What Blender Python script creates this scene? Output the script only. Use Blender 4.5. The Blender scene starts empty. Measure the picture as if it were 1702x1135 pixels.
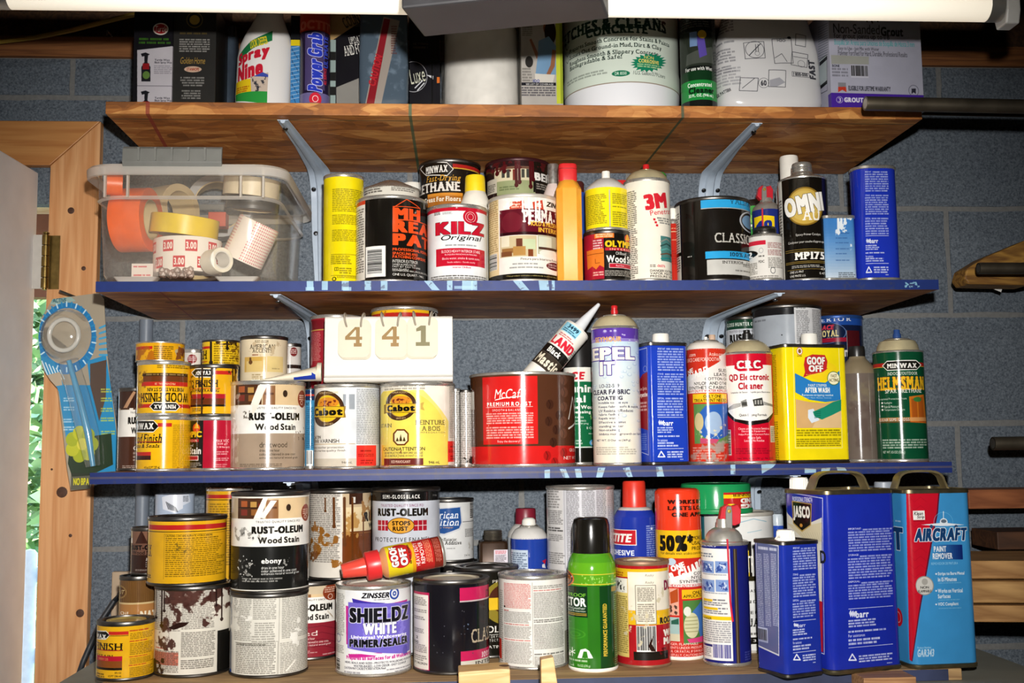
import bpy, bmesh, math, random
import numpy as np
from mathutils import Vector, Matrix

# ------------------------------------------------------------------ camera, world, lights, exposure
SC = bpy.context.scene
COL = SC.collection
ZC = 1.22                      # lens height above the floor; shelf heights below are given from the lens
F, PITCH, YAW, ROLL = 1800.0, math.radians(5.8), math.radians(3.53), -0.012
_cam = bpy.data.cameras.new('camera')
_cam.sensor_width = 36.0
_cam.lens = 36.0 * F / 1702.0
_cam.clip_start = 0.02
CAM = bpy.data.objects.new('camera', _cam)
_R = Matrix.Rotation(-YAW, 3, 'Z') @ Matrix.Rotation(math.pi / 2 + PITCH, 3, 'X') @ Matrix.Rotation(ROLL, 3, 'Z')
CAM.matrix_world = Matrix.Translation((0, 0, ZC)) @ _R.to_4x4()
COL.objects.link(CAM)
SC.camera = CAM
RM = np.array(_R)

SC.view_settings.view_transform = 'Standard'
SC.view_settings.look = 'None'
SC.view_settings.gamma = 1.0
SC.view_settings.use_curve_mapping = False
SC.view_settings.exposure = 0.0
SC.cycles.use_denoising = True
SC.cycles.max_bounces = 8
SC.cycles.transparent_max_bounces = 24
SC.cycles.caustics_reflective = False
SC.cycles.caustics_refractive = False

WORLD = bpy.data.worlds.new('World')
SC.world = WORLD
WORLD.use_nodes = True
_nt = WORLD.node_tree
_bg = _nt.nodes['Background']
_sky = _nt.nodes.new('ShaderNodeTexSky')
_sky.sky_type = 'HOSEK_WILKIE'
_sky.turbidity = 4.0
_sky.sun_direction = (-0.35, 0.45, 0.8)
_nt.links.new(_sky.outputs[0], _bg.inputs[0])
_bg.inputs[1].default_value = 34.0

def light(name, kind, loc, energy, size=None, color=(1, 1, 1), target=None, **kw):
 l = bpy.data.lights.new(name, kind)
 l.energy = energy
 l.color = color
 for k, v in kw.items():
  setattr(l, k, v)
 o = bpy.data.objects.new(name, l)
 o.location = loc
 if target is not None:
  o.rotation_euler = (Vector(target) - Vector(loc)).to_track_quat('-Z', 'Y').to_euler()
 COL.objects.link(o)
 return o

# the camera's flash, a small head just above the lens
light('camera_flash', 'SPOT', (0.03, -0.02, ZC + 0.115), 178.0, color=(1.0, 0.97, 0.93), target=(0.07, 1.62, ZC + 0.03),
      spot_size=math.radians(74), spot_blend=1.0, shadow_soft_size=0.014)
# sun outside, beyond the door
light('sun', 'SUN', (-2, 6, 6), 16.0, color=(1, 0.96, 0.88), angle=0.01)
bpy.data.objects['sun'].rotation_euler = (math.radians(40), math.radians(-20), 0)

# ------------------------------------------------------------------ picture measurement helpers
def at(px, py, Y):
 """the point at depth Y seen at pixel px, py of the 1702 x 1135 photograph"""
 d = RM @ np.array([(px - 851.0) / F, -(py - 567.5) / F, -1.0])
 d = d * (Y / d[1])
 return Vector((d[0], Y, d[2] + ZC))

def pj(p):
 q = RM.T @ np.array([p[0], p[1], p[2] - ZC])
 return 851 + F * q[0] / -q[2], 567.5 - F * q[1] / -q[2]

# ------------------------------------------------------------------ colours and materials
def hx(c):
 if isinstance(c, str):
  c = c.lstrip('#')
  if len(c) == 3:
   c = ''.join(k * 2 for k in c)
  return tuple(int(c[i:i + 2], 16) / 255 for i in (0, 2, 4))
 return tuple(c)

def lin(c):
 return tuple(((v / 12.92) if v <= .04045 else ((v + .055) / 1.055) ** 2.4) for v in hx(c))

_mats = {}
def M(name, color='#888', rough=.4, metal=0., var=.06, scale=60, bump=0., spec=.5, **kw):
 """plain procedural material: principled with a little noise in colour and gloss"""
 if name in _mats:
  return _mats[name]
 m = bpy.data.materials.new(name)
 _mats[name] = m
 m.use_nodes = True
 nt = m.node_tree
 b = nt.nodes['Principled BSDF']
 c = lin(color)
 tc = nt.nodes.new('ShaderNodeTexCoord')
 nz = nt.nodes.new('ShaderNodeTexNoise')
 nz.inputs['Scale'].default_value = scale
 nz.inputs['Detail'].default_value = 4
 nt.links.new(tc.outputs['Object'], nz.inputs['Vector'])
 cr = nt.nodes.new('ShaderNodeValToRGB')
 cr.color_ramp.elements[0].position = .3
 cr.color_ramp.elements[1].position = .7
 cr.color_ramp.elements[0].color = tuple(v * (1 - var) for v in c) + (1,)
 cr.color_ramp.elements[1].color = tuple(min(1, v * (1 + var)) for v in c) + (1,)
 nt.links.new(nz.outputs['Fac'], cr.inputs[0])
 nt.links.new(cr.outputs[0], b.inputs['Base Color'])
 mr = nt.nodes.new('ShaderNodeMapRange')
 mr.inputs['To Min'].default_value = max(.02, rough - .06)
 mr.inputs['To Max'].default_value = min(1, rough + .06)
 nt.links.new(nz.outputs['Fac'], mr.inputs['Value'])
 nt.links.new(mr.outputs[0], b.inputs['Roughness'])
 b.inputs['Metallic'].default_value = metal
 b.inputs['Specular IOR Level'].default_value = spec
 if bump:
  bp = nt.nodes.new('ShaderNodeBump')
  bp.inputs['Strength'].default_value = bump
  bp.inputs['Distance'].default_value = .002
  nt.links.new(nz.outputs['Fac'], bp.inputs['Height'])
  nt.links.new(bp.outputs[0], b.inputs['Normal'])
 for k, v in kw.items():
  b.inputs[k].default_value = v
 return m

def tin():
 return M('tinplate', '#c4c0b8', .28, .75, .12, 90)
def dark_tin():
 return M('dull_tinplate', '#6d6a66', .38, 1., .25, 50)
def steel():
 return M('brushed_steel', '#b3afa6', .36, .6, .1, 120)
def gold_tin():
 return M('gold_lacquered_tin', '#d6c9a0', .34, .45, .08, 80)

def clear(name, tint='#fff', trans=.8, rough=.2, body='#e8e6e0', alpha_noise=0.):
 """thin translucent plastic film: part see-through, part cloudy, with a gloss"""
 if name in _mats:
  return _mats[name]
 m = bpy.data.materials.new(name)
 _mats[name] = m
 m.use_nodes = True
 nt = m.node_tree
 nt.nodes.clear()
 out = nt.nodes.new('ShaderNodeOutputMaterial')
 tr = nt.nodes.new('ShaderNodeBsdfTransparent')
 tr.inputs[0].default_value = lin(tint) + (1,)
 df = nt.nodes.new('ShaderNodeBsdfDiffuse')
 df.inputs[0].default_value = lin(body) + (1,)
 tl = nt.nodes.new('ShaderNodeBsdfTranslucent')
 tl.inputs[0].default_value = lin(body) + (1,)
 gl = nt.nodes.new('ShaderNodeBsdfGlossy')
 gl.inputs['Roughness'].default_value = rough
 m0 = nt.nodes.new('ShaderNodeMixShader')
 m0.inputs[0].default_value = .4
 nt.links.new(df.outputs[0], m0.inputs[1])
 nt.links.new(tl.outputs[0], m0.inputs[2])
 m1 = nt.nodes.new('ShaderNodeMixShader')
 nt.links.new(m0.outputs[0], m1.inputs[1])
 nt.links.new(tr.outputs[0], m1.inputs[2])
 tc = nt.nodes.new('ShaderNodeTexCoord')
 nz = nt.nodes.new('ShaderNodeTexNoise')
 nz.inputs['Scale'].default_value = 14
 nt.links.new(tc.outputs['Object'], nz.inputs['Vector'])
 mr = nt.nodes.new('ShaderNodeMapRange')
 mr.inputs['From Min'].default_value = .3
 mr.inputs['From Max'].default_value = .7
 mr.inputs['To Min'].default_value = max(0, trans - alpha_noise)
 mr.inputs['To Max'].default_value = min(1, trans + alpha_noise)
 nt.links.new(nz.outputs['Fac'], mr.inputs['Value'])
 nt.links.new(mr.outputs[0], m1.inputs[0])
 fr = nt.nodes.new('ShaderNodeFresnel')
 fr.inputs[0].default_value = 1.45
 ge = nt.nodes.new('ShaderNodeNewGeometry')
 fb = nt.nodes.new('ShaderNodeMath')
 fb.operation = 'MULTIPLY_ADD'
 fb.inputs[1].default_value = -1
 fb.use_clamp = True
 nt.links.new(ge.outputs['Backfacing'], fb.inputs[0])
 nt.links.new(fr.outputs[0], fb.inputs[2])
 m2 = nt.nodes.new('ShaderNodeMixShader')
 nt.links.new(fb.outputs[0], m2.inputs[0])
 nt.links.new(m1.outputs[0], m2.inputs[1])
 nt.links.new(gl.outputs[0], m2.inputs[2])
 nt.links.new(m2.outputs[0], out.inputs[0])
 return m

def wood(name, a, b, scale=(2, 30, 30), rough=.6, knots=True, rings=6.):
 """sawn pine: stretched noise grain along local x after the given scale"""
 if name in _mats:
  return _mats[name]
 m = bpy.data.materials.new(name)
 _mats[name] = m
 m.use_nodes = True
 nt = m.node_tree
 N, L = nt.nodes, nt.links
 bs = N['Principled BSDF']
 tc = N.new('ShaderNodeTexCoord')
 mp = N.new('ShaderNodeMapping')
 mp.inputs['Scale'].default_value = scale
 L.new(tc.outputs['Object'], mp.inputs[0])
 n1 = N.new('ShaderNodeTexNoise')
 n1.inputs['Scale'].default_value = 1.2
 n1.inputs['Detail'].default_value = 3
 n1.inputs['Distortion'].default_value = .6
 L.new(mp.outputs[0], n1.inputs[0])
 mu = N.new('ShaderNodeMath')
 mu.operation = 'MULTIPLY'
 mu.inputs[1].default_value = rings
 L.new(n1.outputs['Fac'], mu.inputs[0])
 fr = N.new('ShaderNodeMath')
 fr.operation = 'PINGPONG'
 fr.inputs[1].default_value = .5
 L.new(mu.outputs[0], fr.inputs[0])
 n2 = N.new('ShaderNodeTexNoise')
 n2.inputs['Scale'].default_value = 6
 n2.inputs['Detail'].default_value = 6
 L.new(mp.outputs[0], n2.inputs[0])
 ad = N.new('ShaderNodeMath')
 ad.operation = 'MULTIPLY_ADD'
 ad.inputs[1].default_value = .5
 L.new(n2.outputs['Fac'], ad.inputs[0])
 L.new(fr.outputs[0], ad.inputs[2])
 cr = N.new('ShaderNodeValToRGB')
 cr.color_ramp.elements[0].position = .2
 cr.color_ramp.elements[1].position = .85
 cr.color_ramp.elements[0].color = lin(a) + (1,)
 cr.color_ramp.elements[1].color = lin(b) + (1,)
 L.new(ad.outputs[0], cr.inputs[0])
 L.new(cr.outputs[0], bs.inputs['Base Color'])
 bs.inputs['Roughness'].default_value = rough
 bp = N.new('ShaderNodeBump')
 bp.inputs['Strength'].default_value = .25
 bp.inputs['Distance'].default_value = .001
 L.new(ad.outputs[0], bp.inputs['Height'])
 L.new(bp.outputs[0], bs.inputs['Normal'])
 return m

# ------------------------------------------------------------------ meshes
def obj(name, bm, mat, parent=None, smooth=True, loc=None, rot=None, bevel=0):
 me = bpy.data.meshes.new(name)
 bm.normal_update()
 bm.to_mesh(me)
 bm.free()
 for p in me.polygons:
  p.use_smooth = smooth
 if mat is not None:
  me.materials.append(mat)
 o = bpy.data.objects.new(name, me)
 COL.objects.link(o)
 if smooth and hasattr(me, 'set_sharp_from_angle'):
  me.set_sharp_from_angle(angle=math.radians(40))
 if parent is not None:
  o.parent = parent
 if loc is not None:
  o.location = loc
 if rot is not None:
  o.rotation_euler = rot
 if bevel:
  md = o.modifiers.new('edges', 'BEVEL')
  md.width = bevel
  md.segments = 2
  md.limit_method = 'ANGLE'
 return o

def thing(name, label, cat, loc=(0, 0, 0), rot=(0, 0, 0), group=None):
 o = bpy.data.objects.new(name, None)
 o.empty_display_size = .02
 COL.objects.link(o)
 o.location = loc
 o.rotation_euler = rot
 return tag(o, label, cat, group)

def tag(o, label, cat, group=None, kind=None):
 o['label'] = label
 o['category'] = cat
 if group:
  o['group'] = group
 if kind:
  o['kind'] = kind
 return o

def struct(o):
 o['kind'] = 'structure'
 return o

def lathe(prof, n=48, bm=None, uv=None, off=(0, 0), sq=1.0):
 """revolve (r, z) pairs about z; uv = (z0, z1) adds a wrap-round uv map with u = .5 facing -y"""
 bm = bm or bmesh.new()
 rings = []
 for r, z in prof:
  rr = []
  for i in range(n):
   a = -math.pi / 2 + 2 * math.pi * (i / n - .5)
   rr.append(bm.verts.new((off[0] + r * math.cos(a), off[1] + sq * r * math.sin(a), z)))
  rings.append(rr)
 lay = bm.loops.layers.uv.verify() if uv else None
 for k in range(len(rings) - 1):
  for i in range(n):
   j = (i + 1) % n
   f = bm.faces.new((rings[k][i], rings[k][j], rings[k + 1][j], rings[k + 1][i]))
   if uv:
    for lp, (ii, kk) in zip(f.loops, ((i, k), (i + 1, k), (i + 1, k + 1), (i, k + 1))):
     lp[lay].uv = (ii / n, (prof[kk][1] - uv[0]) / (uv[1] - uv[0]))
 if prof[0][0] > 1e-6 and not uv:
  bm.faces.new(rings[0][::-1])
 if prof[-1][0] > 1e-6 and not uv:
  bm.faces.new(rings[-1])
 return bm

def box(x0, x1, y0, y1, z0, z1, bm=None):
 bm = bm or bmesh.new()
 v = [bm.verts.new(p) for p in ((x0, y0, z0), (x1, y0, z0), (x1, y1, z0), (x0, y1, z0),
                                   (x0, y0, z1), (x1, y0, z1), (x1, y1, z1), (x0, y1, z1))]
 for f in ((3, 2, 1, 0), (4, 5, 6, 7), (0, 1, 5, 4), (1, 2, 6, 5), (2, 3, 7, 6), (3, 0, 4, 7)):
  bm.faces.new([v[i] for i in f])
 return bm

def prism(pts, t0, t1, axis='y', bm=None):
 """extrude a closed 2-D outline; axis y: pts are (x, z)"""
 bm = bm or bmesh.new()
 def P(p, t):
  return (p[0], t, p[1]) if axis == 'y' else ((t, p[0], p[1]) if axis == 'x' else (p[0], p[1], t))
 a = [bm.verts.new(P(p, t0)) for p in pts]
 b = [bm.verts.new(P(p, t1)) for p in pts]
 bm.faces.new(a)
 bm.faces.new(b[::-1])
 n = len(pts)
 for i in range(n):
  bm.faces.new((a[i], b[i], b[(i + 1) % n], a[(i + 1) % n]))
 bmesh.ops.recalc_face_normals(bm, faces=bm.faces)
 return bm

def tube(pts, r, n=10, bm=None, closed=False):
 """round bar along a 3-D path; r a number or one per point"""
 bm = bm or bmesh.new()
 pts = [Vector(p) for p in pts]
 m = len(pts)
 rs = r if isinstance(r, (list, tuple)) else [r] * m
 rings = []
 up = None
 for i, p in enumerate(pts):
  a = pts[(i - 1) % m] if (closed or i > 0) else p
  b = pts[(i + 1) % m] if (closed or i < m - 1) else p
  d = (b - a).normalized()
  if up is None:
   up = d.orthogonal().normalized()
  up = (up - d * up.dot(d)).normalized()
  s = d.cross(up)
  rings.append([bm.verts.new(p + (up * math.cos(t) + s * math.sin(t)) * rs[i]) for t in (2 * math.pi * k / n for k in range(n))])
 for i in range(m if closed else m - 1):
  A, B = rings[i], rings[(i + 1) % m]
  for k in range(n):
   bm.faces.new((A[k], A[(k + 1) % n], B[(k + 1) % n], B[k]))
 if not closed:
  bm.faces.new(rings[0][::-1])
  bm.faces.new(rings[-1])
 bmesh.ops.recalc_face_normals(bm, faces=bm.faces)
 return bm

def rrect(w, d, r, seg=5):
 """rounded rectangle outline, centred, counter-clockwise from the front left, with arc-length coordinate along the square perimeter"""
 out = []
 for cx, cy, a0 in ((w / 2 - r, -d / 2 + r, -90), (w / 2 - r, d / 2 - r, 0), (-w / 2 + r, d / 2 - r, 90), (-w / 2 + r, -d / 2 + r, 180)):
  for k in range(seg + 1):
   a = math.radians(a0 + 90 * k / seg)
   out.append((cx + r * math.cos(a), cy + r * math.sin(a)))
 return out

def loft(sections, bm=None, uvper=None, cap=True, uvz=None):
 """stack of closed outlines [(outline, z)], all with the same number of points"""
 bm = bm or bmesh.new()
 rings = [[bm.verts.new((p[0], p[1], z)) for p in o] for o, z in sections]
 n = len(rings[0])
 lay = bm.loops.layers.uv.verify() if uvper else None
 for k in range(len(rings) - 1):
  for i in range(n):
   j = (i + 1) % n
   f = bm.faces.new((rings[k][i], rings[k][j], rings[k + 1][j], rings[k + 1][i]))
   if uvper:
    us = (uvper[i], uvper[i + 1], uvper[i + 1], uvper[i])
    for lp, u, kk in zip(f.loops, us, (k, k, k + 1, k + 1)):
     lp[lay].uv = (u, (sections[kk][1] - uvz[0]) / (uvz[1] - uvz[0]))
 if cap:
  bm.faces.new(rings[0][::-1])
  bm.faces.new(rings[-1])
 return bm

# ------------------------------------------------------------------ lettering: outlines of the built-in typeface, rastered once
GH = 56          # raster height of a capital
_atlas = {}
def build_atlas():
 chars = 'ABCDEFGHIJKLMNOPQRSTUVWXYZabcdefghijklmnopqrstuvwxyz0123456789&%*!-+.,:;/\'"()#$?'
 cu = bpy.data.curves.new('glyph', 'FONT')
 cu.resolution_u = 4
 ob = bpy.data.objects.new('glyph', cu)
 COL.objects.link(ob)
 dg = bpy.context.evaluated_depsgraph_get()
 data = {}
 for ch in chars:
  cu.body = ch
  dg.update()
  me = ob.evaluated_get(dg).to_mesh()
  me.calc_loop_triangles()
  v = np.array([p.co[:2] for p in me.vertices]) if len(me.vertices) else np.zeros((0, 2))
  t = np.array([q.vertices[:] for q in me.loop_triangles], dtype=int).reshape(-1, 3)
  data[ch] = (v, t)
  ob.evaluated_get(dg).to_mesh_clear()
 bpy.data.objects.remove(ob)
 bpy.data.curves.remove(cu)
 cap = data['H'][0][:, 1].max()
 k = GH / cap
 for ch, (v, t) in data.items():
  x0, x1 = v[:, 0].min() * k, v[:, 0].max() * k
  w = int(math.ceil(x1 - x0)) + 1
  H = int(GH * 1.75)
  base = int(GH * 1.3)
  g = np.zeros((H, w), bool)
  px = v[:, 0] * k - x0
  py = base - v[:, 1] * k
  for a, b, c in t:
   ax, ay, bx_, by_, cx, cy = px[a], py[a], px[b], py[b], px[c], py[c]
   X0, X1 = int(max(0, min(ax, bx_, cx) - 1)), int(min(w, max(ax, bx_, cx) + 2))
   Y0, Y1 = int(max(0, min(ay, by_, cy) - 1)), int(min(H, max(ay, by_, cy) + 2))
   if X1 <= X0 or Y1 <= Y0:
    continue
   yy, xx = np.mgrid[Y0:Y1, X0:X1] + .5
   d1 = (bx_ - ax) * (yy - ay) - (by_ - ay) * (xx - ax)
   d2 = (cx - bx_) * (yy - by_) - (cy - by_) * (xx - bx_)
   d3 = (ax - cx) * (yy - cy) - (ay - cy) * (xx - cx)
   g[Y0:Y1, X0:X1] |= ((d1 >= 0) & (d2 >= 0) & (d3 >= 0)) | ((d1 <= 0) & (d2 <= 0) & (d3 <= 0))
  _atlas[ch] = g

def dil(g, nx, ny):
 if nx <= 0 and ny <= 0:
  return g
 g = np.pad(g, ((ny, ny), (nx, nx)))
 out = g.copy()
 for s in range(1, nx + 1):
  out[:, s:] |= g[:, :-s]
  out[:, :-s] |= g[:, s:]
 g = out.copy()
 for s in range(1, ny + 1):
  out[s:] |= g[:-s]
  out[:-s] |= g[s:]
 return out

_strs = {}
def strbit(s, style):
 """coverage picture of a whole string, cropped to its ink; style letters: b bold, B black, s serif, i italic, t tight, w wide"""
 key = (s, style)
 if key in _strs:
  return _strs[key]
 if not _atlas:
  build_atlas()
 H = int(GH * 1.75)
 base = int(GH * 1.3)
 gap = 5 + (5 if 'b' in style else 0) + (9 if 'B' in style else 0) + (7 if 's' in style else 0) + (14 if 'w' in style else 0)
 x = 30
 parts = []
 for ch in s:
  if ch == ' ' or ch not in _atlas:
   x += int(GH * .34)
   continue
  g = _atlas[ch]
  parts.append((x, g))
  x += g.shape[1] + gap
 big = np.zeros((H, x + 40), bool)
 for xx, g in parts:
  big[:, xx:xx + g.shape[1]] |= g
 if 'b' in style:
  big = dil(big, 3, 2)
 if 'B' in style:
  big = dil(big, 6, 3)
 if 's' in style:
  h0 = (big.shape[0] - H) // 2
  big = dil(big, 1, 0)
  for ya, yb in ((base - 6, base + 1), (base - GH, base - GH + 5), (base - int(GH * .74), base - int(GH * .74) + 4)):
   ya, yb = ya + h0, yb + h0
   n = 6 if ya > base - 20 else 4
   st = big[ya:yb].copy()
   for q in range(1, n + 1):
    big[ya:yb, q:] |= st[:, :-q]
    big[ya:yb, :-q] |= st[:, q:]
 if 'i' in style:
  hh = big.shape[0]
  out = np.zeros((hh, big.shape[1] + hh // 3), bool)
  for r in range(hh):
   o = int((hh - r) * .25)
   out[r, o:o + big.shape[1]] = big[r]
  big = out
 ys = np.where(big.any(1))[0]
 xs = np.where(big.any(0))[0]
 if len(ys) == 0:
  res = np.zeros((1, 1), np.float32)
 else:
  res = big[ys[0]:ys[-1] + 1, xs[0]:xs[-1] + 1].astype(np.float32)
 _strs[key] = res
 return res

def shrink(a, h, w):
 """area-average resample"""
 H, W = a.shape
 c = np.zeros((H + 1, W + 1))
 c[1:, 1:] = a.cumsum(0).cumsum(1)
 ye = np.linspace(0, H, h + 1)
 xe = np.linspace(0, W, w + 1)
 def row(m, e):
  i = np.minimum(e.astype(int), m.shape[0] - 2)
  f = (e - i)[:, None]
  return m[i] * (1 - f) + m[i + 1] * f
 c = row(c, ye)
 c = row(c.T, xe).T
 s = np.diff(np.diff(c, axis=0), axis=1)
 return s / ((H / h) * (W / w))

def vnoise(h, w, sc, rng, octv=3):
 out = np.zeros((h, w))
 amp, tot = 1., 0.
 for o in range(octv):
  gh, gw = max(2, int(h / sc) + 2), max(2, int(w / sc) + 2)
  g = rng.random((gh, gw))
  y = np.linspace(0, gh - 1.001, h)
  x = np.linspace(0, gw - 1.001, w)
  yi, xi = y.astype(int), x.astype(int)
  fy, fx = (y - yi)[:, None], (x - xi)[None]
  fy, fx = fy * fy * (3 - 2 * fy), fx * fx * (3 - 2 * fx)
  out += amp * (g[yi][:, xi] * (1 - fy) * (1 - fx) + g[yi + 1][:, xi] * fy * (1 - fx) + g[yi][:, xi + 1] * (1 - fy) * fx + g[yi + 1][:, xi + 1] * fy * fx)
  tot += amp
  amp *= .5
  sc = max(2, sc / 2)
 return out / tot

class Label:
 """a printed label: drawn in numpy in the label's own flat coordinates. Positions are read off the photograph; m turns them into
 label coordinates on the real surface (round or flat), so the print wraps with the object."""
 def __init__(s, w, h, bg, m, seed=1):
  s.w, s.h, s.m = int(max(8, w)), int(max(8, h)), m
  s.a = np.empty((s.h, s.w, 3), np.float32)
  s.a[:] = hx(bg)
  s.rng = np.random.default_rng(seed)
 def blend(s, x0, y0, al, c):
  h, w = al.shape
  X0, Y0, X1, Y1 = max(0, x0), max(0, y0), min(s.w, x0 + w), min(s.h, y0 + h)
  if X1 <= X0 or Y1 <= Y0:
   return
  al = al[Y0 - y0:Y1 - y0, X0 - x0:X1 - x0, None]
  s.a[Y0:Y1, X0:X1] = s.a[Y0:Y1, X0:X1] * (1 - al) + np.array(hx(c), np.float32) * al
 def bx(s, x0, y0, x1, y1):
  xm, ym = (x0 + x1) / 2, (y0 + y1) / 2
  return s.m(x0, ym)[0], s.m(xm, y0)[1], s.m(x1, ym)[0], s.m(xm, y1)[1]
 def R(s, x0, y0, x1, y1, c, al=1.):
  X0, Y0, X1, Y1 = s.bx(x0, y0, x1, y1)
  s.RR(X0, Y0, X1, Y1, c, al)
 def RR(s, X0, Y0, X1, Y1, c, al=1.):
  ix, iy = int(math.floor(X0)), int(math.floor(Y0))
  jx, jy = int(math.ceil(X1)), int(math.ceil(Y1))
  if jx <= ix or jy <= iy:
   return
  xs, ys = np.arange(ix, jx), np.arange(iy, jy)
  ax = np.clip(np.minimum(xs + 1, X1) - np.maximum(xs, X0), 0, 1)
  ay = np.clip(np.minimum(ys + 1, Y1) - np.maximum(ys, Y0), 0, 1)
  s.blend(ix, iy, ay[:, None] * ax[None] * al, c)
 def band(s, y0, y1, c, al=1., xm=None):
  xm = s.xc if xm is None else xm
  s.RR(0, s.m(xm, y0)[1], s.w, s.m(xm, y1)[1], c, al)
 def col(s, x0, x1, c, al=1.):
  s.RR(s.m(x0, s.ym)[0], 0, s.m(x1, s.ym)[0], s.h, c, al)
 def T(s, x0, y0, x1, y1, t, c, st='', rot=0, ol=None, al=1.):
  X0, Y0, X1, Y1 = s.bx(x0, y0, x1, y1)
  if min(Y1 - Y0, X1 - X0) < 13:
   st = st.replace('b', '').replace('B', 'b')
  b = strbit(t, st)
  if rot == 180:
   b = b[::-1, ::-1]
  if rot in (90, -90):
   b = np.rot90(b, 1 if rot == 90 else -1)
  X0, Y0, X1, Y1 = s.bx(x0, y0, x1, y1)
  w, h = X1 - X0, Y1 - Y0
  if w < 1 or h < 1:
   return
  if rot in (0, 90, -90, 180):
   iw, ih = max(1, int(round(w))), max(1, int(round(h)))
   al_ = shrink(b, ih, iw)
   ox, oy = int(round(X0)), int(round(Y0))
  else:
   sm = shrink(b, max(2, int(h * 1.5)), max(2, int(w * 1.5)))
   th = math.radians(rot)
   cw, sw = math.cos(th), math.sin(th)
   bw, bh = abs(w * cw) + abs(h * sw), abs(w * sw) + abs(h * cw)
   cx, cy = (X0 + X1) / 2, (Y0 + Y1) / 2
   ox, oy = int(cx - bw / 2), int(cy - bh / 2)
   yy, xx = np.mgrid[0:int(bh) + 2, 0:int(bw) + 2]
   dx, dy = xx + ox + .5 - cx, yy + oy + .5 - cy
   u = (dx * cw - dy * sw) / w + .5
   v = (dx * sw + dy * cw) / h + .5
   ui, vi = (u * sm.shape[1]), (v * sm.shape[0])
   ok = (u >= 0) & (u < 1) & (v >= 0) & (v < 1)
   al_ = np.where(ok, sm[np.clip(vi.astype(int), 0, sm.shape[0] - 1), np.clip(ui.astype(int), 0, sm.shape[1] - 1)], 0)
  if ol:
   n = max(1, int(ol[1]))
   p = np.pad(al_, n)
   o = p.copy()
   for dy in range(-n, n + 1):
    for dx in range(-n, n + 1):
     if dx * dx + dy * dy <= n * n + 1:
      o = np.maximum(o, np.roll(np.roll(p, dy, 0), dx, 1))
   s.blend(ox - n, oy - n, np.clip(o * 1.3, 0, 1), ol[0])
  s.blend(ox, oy, np.clip(al_ * 1.25, 0, 1) * al, c)
 def E(s, x0, y0, x1, y1, c, al=1., ring=None):
  X0, Y0, X1, Y1 = s.bx(x0, y0, x1, y1)
  cx, cy, rx, ry = (X0 + X1) / 2, (Y0 + Y1) / 2, max(.5, (X1 - X0) / 2), max(.5, (Y1 - Y0) / 2)
  ix, iy = int(X0) - 1, int(Y0) - 1
  yy, xx = np.mgrid[iy:int(Y1) + 2, ix:int(X1) + 2] + .5
  d = np.sqrt(((xx - cx) / rx) ** 2 + ((yy - cy) / ry) ** 2)
  q = min(rx, ry)
  A = np.clip((1 - d) * q + .5, 0, 1)
  if ring:
   A *= np.clip((d - 1) * q + ring + .5, 0, 1)
  s.blend(ix, iy, A * al, c)
 def G(s, pts, c, al=1.):
  p = np.array([s.m(*q) for q in pts], float)
  ix, iy = int(max(0, p[:, 0].min())), int(max(0, p[:, 1].min()))
  jx, jy = int(min(s.w, p[:, 0].max() + 2)), int(min(s.h, p[:, 1].max() + 2))
  if jx <= ix or jy <= iy:
   return
  acc = np.zeros((jy - iy, jx - ix))
  for oy in (.25, .75):
   for ox in (.25, .75):
    yy, xx = np.mgrid[iy:jy, ix:jx].astype(float)
    yy += oy
    xx += ox
    ins = np.zeros(acc.shape, bool)
    for k in range(len(p)):
     (x1, y1), (x2, y2) = p[k], p[(k + 1) % len(p)]
     if y1 == y2:
      continue
     ins ^= ((y1 > yy) != (y2 > yy)) & (xx < (x2 - x1) * (yy - y1) / (y2 - y1) + x1)
    acc += ins
  s.blend(ix, iy, acc / 4 * al, c)
 def L(s, pts, w, c, al=1.):
  """stroke of w photo pixels"""
  p = np.array([s.m(*q) for q in pts], float)
  k = s.k * w / 2
  ix, iy = int(p[:, 0].min() - k - 1), int(p[:, 1].min() - k - 1)
  yy, xx = np.mgrid[iy:int(p[:, 1].max() + k + 2), ix:int(p[:, 0].max() + k + 2)] + .5
  D = np.full(xx.shape, 1e9)
  for (x1, y1), (x2, y2) in zip(p[:-1], p[1:]):
   dx, dy = x2 - x1, y2 - y1
   t = np.clip(((xx - x1) * dx + (yy - y1) * dy) / max(1e-6, dx * dx + dy * dy), 0, 1)
   D = np.minimum(D, np.hypot(xx - x1 - t * dx, yy - y1 - t * dy))
  s.blend(ix, iy, np.clip(k - D + .5, 0, 1) * al, c)
 def P(s, x0, y0, x1, y1, c, n, al=.75, rag=.25, cen=False):
  """n lines of print too small to read"""
  X0, Y0, X1, Y1 = s.bx(x0, y0, x1, y1)
  W = int(X1 - X0)
  if W < 3:
   return
  lh = (Y1 - Y0) / n
  for i in range(n):
   row = np.zeros(W)
   x = 0
   end = W * (1 - rag * s.rng.random())
   while x < end:
    wl = int(lh * (.9 + 2.6 * s.rng.random())) + 1
    seg = .55 + .45 * s.rng.random(wl)
    row[x:x + wl] = seg[:max(0, min(wl, W - x))]
    x += wl + max(1, int(lh * .4))
   if cen:
    row = np.roll(row, int((W - end) / 2))
   ya, yb = Y0 + lh * (i + .18), Y0 + lh * (i + .78)
   iy = int(math.floor(ya))
   ys = np.arange(iy, int(math.ceil(yb)) + 1)
   ay = np.clip(np.minimum(ys + 1, yb) - np.maximum(ys, ya), 0, 1)
   s.blend(int(X0), iy, ay[:, None] * row[None] * al, c)
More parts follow.
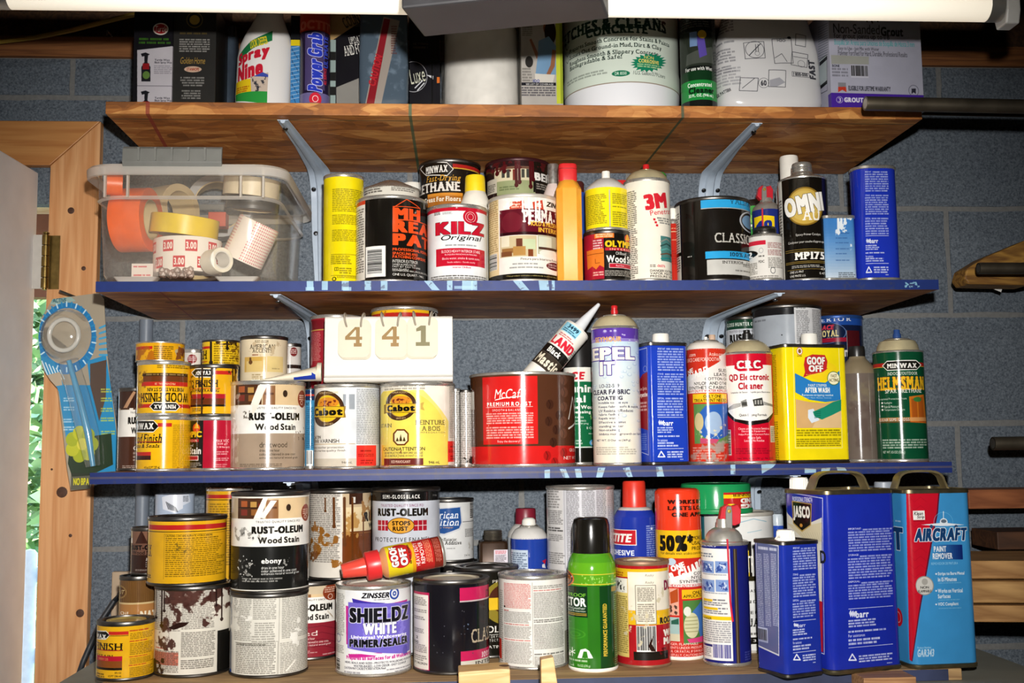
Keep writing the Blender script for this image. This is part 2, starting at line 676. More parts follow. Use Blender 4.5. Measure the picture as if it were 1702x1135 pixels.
 def BC(s, x0, y0, x1, y1, c='#222', bg='#f2f0ea', vert=False):
  s.R(x0, y0, x1, y1, bg)
  X0, Y0, X1, Y1 = s.bx(x0, y0, x1, y1)
  a0, a1 = (Y0, Y1) if vert else (X0, X1)
  x = a0 + 2
  while x < a1 - 3:
   w = s.rng.choice([1., 1.5, 2.5, 3.5]) * s.k / 2
   if vert:
    s.RR(X0 + 2, x, X1 - 2, min(x + w, a1 - 2), c)
   else:
    s.RR(x, Y0 + 2, min(x + w, a1 - 2), Y1 - 3 * s.k, c)
   x += w + s.rng.choice([1., 1.5, 2.5]) * s.k / 2
 def ST(s, x0, y0, x1, y1, c, seed=0, thr=.5, sc=20, soft=.06, al=.9):
  """stain, smear or torn paper with a shape of its own"""
  X0, Y0, X1, Y1 = [int(v) for v in s.bx(x0, y0, x1, y1)]
  h, w = max(2, Y1 - Y0), max(2, X1 - X0)
  n = vnoise(h, w, sc * s.k, np.random.default_rng(seed + 77), 4)
  yy, xx = np.mgrid[0:h, 0:w]
  e = np.minimum(np.minimum(xx / w, 1 - xx / w), np.minimum(yy / h, 1 - yy / h)) * 4
  n = n - .35 * np.clip(1 - e, 0, 1)
  s.blend(X0, Y0, np.clip((n - thr) / soft + .5, 0, 1) * al, c)
 def DR(s, x, y0, y1, w, c, al=1.):
  s.L([(x, y0), (x + w * .15, y1)], w, c, al)
  s.E(x - w * .6, y1 - w * 1.3, x + w * .9, y1 + w * .4, c, al)
 def grime(s, a=.06, sc=25):
  n = vnoise(s.h, s.w, sc * s.k, s.rng, 4)[:, :, None]
  s.a *= 1 - a + (n - .5) * 2 * a
 def material(s, name, rough=.3, spec=.5, metal=0., rep=False):
  im = bpy.data.images.new(name, s.w, s.h)
  buf = np.ones((s.h, s.w, 4), np.float32)
  buf[:, :, :3] = np.clip(s.a[::-1], 0, 1)
  im.pixels.foreach_set(buf.ravel())
  im.update()
  im.pack()
  m = bpy.data.materials.new(name)
  m.use_nodes = True
  nt = m.node_tree
  b = nt.nodes['Principled BSDF']
  t = nt.nodes.new('ShaderNodeTexImage')
  t.image = im
  t.extension = 'REPEAT' if rep else 'EXTEND'
  nt.links.new(t.outputs[0], b.inputs['Base Color'])
  tc = nt.nodes.new('ShaderNodeTexCoord')
  nz = nt.nodes.new('ShaderNodeTexNoise')
  nz.inputs['Scale'].default_value = 45
  rough *= .5
  nz.inputs['Detail'].default_value = 5
  nt.links.new(tc.outputs['Object'], nz.inputs['Vector'])
  mr = nt.nodes.new('ShaderNodeMapRange')
  mr.inputs['To Min'].default_value = max(.04, rough - .04)
  mr.inputs['To Max'].default_value = min(1, rough + .05)
  nt.links.new(nz.outputs['Fac'], mr.inputs['Value'])
  nt.links.new(mr.outputs[0], b.inputs['Roughness'])
  bp = nt.nodes.new('ShaderNodeBump')
  bp.inputs['Strength'].default_value = .05
  bp.inputs['Distance'].default_value = .002
  nt.links.new(nz.outputs['Fac'], bp.inputs['Height'])
  nt.links.new(bp.outputs[0], b.inputs['Normal'])
  b.inputs['Specular IOR Level'].default_value = spec
  b.inputs['Metallic'].default_value = metal
  return m

S1, S2, S3, BN = .532 + ZC, .2575 + ZC, -.0235 + ZC, -.307 + ZC     # top faces of the three shelves and the bench plank
PXMM = 2.3       # label pixels per millimetre

class Round:
 """placement of an upright round container from its outline in the photograph: x0, x1 edges, yt top, standing at height z0"""
 def __init__(s, x0, x1, yt, z0, front=None, Y=None, yb=None):
  xm = (x0 + x1) / 2
  if yb is not None and Y is None and front is None:      # below eye level: where the foot of its front touches the plank
   yh = pj((at(xm, yb, 1.5)[0], 1e5, ZC))[1]
   d = RM @ np.array([(xm - 851.0) / F, -(yb - 567.5) / F, -1.0])
   front = (z0 - ZC) / (d[2] / d[1])
  r = .05
  for _ in range(4):
   y = Y if Y is not None else front + r
   a, b = at(x0, yt, y), at(x1, yt, y)
   r = (b[0] - a[0]) / 2
  s.r, s.Y, s.x, s.z0 = r, y, (a[0] + b[0]) / 2, z0
  zt = at(xm, yt, y)[2]
  zt = at(xm, yt, y + r * (-.98 if zt > ZC else .98))[2]
  s.h = zt - z0
  s.x0, s.x1, s.xc = x0, x1, xm
  s.rot = (0, 0, 0)
 def label(s, z0, z1, bg, seed=1, r=None):
  """label over heights z0..z1 above the foot"""
  r = r or s.r
  C = 2 * math.pi * r
  k = PXMM * 1000
  W, H = C * k, (z1 - z0) * k
  R = (s.x1 - s.x0) / 2 * r / s.r
  az = math.atan2(s.x, s.Y)
  def m(px, py):
   q = (px - s.xc) / R
   if abs(q) <= .97:
    a = math.asin(q)
   else:
    a = math.copysign(math.asin(.97) + (abs(q) - .97) * 2.2, q)
   p = at(px, py, s.Y - r * math.cos(max(-1.4, min(1.4, a))))
   return (.5 + (a - az) / (2 * math.pi)) * W, (1 - (p[2] - s.z0 - z0) / (z1 - z0)) * H
  L = Label(W, H, bg, m, seed)
  L.xc = s.xc
  L.ym = pj((s.x, s.Y - r, s.z0 + (z0 + z1) / 2))[1]
  L.k = k * r / R
  return L
 def yz(s, py, r=None):
  """height above the foot of the point of the front seen at row py"""
  return at(s.xc, py, s.Y - (s.r if r is None else r))[2] - s.z0
 def rz(s, w):
  return s.r * w / ((s.x1 - s.x0) / 2)

# ------------------------------------------------------------------ container builders
def turned(g, pts):
 """(half width, row) pairs of a turned part measured in the photograph -> (radius, height)"""
 return [(max(0, g.rz(w)), at(g.xc, py, g.Y)[2] - g.z0) for w, py in pts]

def base(g, name, label, cat, group=None):
 return thing(name, label, cat, (g.x, g.Y, g.z0), g.rot, group)

def can(name, label, x0, x1, yt, z0, bg, paint, front=None, Y=None, yb=None, ring=None, lid=None, rough=.28, seed=1, group=None,
  cat='paint can', bead=True, lidless=False, h=None, plug=True, spill=None):
 """tinplate can with a printed wrap, seamed foot, rim and pressed lid"""
 g = Round(x0, x1, yt, z0, front, Y, yb)
 if h:
  g.h = h
 t = base(g, name, label, cat, group)
 r, H = g.r, g.h
 e = min(.0045, H * .06)
 L = g.label(e, H - e * 1.3, bg, seed, r * .982)
 paint(L)
 L.grime()
 obj('body', lathe([(r * .982, e * .9), (r * .982, H - e * 1.2)], 56, uv=(e, H - e * 1.3)), L.material('print_' + name, rough), t)
 ring = ring or tin()
 obj('base_ring', lathe([(r * .9, .001), (r * .97, 0), (r, e * .35), (r, e * .75), (r * .982, e)], 56), ring, t)
 w = min(.009, r * .17)
 obj('rim', lathe([(r * .982, H - e * 1.3), (r, H - e), (r, H - e * .3), (r * .985, H), (r - w, H), (r - w - .001, H - e * .8)], 56), ring, t)
 if plug:
  q = r - w - .001
  obj('lid', lathe([(q, H - e * .8), (q - .003, H - e * 1.2), (q - .005, H - .0012), (q - .009, H - .0012), (q - .011, H - .003), (0, H - .003)], 56), lid or ring, t)
 else:
  obj('lid', lathe([(r - w - .001, H - e * .8), (r - w - .002, H - .002), (0, H - .0015)], 56), lid or ring, t)
 g.t = t
 g.top = z0 + H
 return g

def vessel(name, label, cat, x0, x1, ytop, z0, bg, paint, parts, front=None, Y=None, yb=None, rough=.25, seed=1, group=None, foot=None,
           shape=None, body_name='body', spec=.5):
 """turned container: a printed body below row ytop and turned parts above it (name, material, [(half width, row)...]).
 shape: own outline of the printed body as (half width, row) from the foot up"""
 g = Round(x0, x1, ytop, z0, front, Y, yb)
 t = base(g, name, label, cat, group)
 r = g.r
 H = at(g.xc, ytop, g.Y)[2] - z0
 e = .004
 if shape:
  pr = turned(g, shape)
  pr[0] = (pr[0][0], e)
  H = pr[-1][1]
 else:
  pr = [(r * .985, e), (r * .985, H)]
 L = g.label(e, H, bg, seed, r * .985)
 paint(L)
 L.grime(.04)
 obj(body_name, lathe(pr, 48, uv=(e, H)), L.material('print_' + name, rough, spec), t)
 b0 = pr[0][0]
 obj('base_ring', lathe([(b0 * .9, .001), (b0 * .98, 0), (b0 * 1.015, e * .4), (b0 * 1.015, e * .9), (b0, e * 1.2)], 48), foot or tin(), t)
 for pn, mat, pts in parts:
  obj(pn, lathe(turned(g, pts), 40 if max(p[0] for p in pts) > 12 else 24), mat, t)
 g.t = t
 g.H = H
 g.top = z0 + H
 return g

class Flat:
 """upright rectangular container from its vertical edges in the photograph: x0 left end, xc nearest corner, x1 right end"""
 def __init__(s, x0, xc, x1, yt, z0, th, Yc, depth=None):
  s.th = math.radians(th)
  ym = yt + 60
  c = at(xc, ym, Yc)
  cs, sn = math.cos(s.th), math.sin(s.th)
  def hit(px, d):
   q = at(px, ym, 1.0)
   # k*q = c + t*d
   det = q[0] * -d[1] + d[0] * q[1]
   return (q[0] * c[1] - q[1] * c[0]) / (q[1] * d[0] - q[0] * d[1]) if abs(det) > 1e-9 else 0
  s.w = hit(x1, (cs, sn))
  s.d = depth if depth else hit(x0, (-sn, cs))
  s.cx = c[0] + cs * s.w / 2 - sn * s.d / 2
  s.cy = c[1] + sn * s.w / 2 + cs * s.d / 2
  s.z0 = z0
  s.c = c
  s.h = at(xc, yt, Yc)[2] - z0
  s.h0 = s.h
 def label(s, z0, z1, bg, seed=1):
  k = PXMM * 1000
  W, H = 2 * (s.w + s.d) * k, (z1 - z0) * k
  cs, sn = math.cos(s.th), math.sin(s.th)
  def m(px, py):
   q = at(px, py, 1.0)
   if L.face == 'R':
    d, o = (cs, sn), s.d
   else:
    d, o = (-sn, cs), s.d
   t = (q[0] * s.c[1] - q[1] * s.c[0]) / (q[1] * d[0] - q[0] * d[1])
   y = s.c[1] + d[1] * t
   z = at(px, py, y)[2]
   return ((s.d + t) if L.face == 'R' else (s.d - t)) * k, (1 - (z - s.z0 - z0) / (z1 - z0)) * H
  L = Label(W, H, bg, m, seed)
  L.face = 'R'
  L.k = k * s.cy / F
  p = pj((s.c[0] + cs * s.w / 2, s.c[1] + sn * s.w / 2, s.z0 + s.h / 2))
  L.xc, L.ym = p
  return L
 def outline(s, rc, grow=0., seg=5):
  w, d = s.w + 2 * grow, s.d + 2 * grow
  rc = max(.0008, rc + grow)
  out, uv = [], []
  cor = ((-w / 2 + rc, -d / 2 + rc, 180, s.d), (w / 2 - rc, -d / 2 + rc, 270, s.d + s.w), (w / 2 - rc, d / 2 - rc, 0, 2 * s.d + s.w), (-w / 2 + rc, d / 2 - rc, 90, 2 * (s.d + s.w)))
  for cx, cy, a0, sc in cor:
   for k in range(seg + 1):
    a = math.radians(a0 + 90 * k / seg)
    out.append((cx + rc * math.cos(a), cy + rc * math.sin(a)))
    uv.append((sc - rc + 2 * rc * k / seg) / (2 * (s.d + s.w)))
  # start the run at the end of the back-left arc so that u grows from 0
  n = len(out)
  uv = [u if u <= 1 else u for u in uv]
  uv2 = uv + [uv[0] + 1]
  return out, uv2

def tinbox(name, label, cat, x0, xc, x1, yt, z0, th, Yc, bg, paint, depth=None, rc=.012, rough=.25, seed=1, group=None, rims=True,
           parts=None, rim_mat=None, spec=.5, rimh=.005):
 g = Flat(x0, xc, x1, yt, z0, th, Yc, depth)
 t = thing(name, label, cat, (g.cx, g.cy, z0), (0, 0, g.th), group)
 e = rimh if rims else 0.
 L = g.label(e, g.h - e, bg, seed)
 paint(L)
 L.grime(.04)
 o, uv = g.outline(rc)
 # corner arcs whose u passes 1 wrap round: shift so the first vertex is at u >= 0
 bm = loft([(o, e), (o, g.h - e)], uvper=uv, uvz=(e, g.h - e), cap=not rims)
 obj('body', bm, L.material('print_' + name, rough, spec, rep=True), t)
 rim_mat = rim_mat or tin()
 if rims:
  og, _ = g.outline(rc, .0015)
  oi, _ = g.outline(rc, -.003)
  obj('base_rim', loft([(oi, .0008), (o, 0), (og, e * .3), (og, e * .9), (o, e * 1.1)]), rim_mat, t)
  obj('top_rim', loft([(o, g.h - e * 1.1), (og, g.h - e), (og, g.h - e * .2), (o, g.h), (oi, g.h), (oi, g.h - e * .7)]), rim_mat, t)
 if parts:
  parts(g, t)
 g.t = t
 g.top = z0 + g.h
 return g

def cap_at(g, t, name, lx, ly, r, h, mat, ribs=0, z=None, taper=.94):
 """screw cap standing on a tin's top at local lx, ly"""
 z = g.h - .004 if z is None else z
 bm = lathe([(r * 1.08, z), (r * 1.08, z + h * .12), (r, z + h * .16), (r * taper, z + h * .93), (r * taper * .93, z + h), (0, z + h)], 28, off=(lx, ly))
 if ribs:
  for i in range(ribs):
   a = 2 * math.pi * i / ribs
   c, s_ = math.cos(a), math.sin(a)
   rr = r * 1.0
   tube([(lx + c * rr, ly + s_ * rr, z + h * .2), (lx + c * rr * taper, ly + s_ * rr * taper, z + h * .88)], r * .05, 5, bm)
 return obj(name, bm, mat, t)

# ------------------------------------------------------------------ the room
WY = 1.96            # face of the block wall
def conc():
 m = bpy.data.materials.new('concrete_block')
 m.use_nodes = True
 nt = m.node_tree
 N, Lk = nt.nodes, nt.links
 b = N['Principled BSDF']
 g = N.new('ShaderNodeNewGeometry')
 n1 = N.new('ShaderNodeTexNoise')
 n1.inputs['Scale'].default_value = 260
 n1.inputs['Detail'].default_value = 5
 n1.inputs['Roughness'].default_value = .75
 n2 = N.new('ShaderNodeTexNoise')
 n2.inputs['Scale'].default_value = 7
 n2.inputs['Detail'].default_value = 4
 for n in (n1, n2):
  Lk.new(g.outputs['Position'], n.inputs['Vector'])
 c1 = N.new('ShaderNodeValToRGB')
 c1.color_ramp.elements[0].position = .3
 c1.color_ramp.elements[1].position = .72
 c1.color_ramp.elements[0].color = lin('#303a46') + (1,)
 c1.color_ramp.elements[1].color = lin('#87919b') + (1,)
 Lk.new(n1.outputs['Fac'], c1.inputs[0])
 c2 = N.new('ShaderNodeValToRGB')
 c2.color_ramp.elements[0].color = (.72, .74, .78, 1)
 c2.color_ramp.elements[1].color = (1.12, 1.1, 1.06, 1)
 Lk.new(n2.outputs['Fac'], c2.inputs[0])
 mx = N.new('ShaderNodeMix')
 mx.data_type = 'RGBA'
 mx.blend_type = 'MULTIPLY'
 mx.inputs[0].default_value = 1
 Lk.new(c1.outputs[0], mx.inputs[6])
 Lk.new(c2.outputs[0], mx.inputs[7])
 # scattered rusty red marks left on the blocks
 n3 = N.new('ShaderNodeTexNoise')
 n3.inputs['Scale'].default_value = 11
 n3.inputs['Detail'].default_value = 6
 n3.inputs['Roughness'].default_value = .7
 Lk.new(g.outputs['Position'], n3.inputs['Vector'])
 c3 = N.new('ShaderNodeValToRGB')
 c3.color_ramp.elements[0].position = .68
 c3.color_ramp.elements[1].position = .75
 c3.color_ramp.elements[0].color = (0, 0, 0, 1)
 c3.color_ramp.elements[1].color = (.6, .6, .6, 1)
 Lk.new(n3.outputs['Fac'], c3.inputs[0])
 m3 = N.new('ShaderNodeMix')
 m3.data_type = 'RGBA'
 Lk.new(c3.outputs[0], m3.inputs[0])
 Lk.new(mx.outputs[2], m3.inputs[6])
 m3.inputs[7].default_value = lin('#6e3a30') + (1,)
 Lk.new(m3.outputs[2], b.inputs['Base Color'])
 b.inputs['Roughness'].default_value = .92
 bp = N.new('ShaderNodeBump')
 bp.inputs['Strength'].default_value = .5
 bp.inputs['Distance'].default_value = .002
 Lk.new(n1.outputs['Fac'], bp.inputs['Height'])
 Lk.new(bp.outputs[0], b.inputs['Normal'])
 return m

def room():
 mort = M('mortar', '#7a7a78', .95, 0, .12, 150, .4)
 bl = conc()
 ztop = at(100, 95, WY)[2]
 OX0, OX1, OZ = -1.56, -.688, .525 + ZC       # door opening
 w = bpy.data.objects.new('wall_back', None)
 bm = box(-2.6, OX0, WY + .006, WY + .19, 0, ztop)
 box(OX1, 2.7, WY + .006, WY + .19, 0, ztop, bm)
 box(OX0, OX1, WY + .006, WY + .19, OZ, ztop, bm)
 bpy.data.objects.remove(w)
 w = struct(obj('wall_back', bm, mort, smooth=False))
 # every block an object; meshes shared
 rng = random.Random(4)
 P, Bw, Bh = .4064, .3964, .1932
 meshes = []
 for v in range(4):
  b = bmesh.new()
  nx, nz = 8, 4
  vs = []
  for k in range(nz + 1):
   for i in range(nx + 1):
    ed = i in (0, nx) or k in (0, nz)
    jx = rng.uniform(-.0012, .0012) if i in (0, nx) else 0
    jz = rng.uniform(-.0012, .0012) if k in (0, nz) else 0
    vs.append(b.verts.new((-Bw / 2 + Bw * i / nx + jx, .004 + rng.uniform(0, .001) if ed else rng.uniform(-.0006, .0006), -Bh / 2 + Bh * k / nz + jz)))
  idx = lambda i, k: k * (nx + 1) + i
  for k in range(nz):
   for i in range(nx):
    b.faces.new((vs[idx(i, k)], vs[idx(i + 1, k)], vs[idx(i + 1, k + 1)], vs[idx(i, k + 1)]))
  edge = [idx(i, 0) for i in range(nx + 1)] + [idx(nx, k) for k in range(1, nz + 1)] + [idx(i, nz) for i in range(nx - 1, -1, -1)] + [idx(0, k) for k in range(nz - 1, 0, -1)]
  back = [b.verts.new((vs[e].co.x, .03, vs[e].co.z)) for e in edge]
  n = len(edge)
  for q in range(n):
   b.faces.new((vs[edge[q]], back[q], back[(q + 1) % n], vs[edge[(q + 1) % n]]))
  bmesh.ops.recalc_face_normals(b, faces=b.faces)
  me = bpy.data.meshes.new('concrete_block')
  b.to_mesh(me)
  b.free()
  me.materials.append(bl)
  meshes.append(me)
 z0 = .245 + ZC
 for row in range(-6, 4):
  zc = z0 + .2032 * (row + .5)
  off = .748 if row % 2 else .948
  for i in range(-6, 5):
   xa, xb = off + P * i + .005, off + P * (i + 1) - .005
   if xb > 2.3 or xa < -1.3 or zc - Bh / 2 < .05:
    continue
   if xa < OX1 + .02:                    # cut at the door opening
    if zc + Bh / 2 > OZ + .03 and zc - Bh / 2 > OZ - .08:
     pass
    elif xb < OX1 + .09:
     continue
    else:
     o = bpy.data.objects.new('concrete_block', meshes[0])
     o.scale = ((xb - OX1 - .03) / Bw, 1, 1)
     o.location = ((xb + OX1 + .03) / 2, WY, zc)
     COL.objects.link(o)
     o.parent = w
     continue
   if zc + Bh / 2 > ztop:
    if zc - Bh / 2 > ztop - .03:
     continue
    o = bpy.data.objects.new('concrete_block', rng.choice(meshes))
    hh = ztop - .002 - (zc - Bh / 2)
    o.scale = (1, 1, hh / Bh)
    o.location = ((xa + xb) / 2, WY, zc - Bh / 2 + hh / 2)
   else:
    o = bpy.data.objects.new('concrete_block', rng.choice(meshes))
    o.location = ((xa + xb) / 2, WY + rng.uniform(-.0008, .0008), zc)
   COL.objects.link(o)
   o.parent = w
 gw = M('garage_plaster', '#8f8c86', .9, 0, .1, 8)
 ceil_z = ztop + .038 + .19
 struct(obj('wall_left', box(-2.7, -2.6, -3.2, WY + .19, 0, ceil_z), gw, smooth=False))
 struct(obj('wall_right', box(2.7, 2.8, -3.2, WY + .19, 0, ceil_z), gw, smooth=False))
 struct(obj('wall_front', box(-2.7, 2.8, -3.3, -3.2, 0, ceil_z), gw, smooth=False))
 struct(obj('floor', box(-2.7, 2.8, -3.3, WY + .19, -.1, 0), M('floor_concrete', '#77736d', .85, 0, .15, 12, .2), smooth=False))
 joist = wood('joist_timber', '#3a2413', '#5d3d22', (30, 1.5, 30), .75)
 struct(obj('ceiling', box(-2.7, 2.8, -3.3, WY + .19, ceil_z, ceil_z + .05), joist, smooth=False))
 plate = wood('sill_plate_timber', '#6b3d1c', '#9a6233', (1.5, 20, 30), .7)
 struct(obj('trim_1', box(-2.6, 2.7, WY - .004, WY + .15, ztop, ztop + .038), plate, smooth=False))
 struct(obj('trim_2', box(-2.6, 2.7, WY + .11, WY + .15, ztop + .038, ceil_z), joist, smooth=False))
 for i in range(9):
  x = -2.25 + i * .6
  struct(obj('ceiling_beam', box(x, x + .038, -3.2, WY + .11, ztop + .038, ceil_z), joist, smooth=False))
 return ztop, ceil_z, (OX0, OX1, OZ)

ZTOP, CEIL, (OX0, OX1, OZ) = room()

def doorway():
 pine = wood('pine_casing', '#cb8c56', '#e3ad78', (26, 26, 1.3), .5, rings=5)
 pineh = wood('pine_casing_across', '#b4743c', '#cb9052', (1.3, 26, 26), .5, rings=5)
 # casing: two boards meeting in a mitre at the top corner
 xi, xo, zi, zo = -.703, -.617, .518 + ZC, .6 + ZC
 y0, y1 = WY - .021, WY - .0015
 v = obj('trim_3', prism([(xi, 0), (xo, 0), (xo, zo), (xi, zi)], y0, y1), pine, smooth=False, bevel=.0015)
 struct(v)
 h = obj('trim_4', prism([(xi - .0008, zi + .0008), (xo - .0008, zo), (-1.66, zo), (-1.57, zi + .0008)], y0, y1), pineh, smooth=False, bevel=.0015)
 struct(h)
 knot = M('pine_knot', '#4a2a17', .6, 0, .3, 200)
 # round dark knots and a nail head hole in the upright board
 for px, py, rr in ((103, 818, .0095), (117, 890, .003), (133, 1019, .007), (139, 446, .004), (118, 350, .006), (86, 780, .002)):
  p = at(px, py, y0)
  b = lathe([(rr, 0), (rr * .6, .0006), (0, .0004)], 14)
  bmesh.ops.rotate(b, matrix=Matrix.Rotation(math.pi / 2, 3, 'X'), verts=b.verts)
  o = obj('knot', b, knot, v, loc=(p[0], y0 - .0001, p[2]))
 # jamb lining and stop
 lining = wood('jamb_timber', '#c98d4c', '#ebc08a', (26, 26, 1.3), .5)
 struct(obj('trim_5', box(OX1 - .018, OX1, WY, WY + .19, 0, OZ), lining, smooth=False))
 struct(obj('trim_6', box(OX0, OX1 - .018, WY, WY + .19, OZ - .018, OZ), lining, smooth=False))
 struct(obj('trim_7', box(OX1 - .030, OX1 - .018, WY + .045, WY + .08, 0, OZ - .018), lining, smooth=False))
 # the open door leaf, swung towards the lens
 d = thing('door_1', 'pale grey slab door swung open at the left edge', 'door', (-.724, WY - .018, 0), (0, 0, math.radians(-93)))
 d['kind'] = 'structure'
 paintd = M('door_paint', '#f0ebe8', .5, 0, .05, 18, .05)
 obj('leaf', box(0, .8, -.036, 0, .012, .505 + ZC), paintd, d, smooth=False, bevel=.002)
 # butt hinge: leaf plates, knuckles, pin
 brass = M('aged_brass', '#8a7443', .35, 1., .2, 80)
 zh0, zh1 = at(75, 481, WY - .02)[2], at(75, 392, WY - .02)[2]
 p = at(76, 436, WY - .027)
 hn = thing('door_hinge', 'aged brass butt hinge between the door and the pine casing', 'hinge', (p[0], WY - .029, zh0))
 hh = zh1 - zh0
 for k in range(5):
  obj('knuckle', lathe([(.0055, hh * k / 5 + .0006), (.0066, hh * k / 5 + .001), (.0066, hh * (k + 1) / 5 - .001), (.0055, hh * (k + 1) / 5 - .0006)], 16), brass, hn)
 obj('pin', lathe([(.004, -.002), (.004, hh + .001), (.0056, hh + .002), (.0056, hh + .004), (.002, hh + .006), (0, hh + .006)], 14), brass, hn)
 obj('hinge_leaf', box(-.026, -.004, -.001, .002, 0, hh), M('painted_hinge', '#c9c4bb', .5), hn, smooth=False)
 obj('hinge_leaf', box(.004, .022, .006, .008, 0, hh), brass, hn, smooth=False)
doorway()

def outdoors():
 grass = M('lawn', '#5c7a38', .9, 0, .4, 3)
 o = struct(obj('ground', box(-14, 10, WY + .2, 22, -.3, -.12), grass, smooth=False))
 st = struct(obj('path', box(-4, 2, WY + .2, 3.6, -.12, -.02), M('porch_concrete', '#c9c6be', .9, 0, .08, 10), smooth=False))
 porchw = wood('porch_board', '#b98d5e', '#dcbf97', (2, 30, 30), .6)
 # porch roof seen through the gap
 pr = thing('porch_roof', 'boarded porch roof glimpsed above the door gap', 'roof', (-1.7, 3.2, .6 + ZC))
 for k in range(7):
  y = -.55 + k * .16
  obj('board', box(-1.4, 1.9, y, y + .15, .12, .14), porchw, pr, smooth=False)
 obj('rafter', box(-1.4, 1.9, .05, .1, .0, .12), M('dark_rafter', '#7a4a33', .7), pr, smooth=False)
 obj('rafter', box(-1.4, 1.9, .6, .66, -.05, .12), M('dark_rafter', '#7a4a33', .7), pr, smooth=False)
 for x in (-1.3, 1.8):
  obj('post', box(x, x + .09, .58, .68, -.6 - ZC, -.05), M('white_paint', '#efeeea', .5), pr, smooth=False)
 # white railing outside
 wp = M('white_paint', '#efeeea', .5)
 p = at(47, 1000, 3.1)
 rl = thing('porch_railing', 'white porch railing post outside the door gap', 'railing', (p[0], 3.1, -.02))
 ztop_ = at(47, 914, 3.1)[2] + .02
 obj('post', lathe([(.02, 0), (.02, ztop_ - .01), (.013, ztop_), (0, ztop_ + .003)], 14), wp, rl)
 for py in (955, 1090):
  zz = at(60, py, 3.1)[2] + .02
  obj('rail', box(-.8, .6, .005, .03, zz - .02, zz + .02), wp, rl, smooth=False)
 # trees
 rng = random.Random(8)
 def tree(name, label, x, y, hgt, spread, n, cols, seed):
  rng = random.Random(seed)
  t = thing(name, label, 'tree', (x, y, -.13))
  obj('trunk', tube([(0, 0, 0), (.05, 0, hgt * .4), (-.03, .05, hgt * .8)], [.11, .08, .03], 8), M('bark', '#5b4a3a', .9), t)
  for ci, c in enumerate(cols):
   b = bmesh.new()
   for i in range(n):
    u = rng.random() ** .4
    a, e = rng.uniform(0, 6.28), rng.uniform(-1, 1)
    q = math.sqrt(1 - e * e)
    c0 = Vector((math.cos(a) * q * u * spread, math.sin(a) * q * u * spread, hgt * .55 + e * u * hgt * .47))
    d1 = Vector((rng.uniform(-1, 1), rng.uniform(-1, 1), rng.uniform(-.6, .6))).normalized() * rng.uniform(.05, .1)
    d2 = d1.cross(Vector((rng.uniform(-1, 1), rng.uniform(-1, 1), rng.uniform(-1, 1)))).normalized() * .035
    b.faces.new([b.verts.new(c0 + k) for k in (-d1, d2, d1, -d2)])
   f = obj('foliage', b, M('leaf_%s' % c, c, .55, 0, .3, 5, **{'Transmission Weight': 0.0}), t, smooth=False)
   f['kind'] = 'stuff'
 tree('tree', 'bright green leafy tree glimpsed through the door gap', -2.55, 6.2, 3.1, 1.0, 2600, ('#a9c088', '#cfe0b4', '#8aa86c'), 3)
 tree('shrub', 'low green shrub below the tree outside the door', -4.7, 11.6, 2.9, 1.5, 2600, ('#a3bf84', '#c3d8a8'), 5)
outdoors()

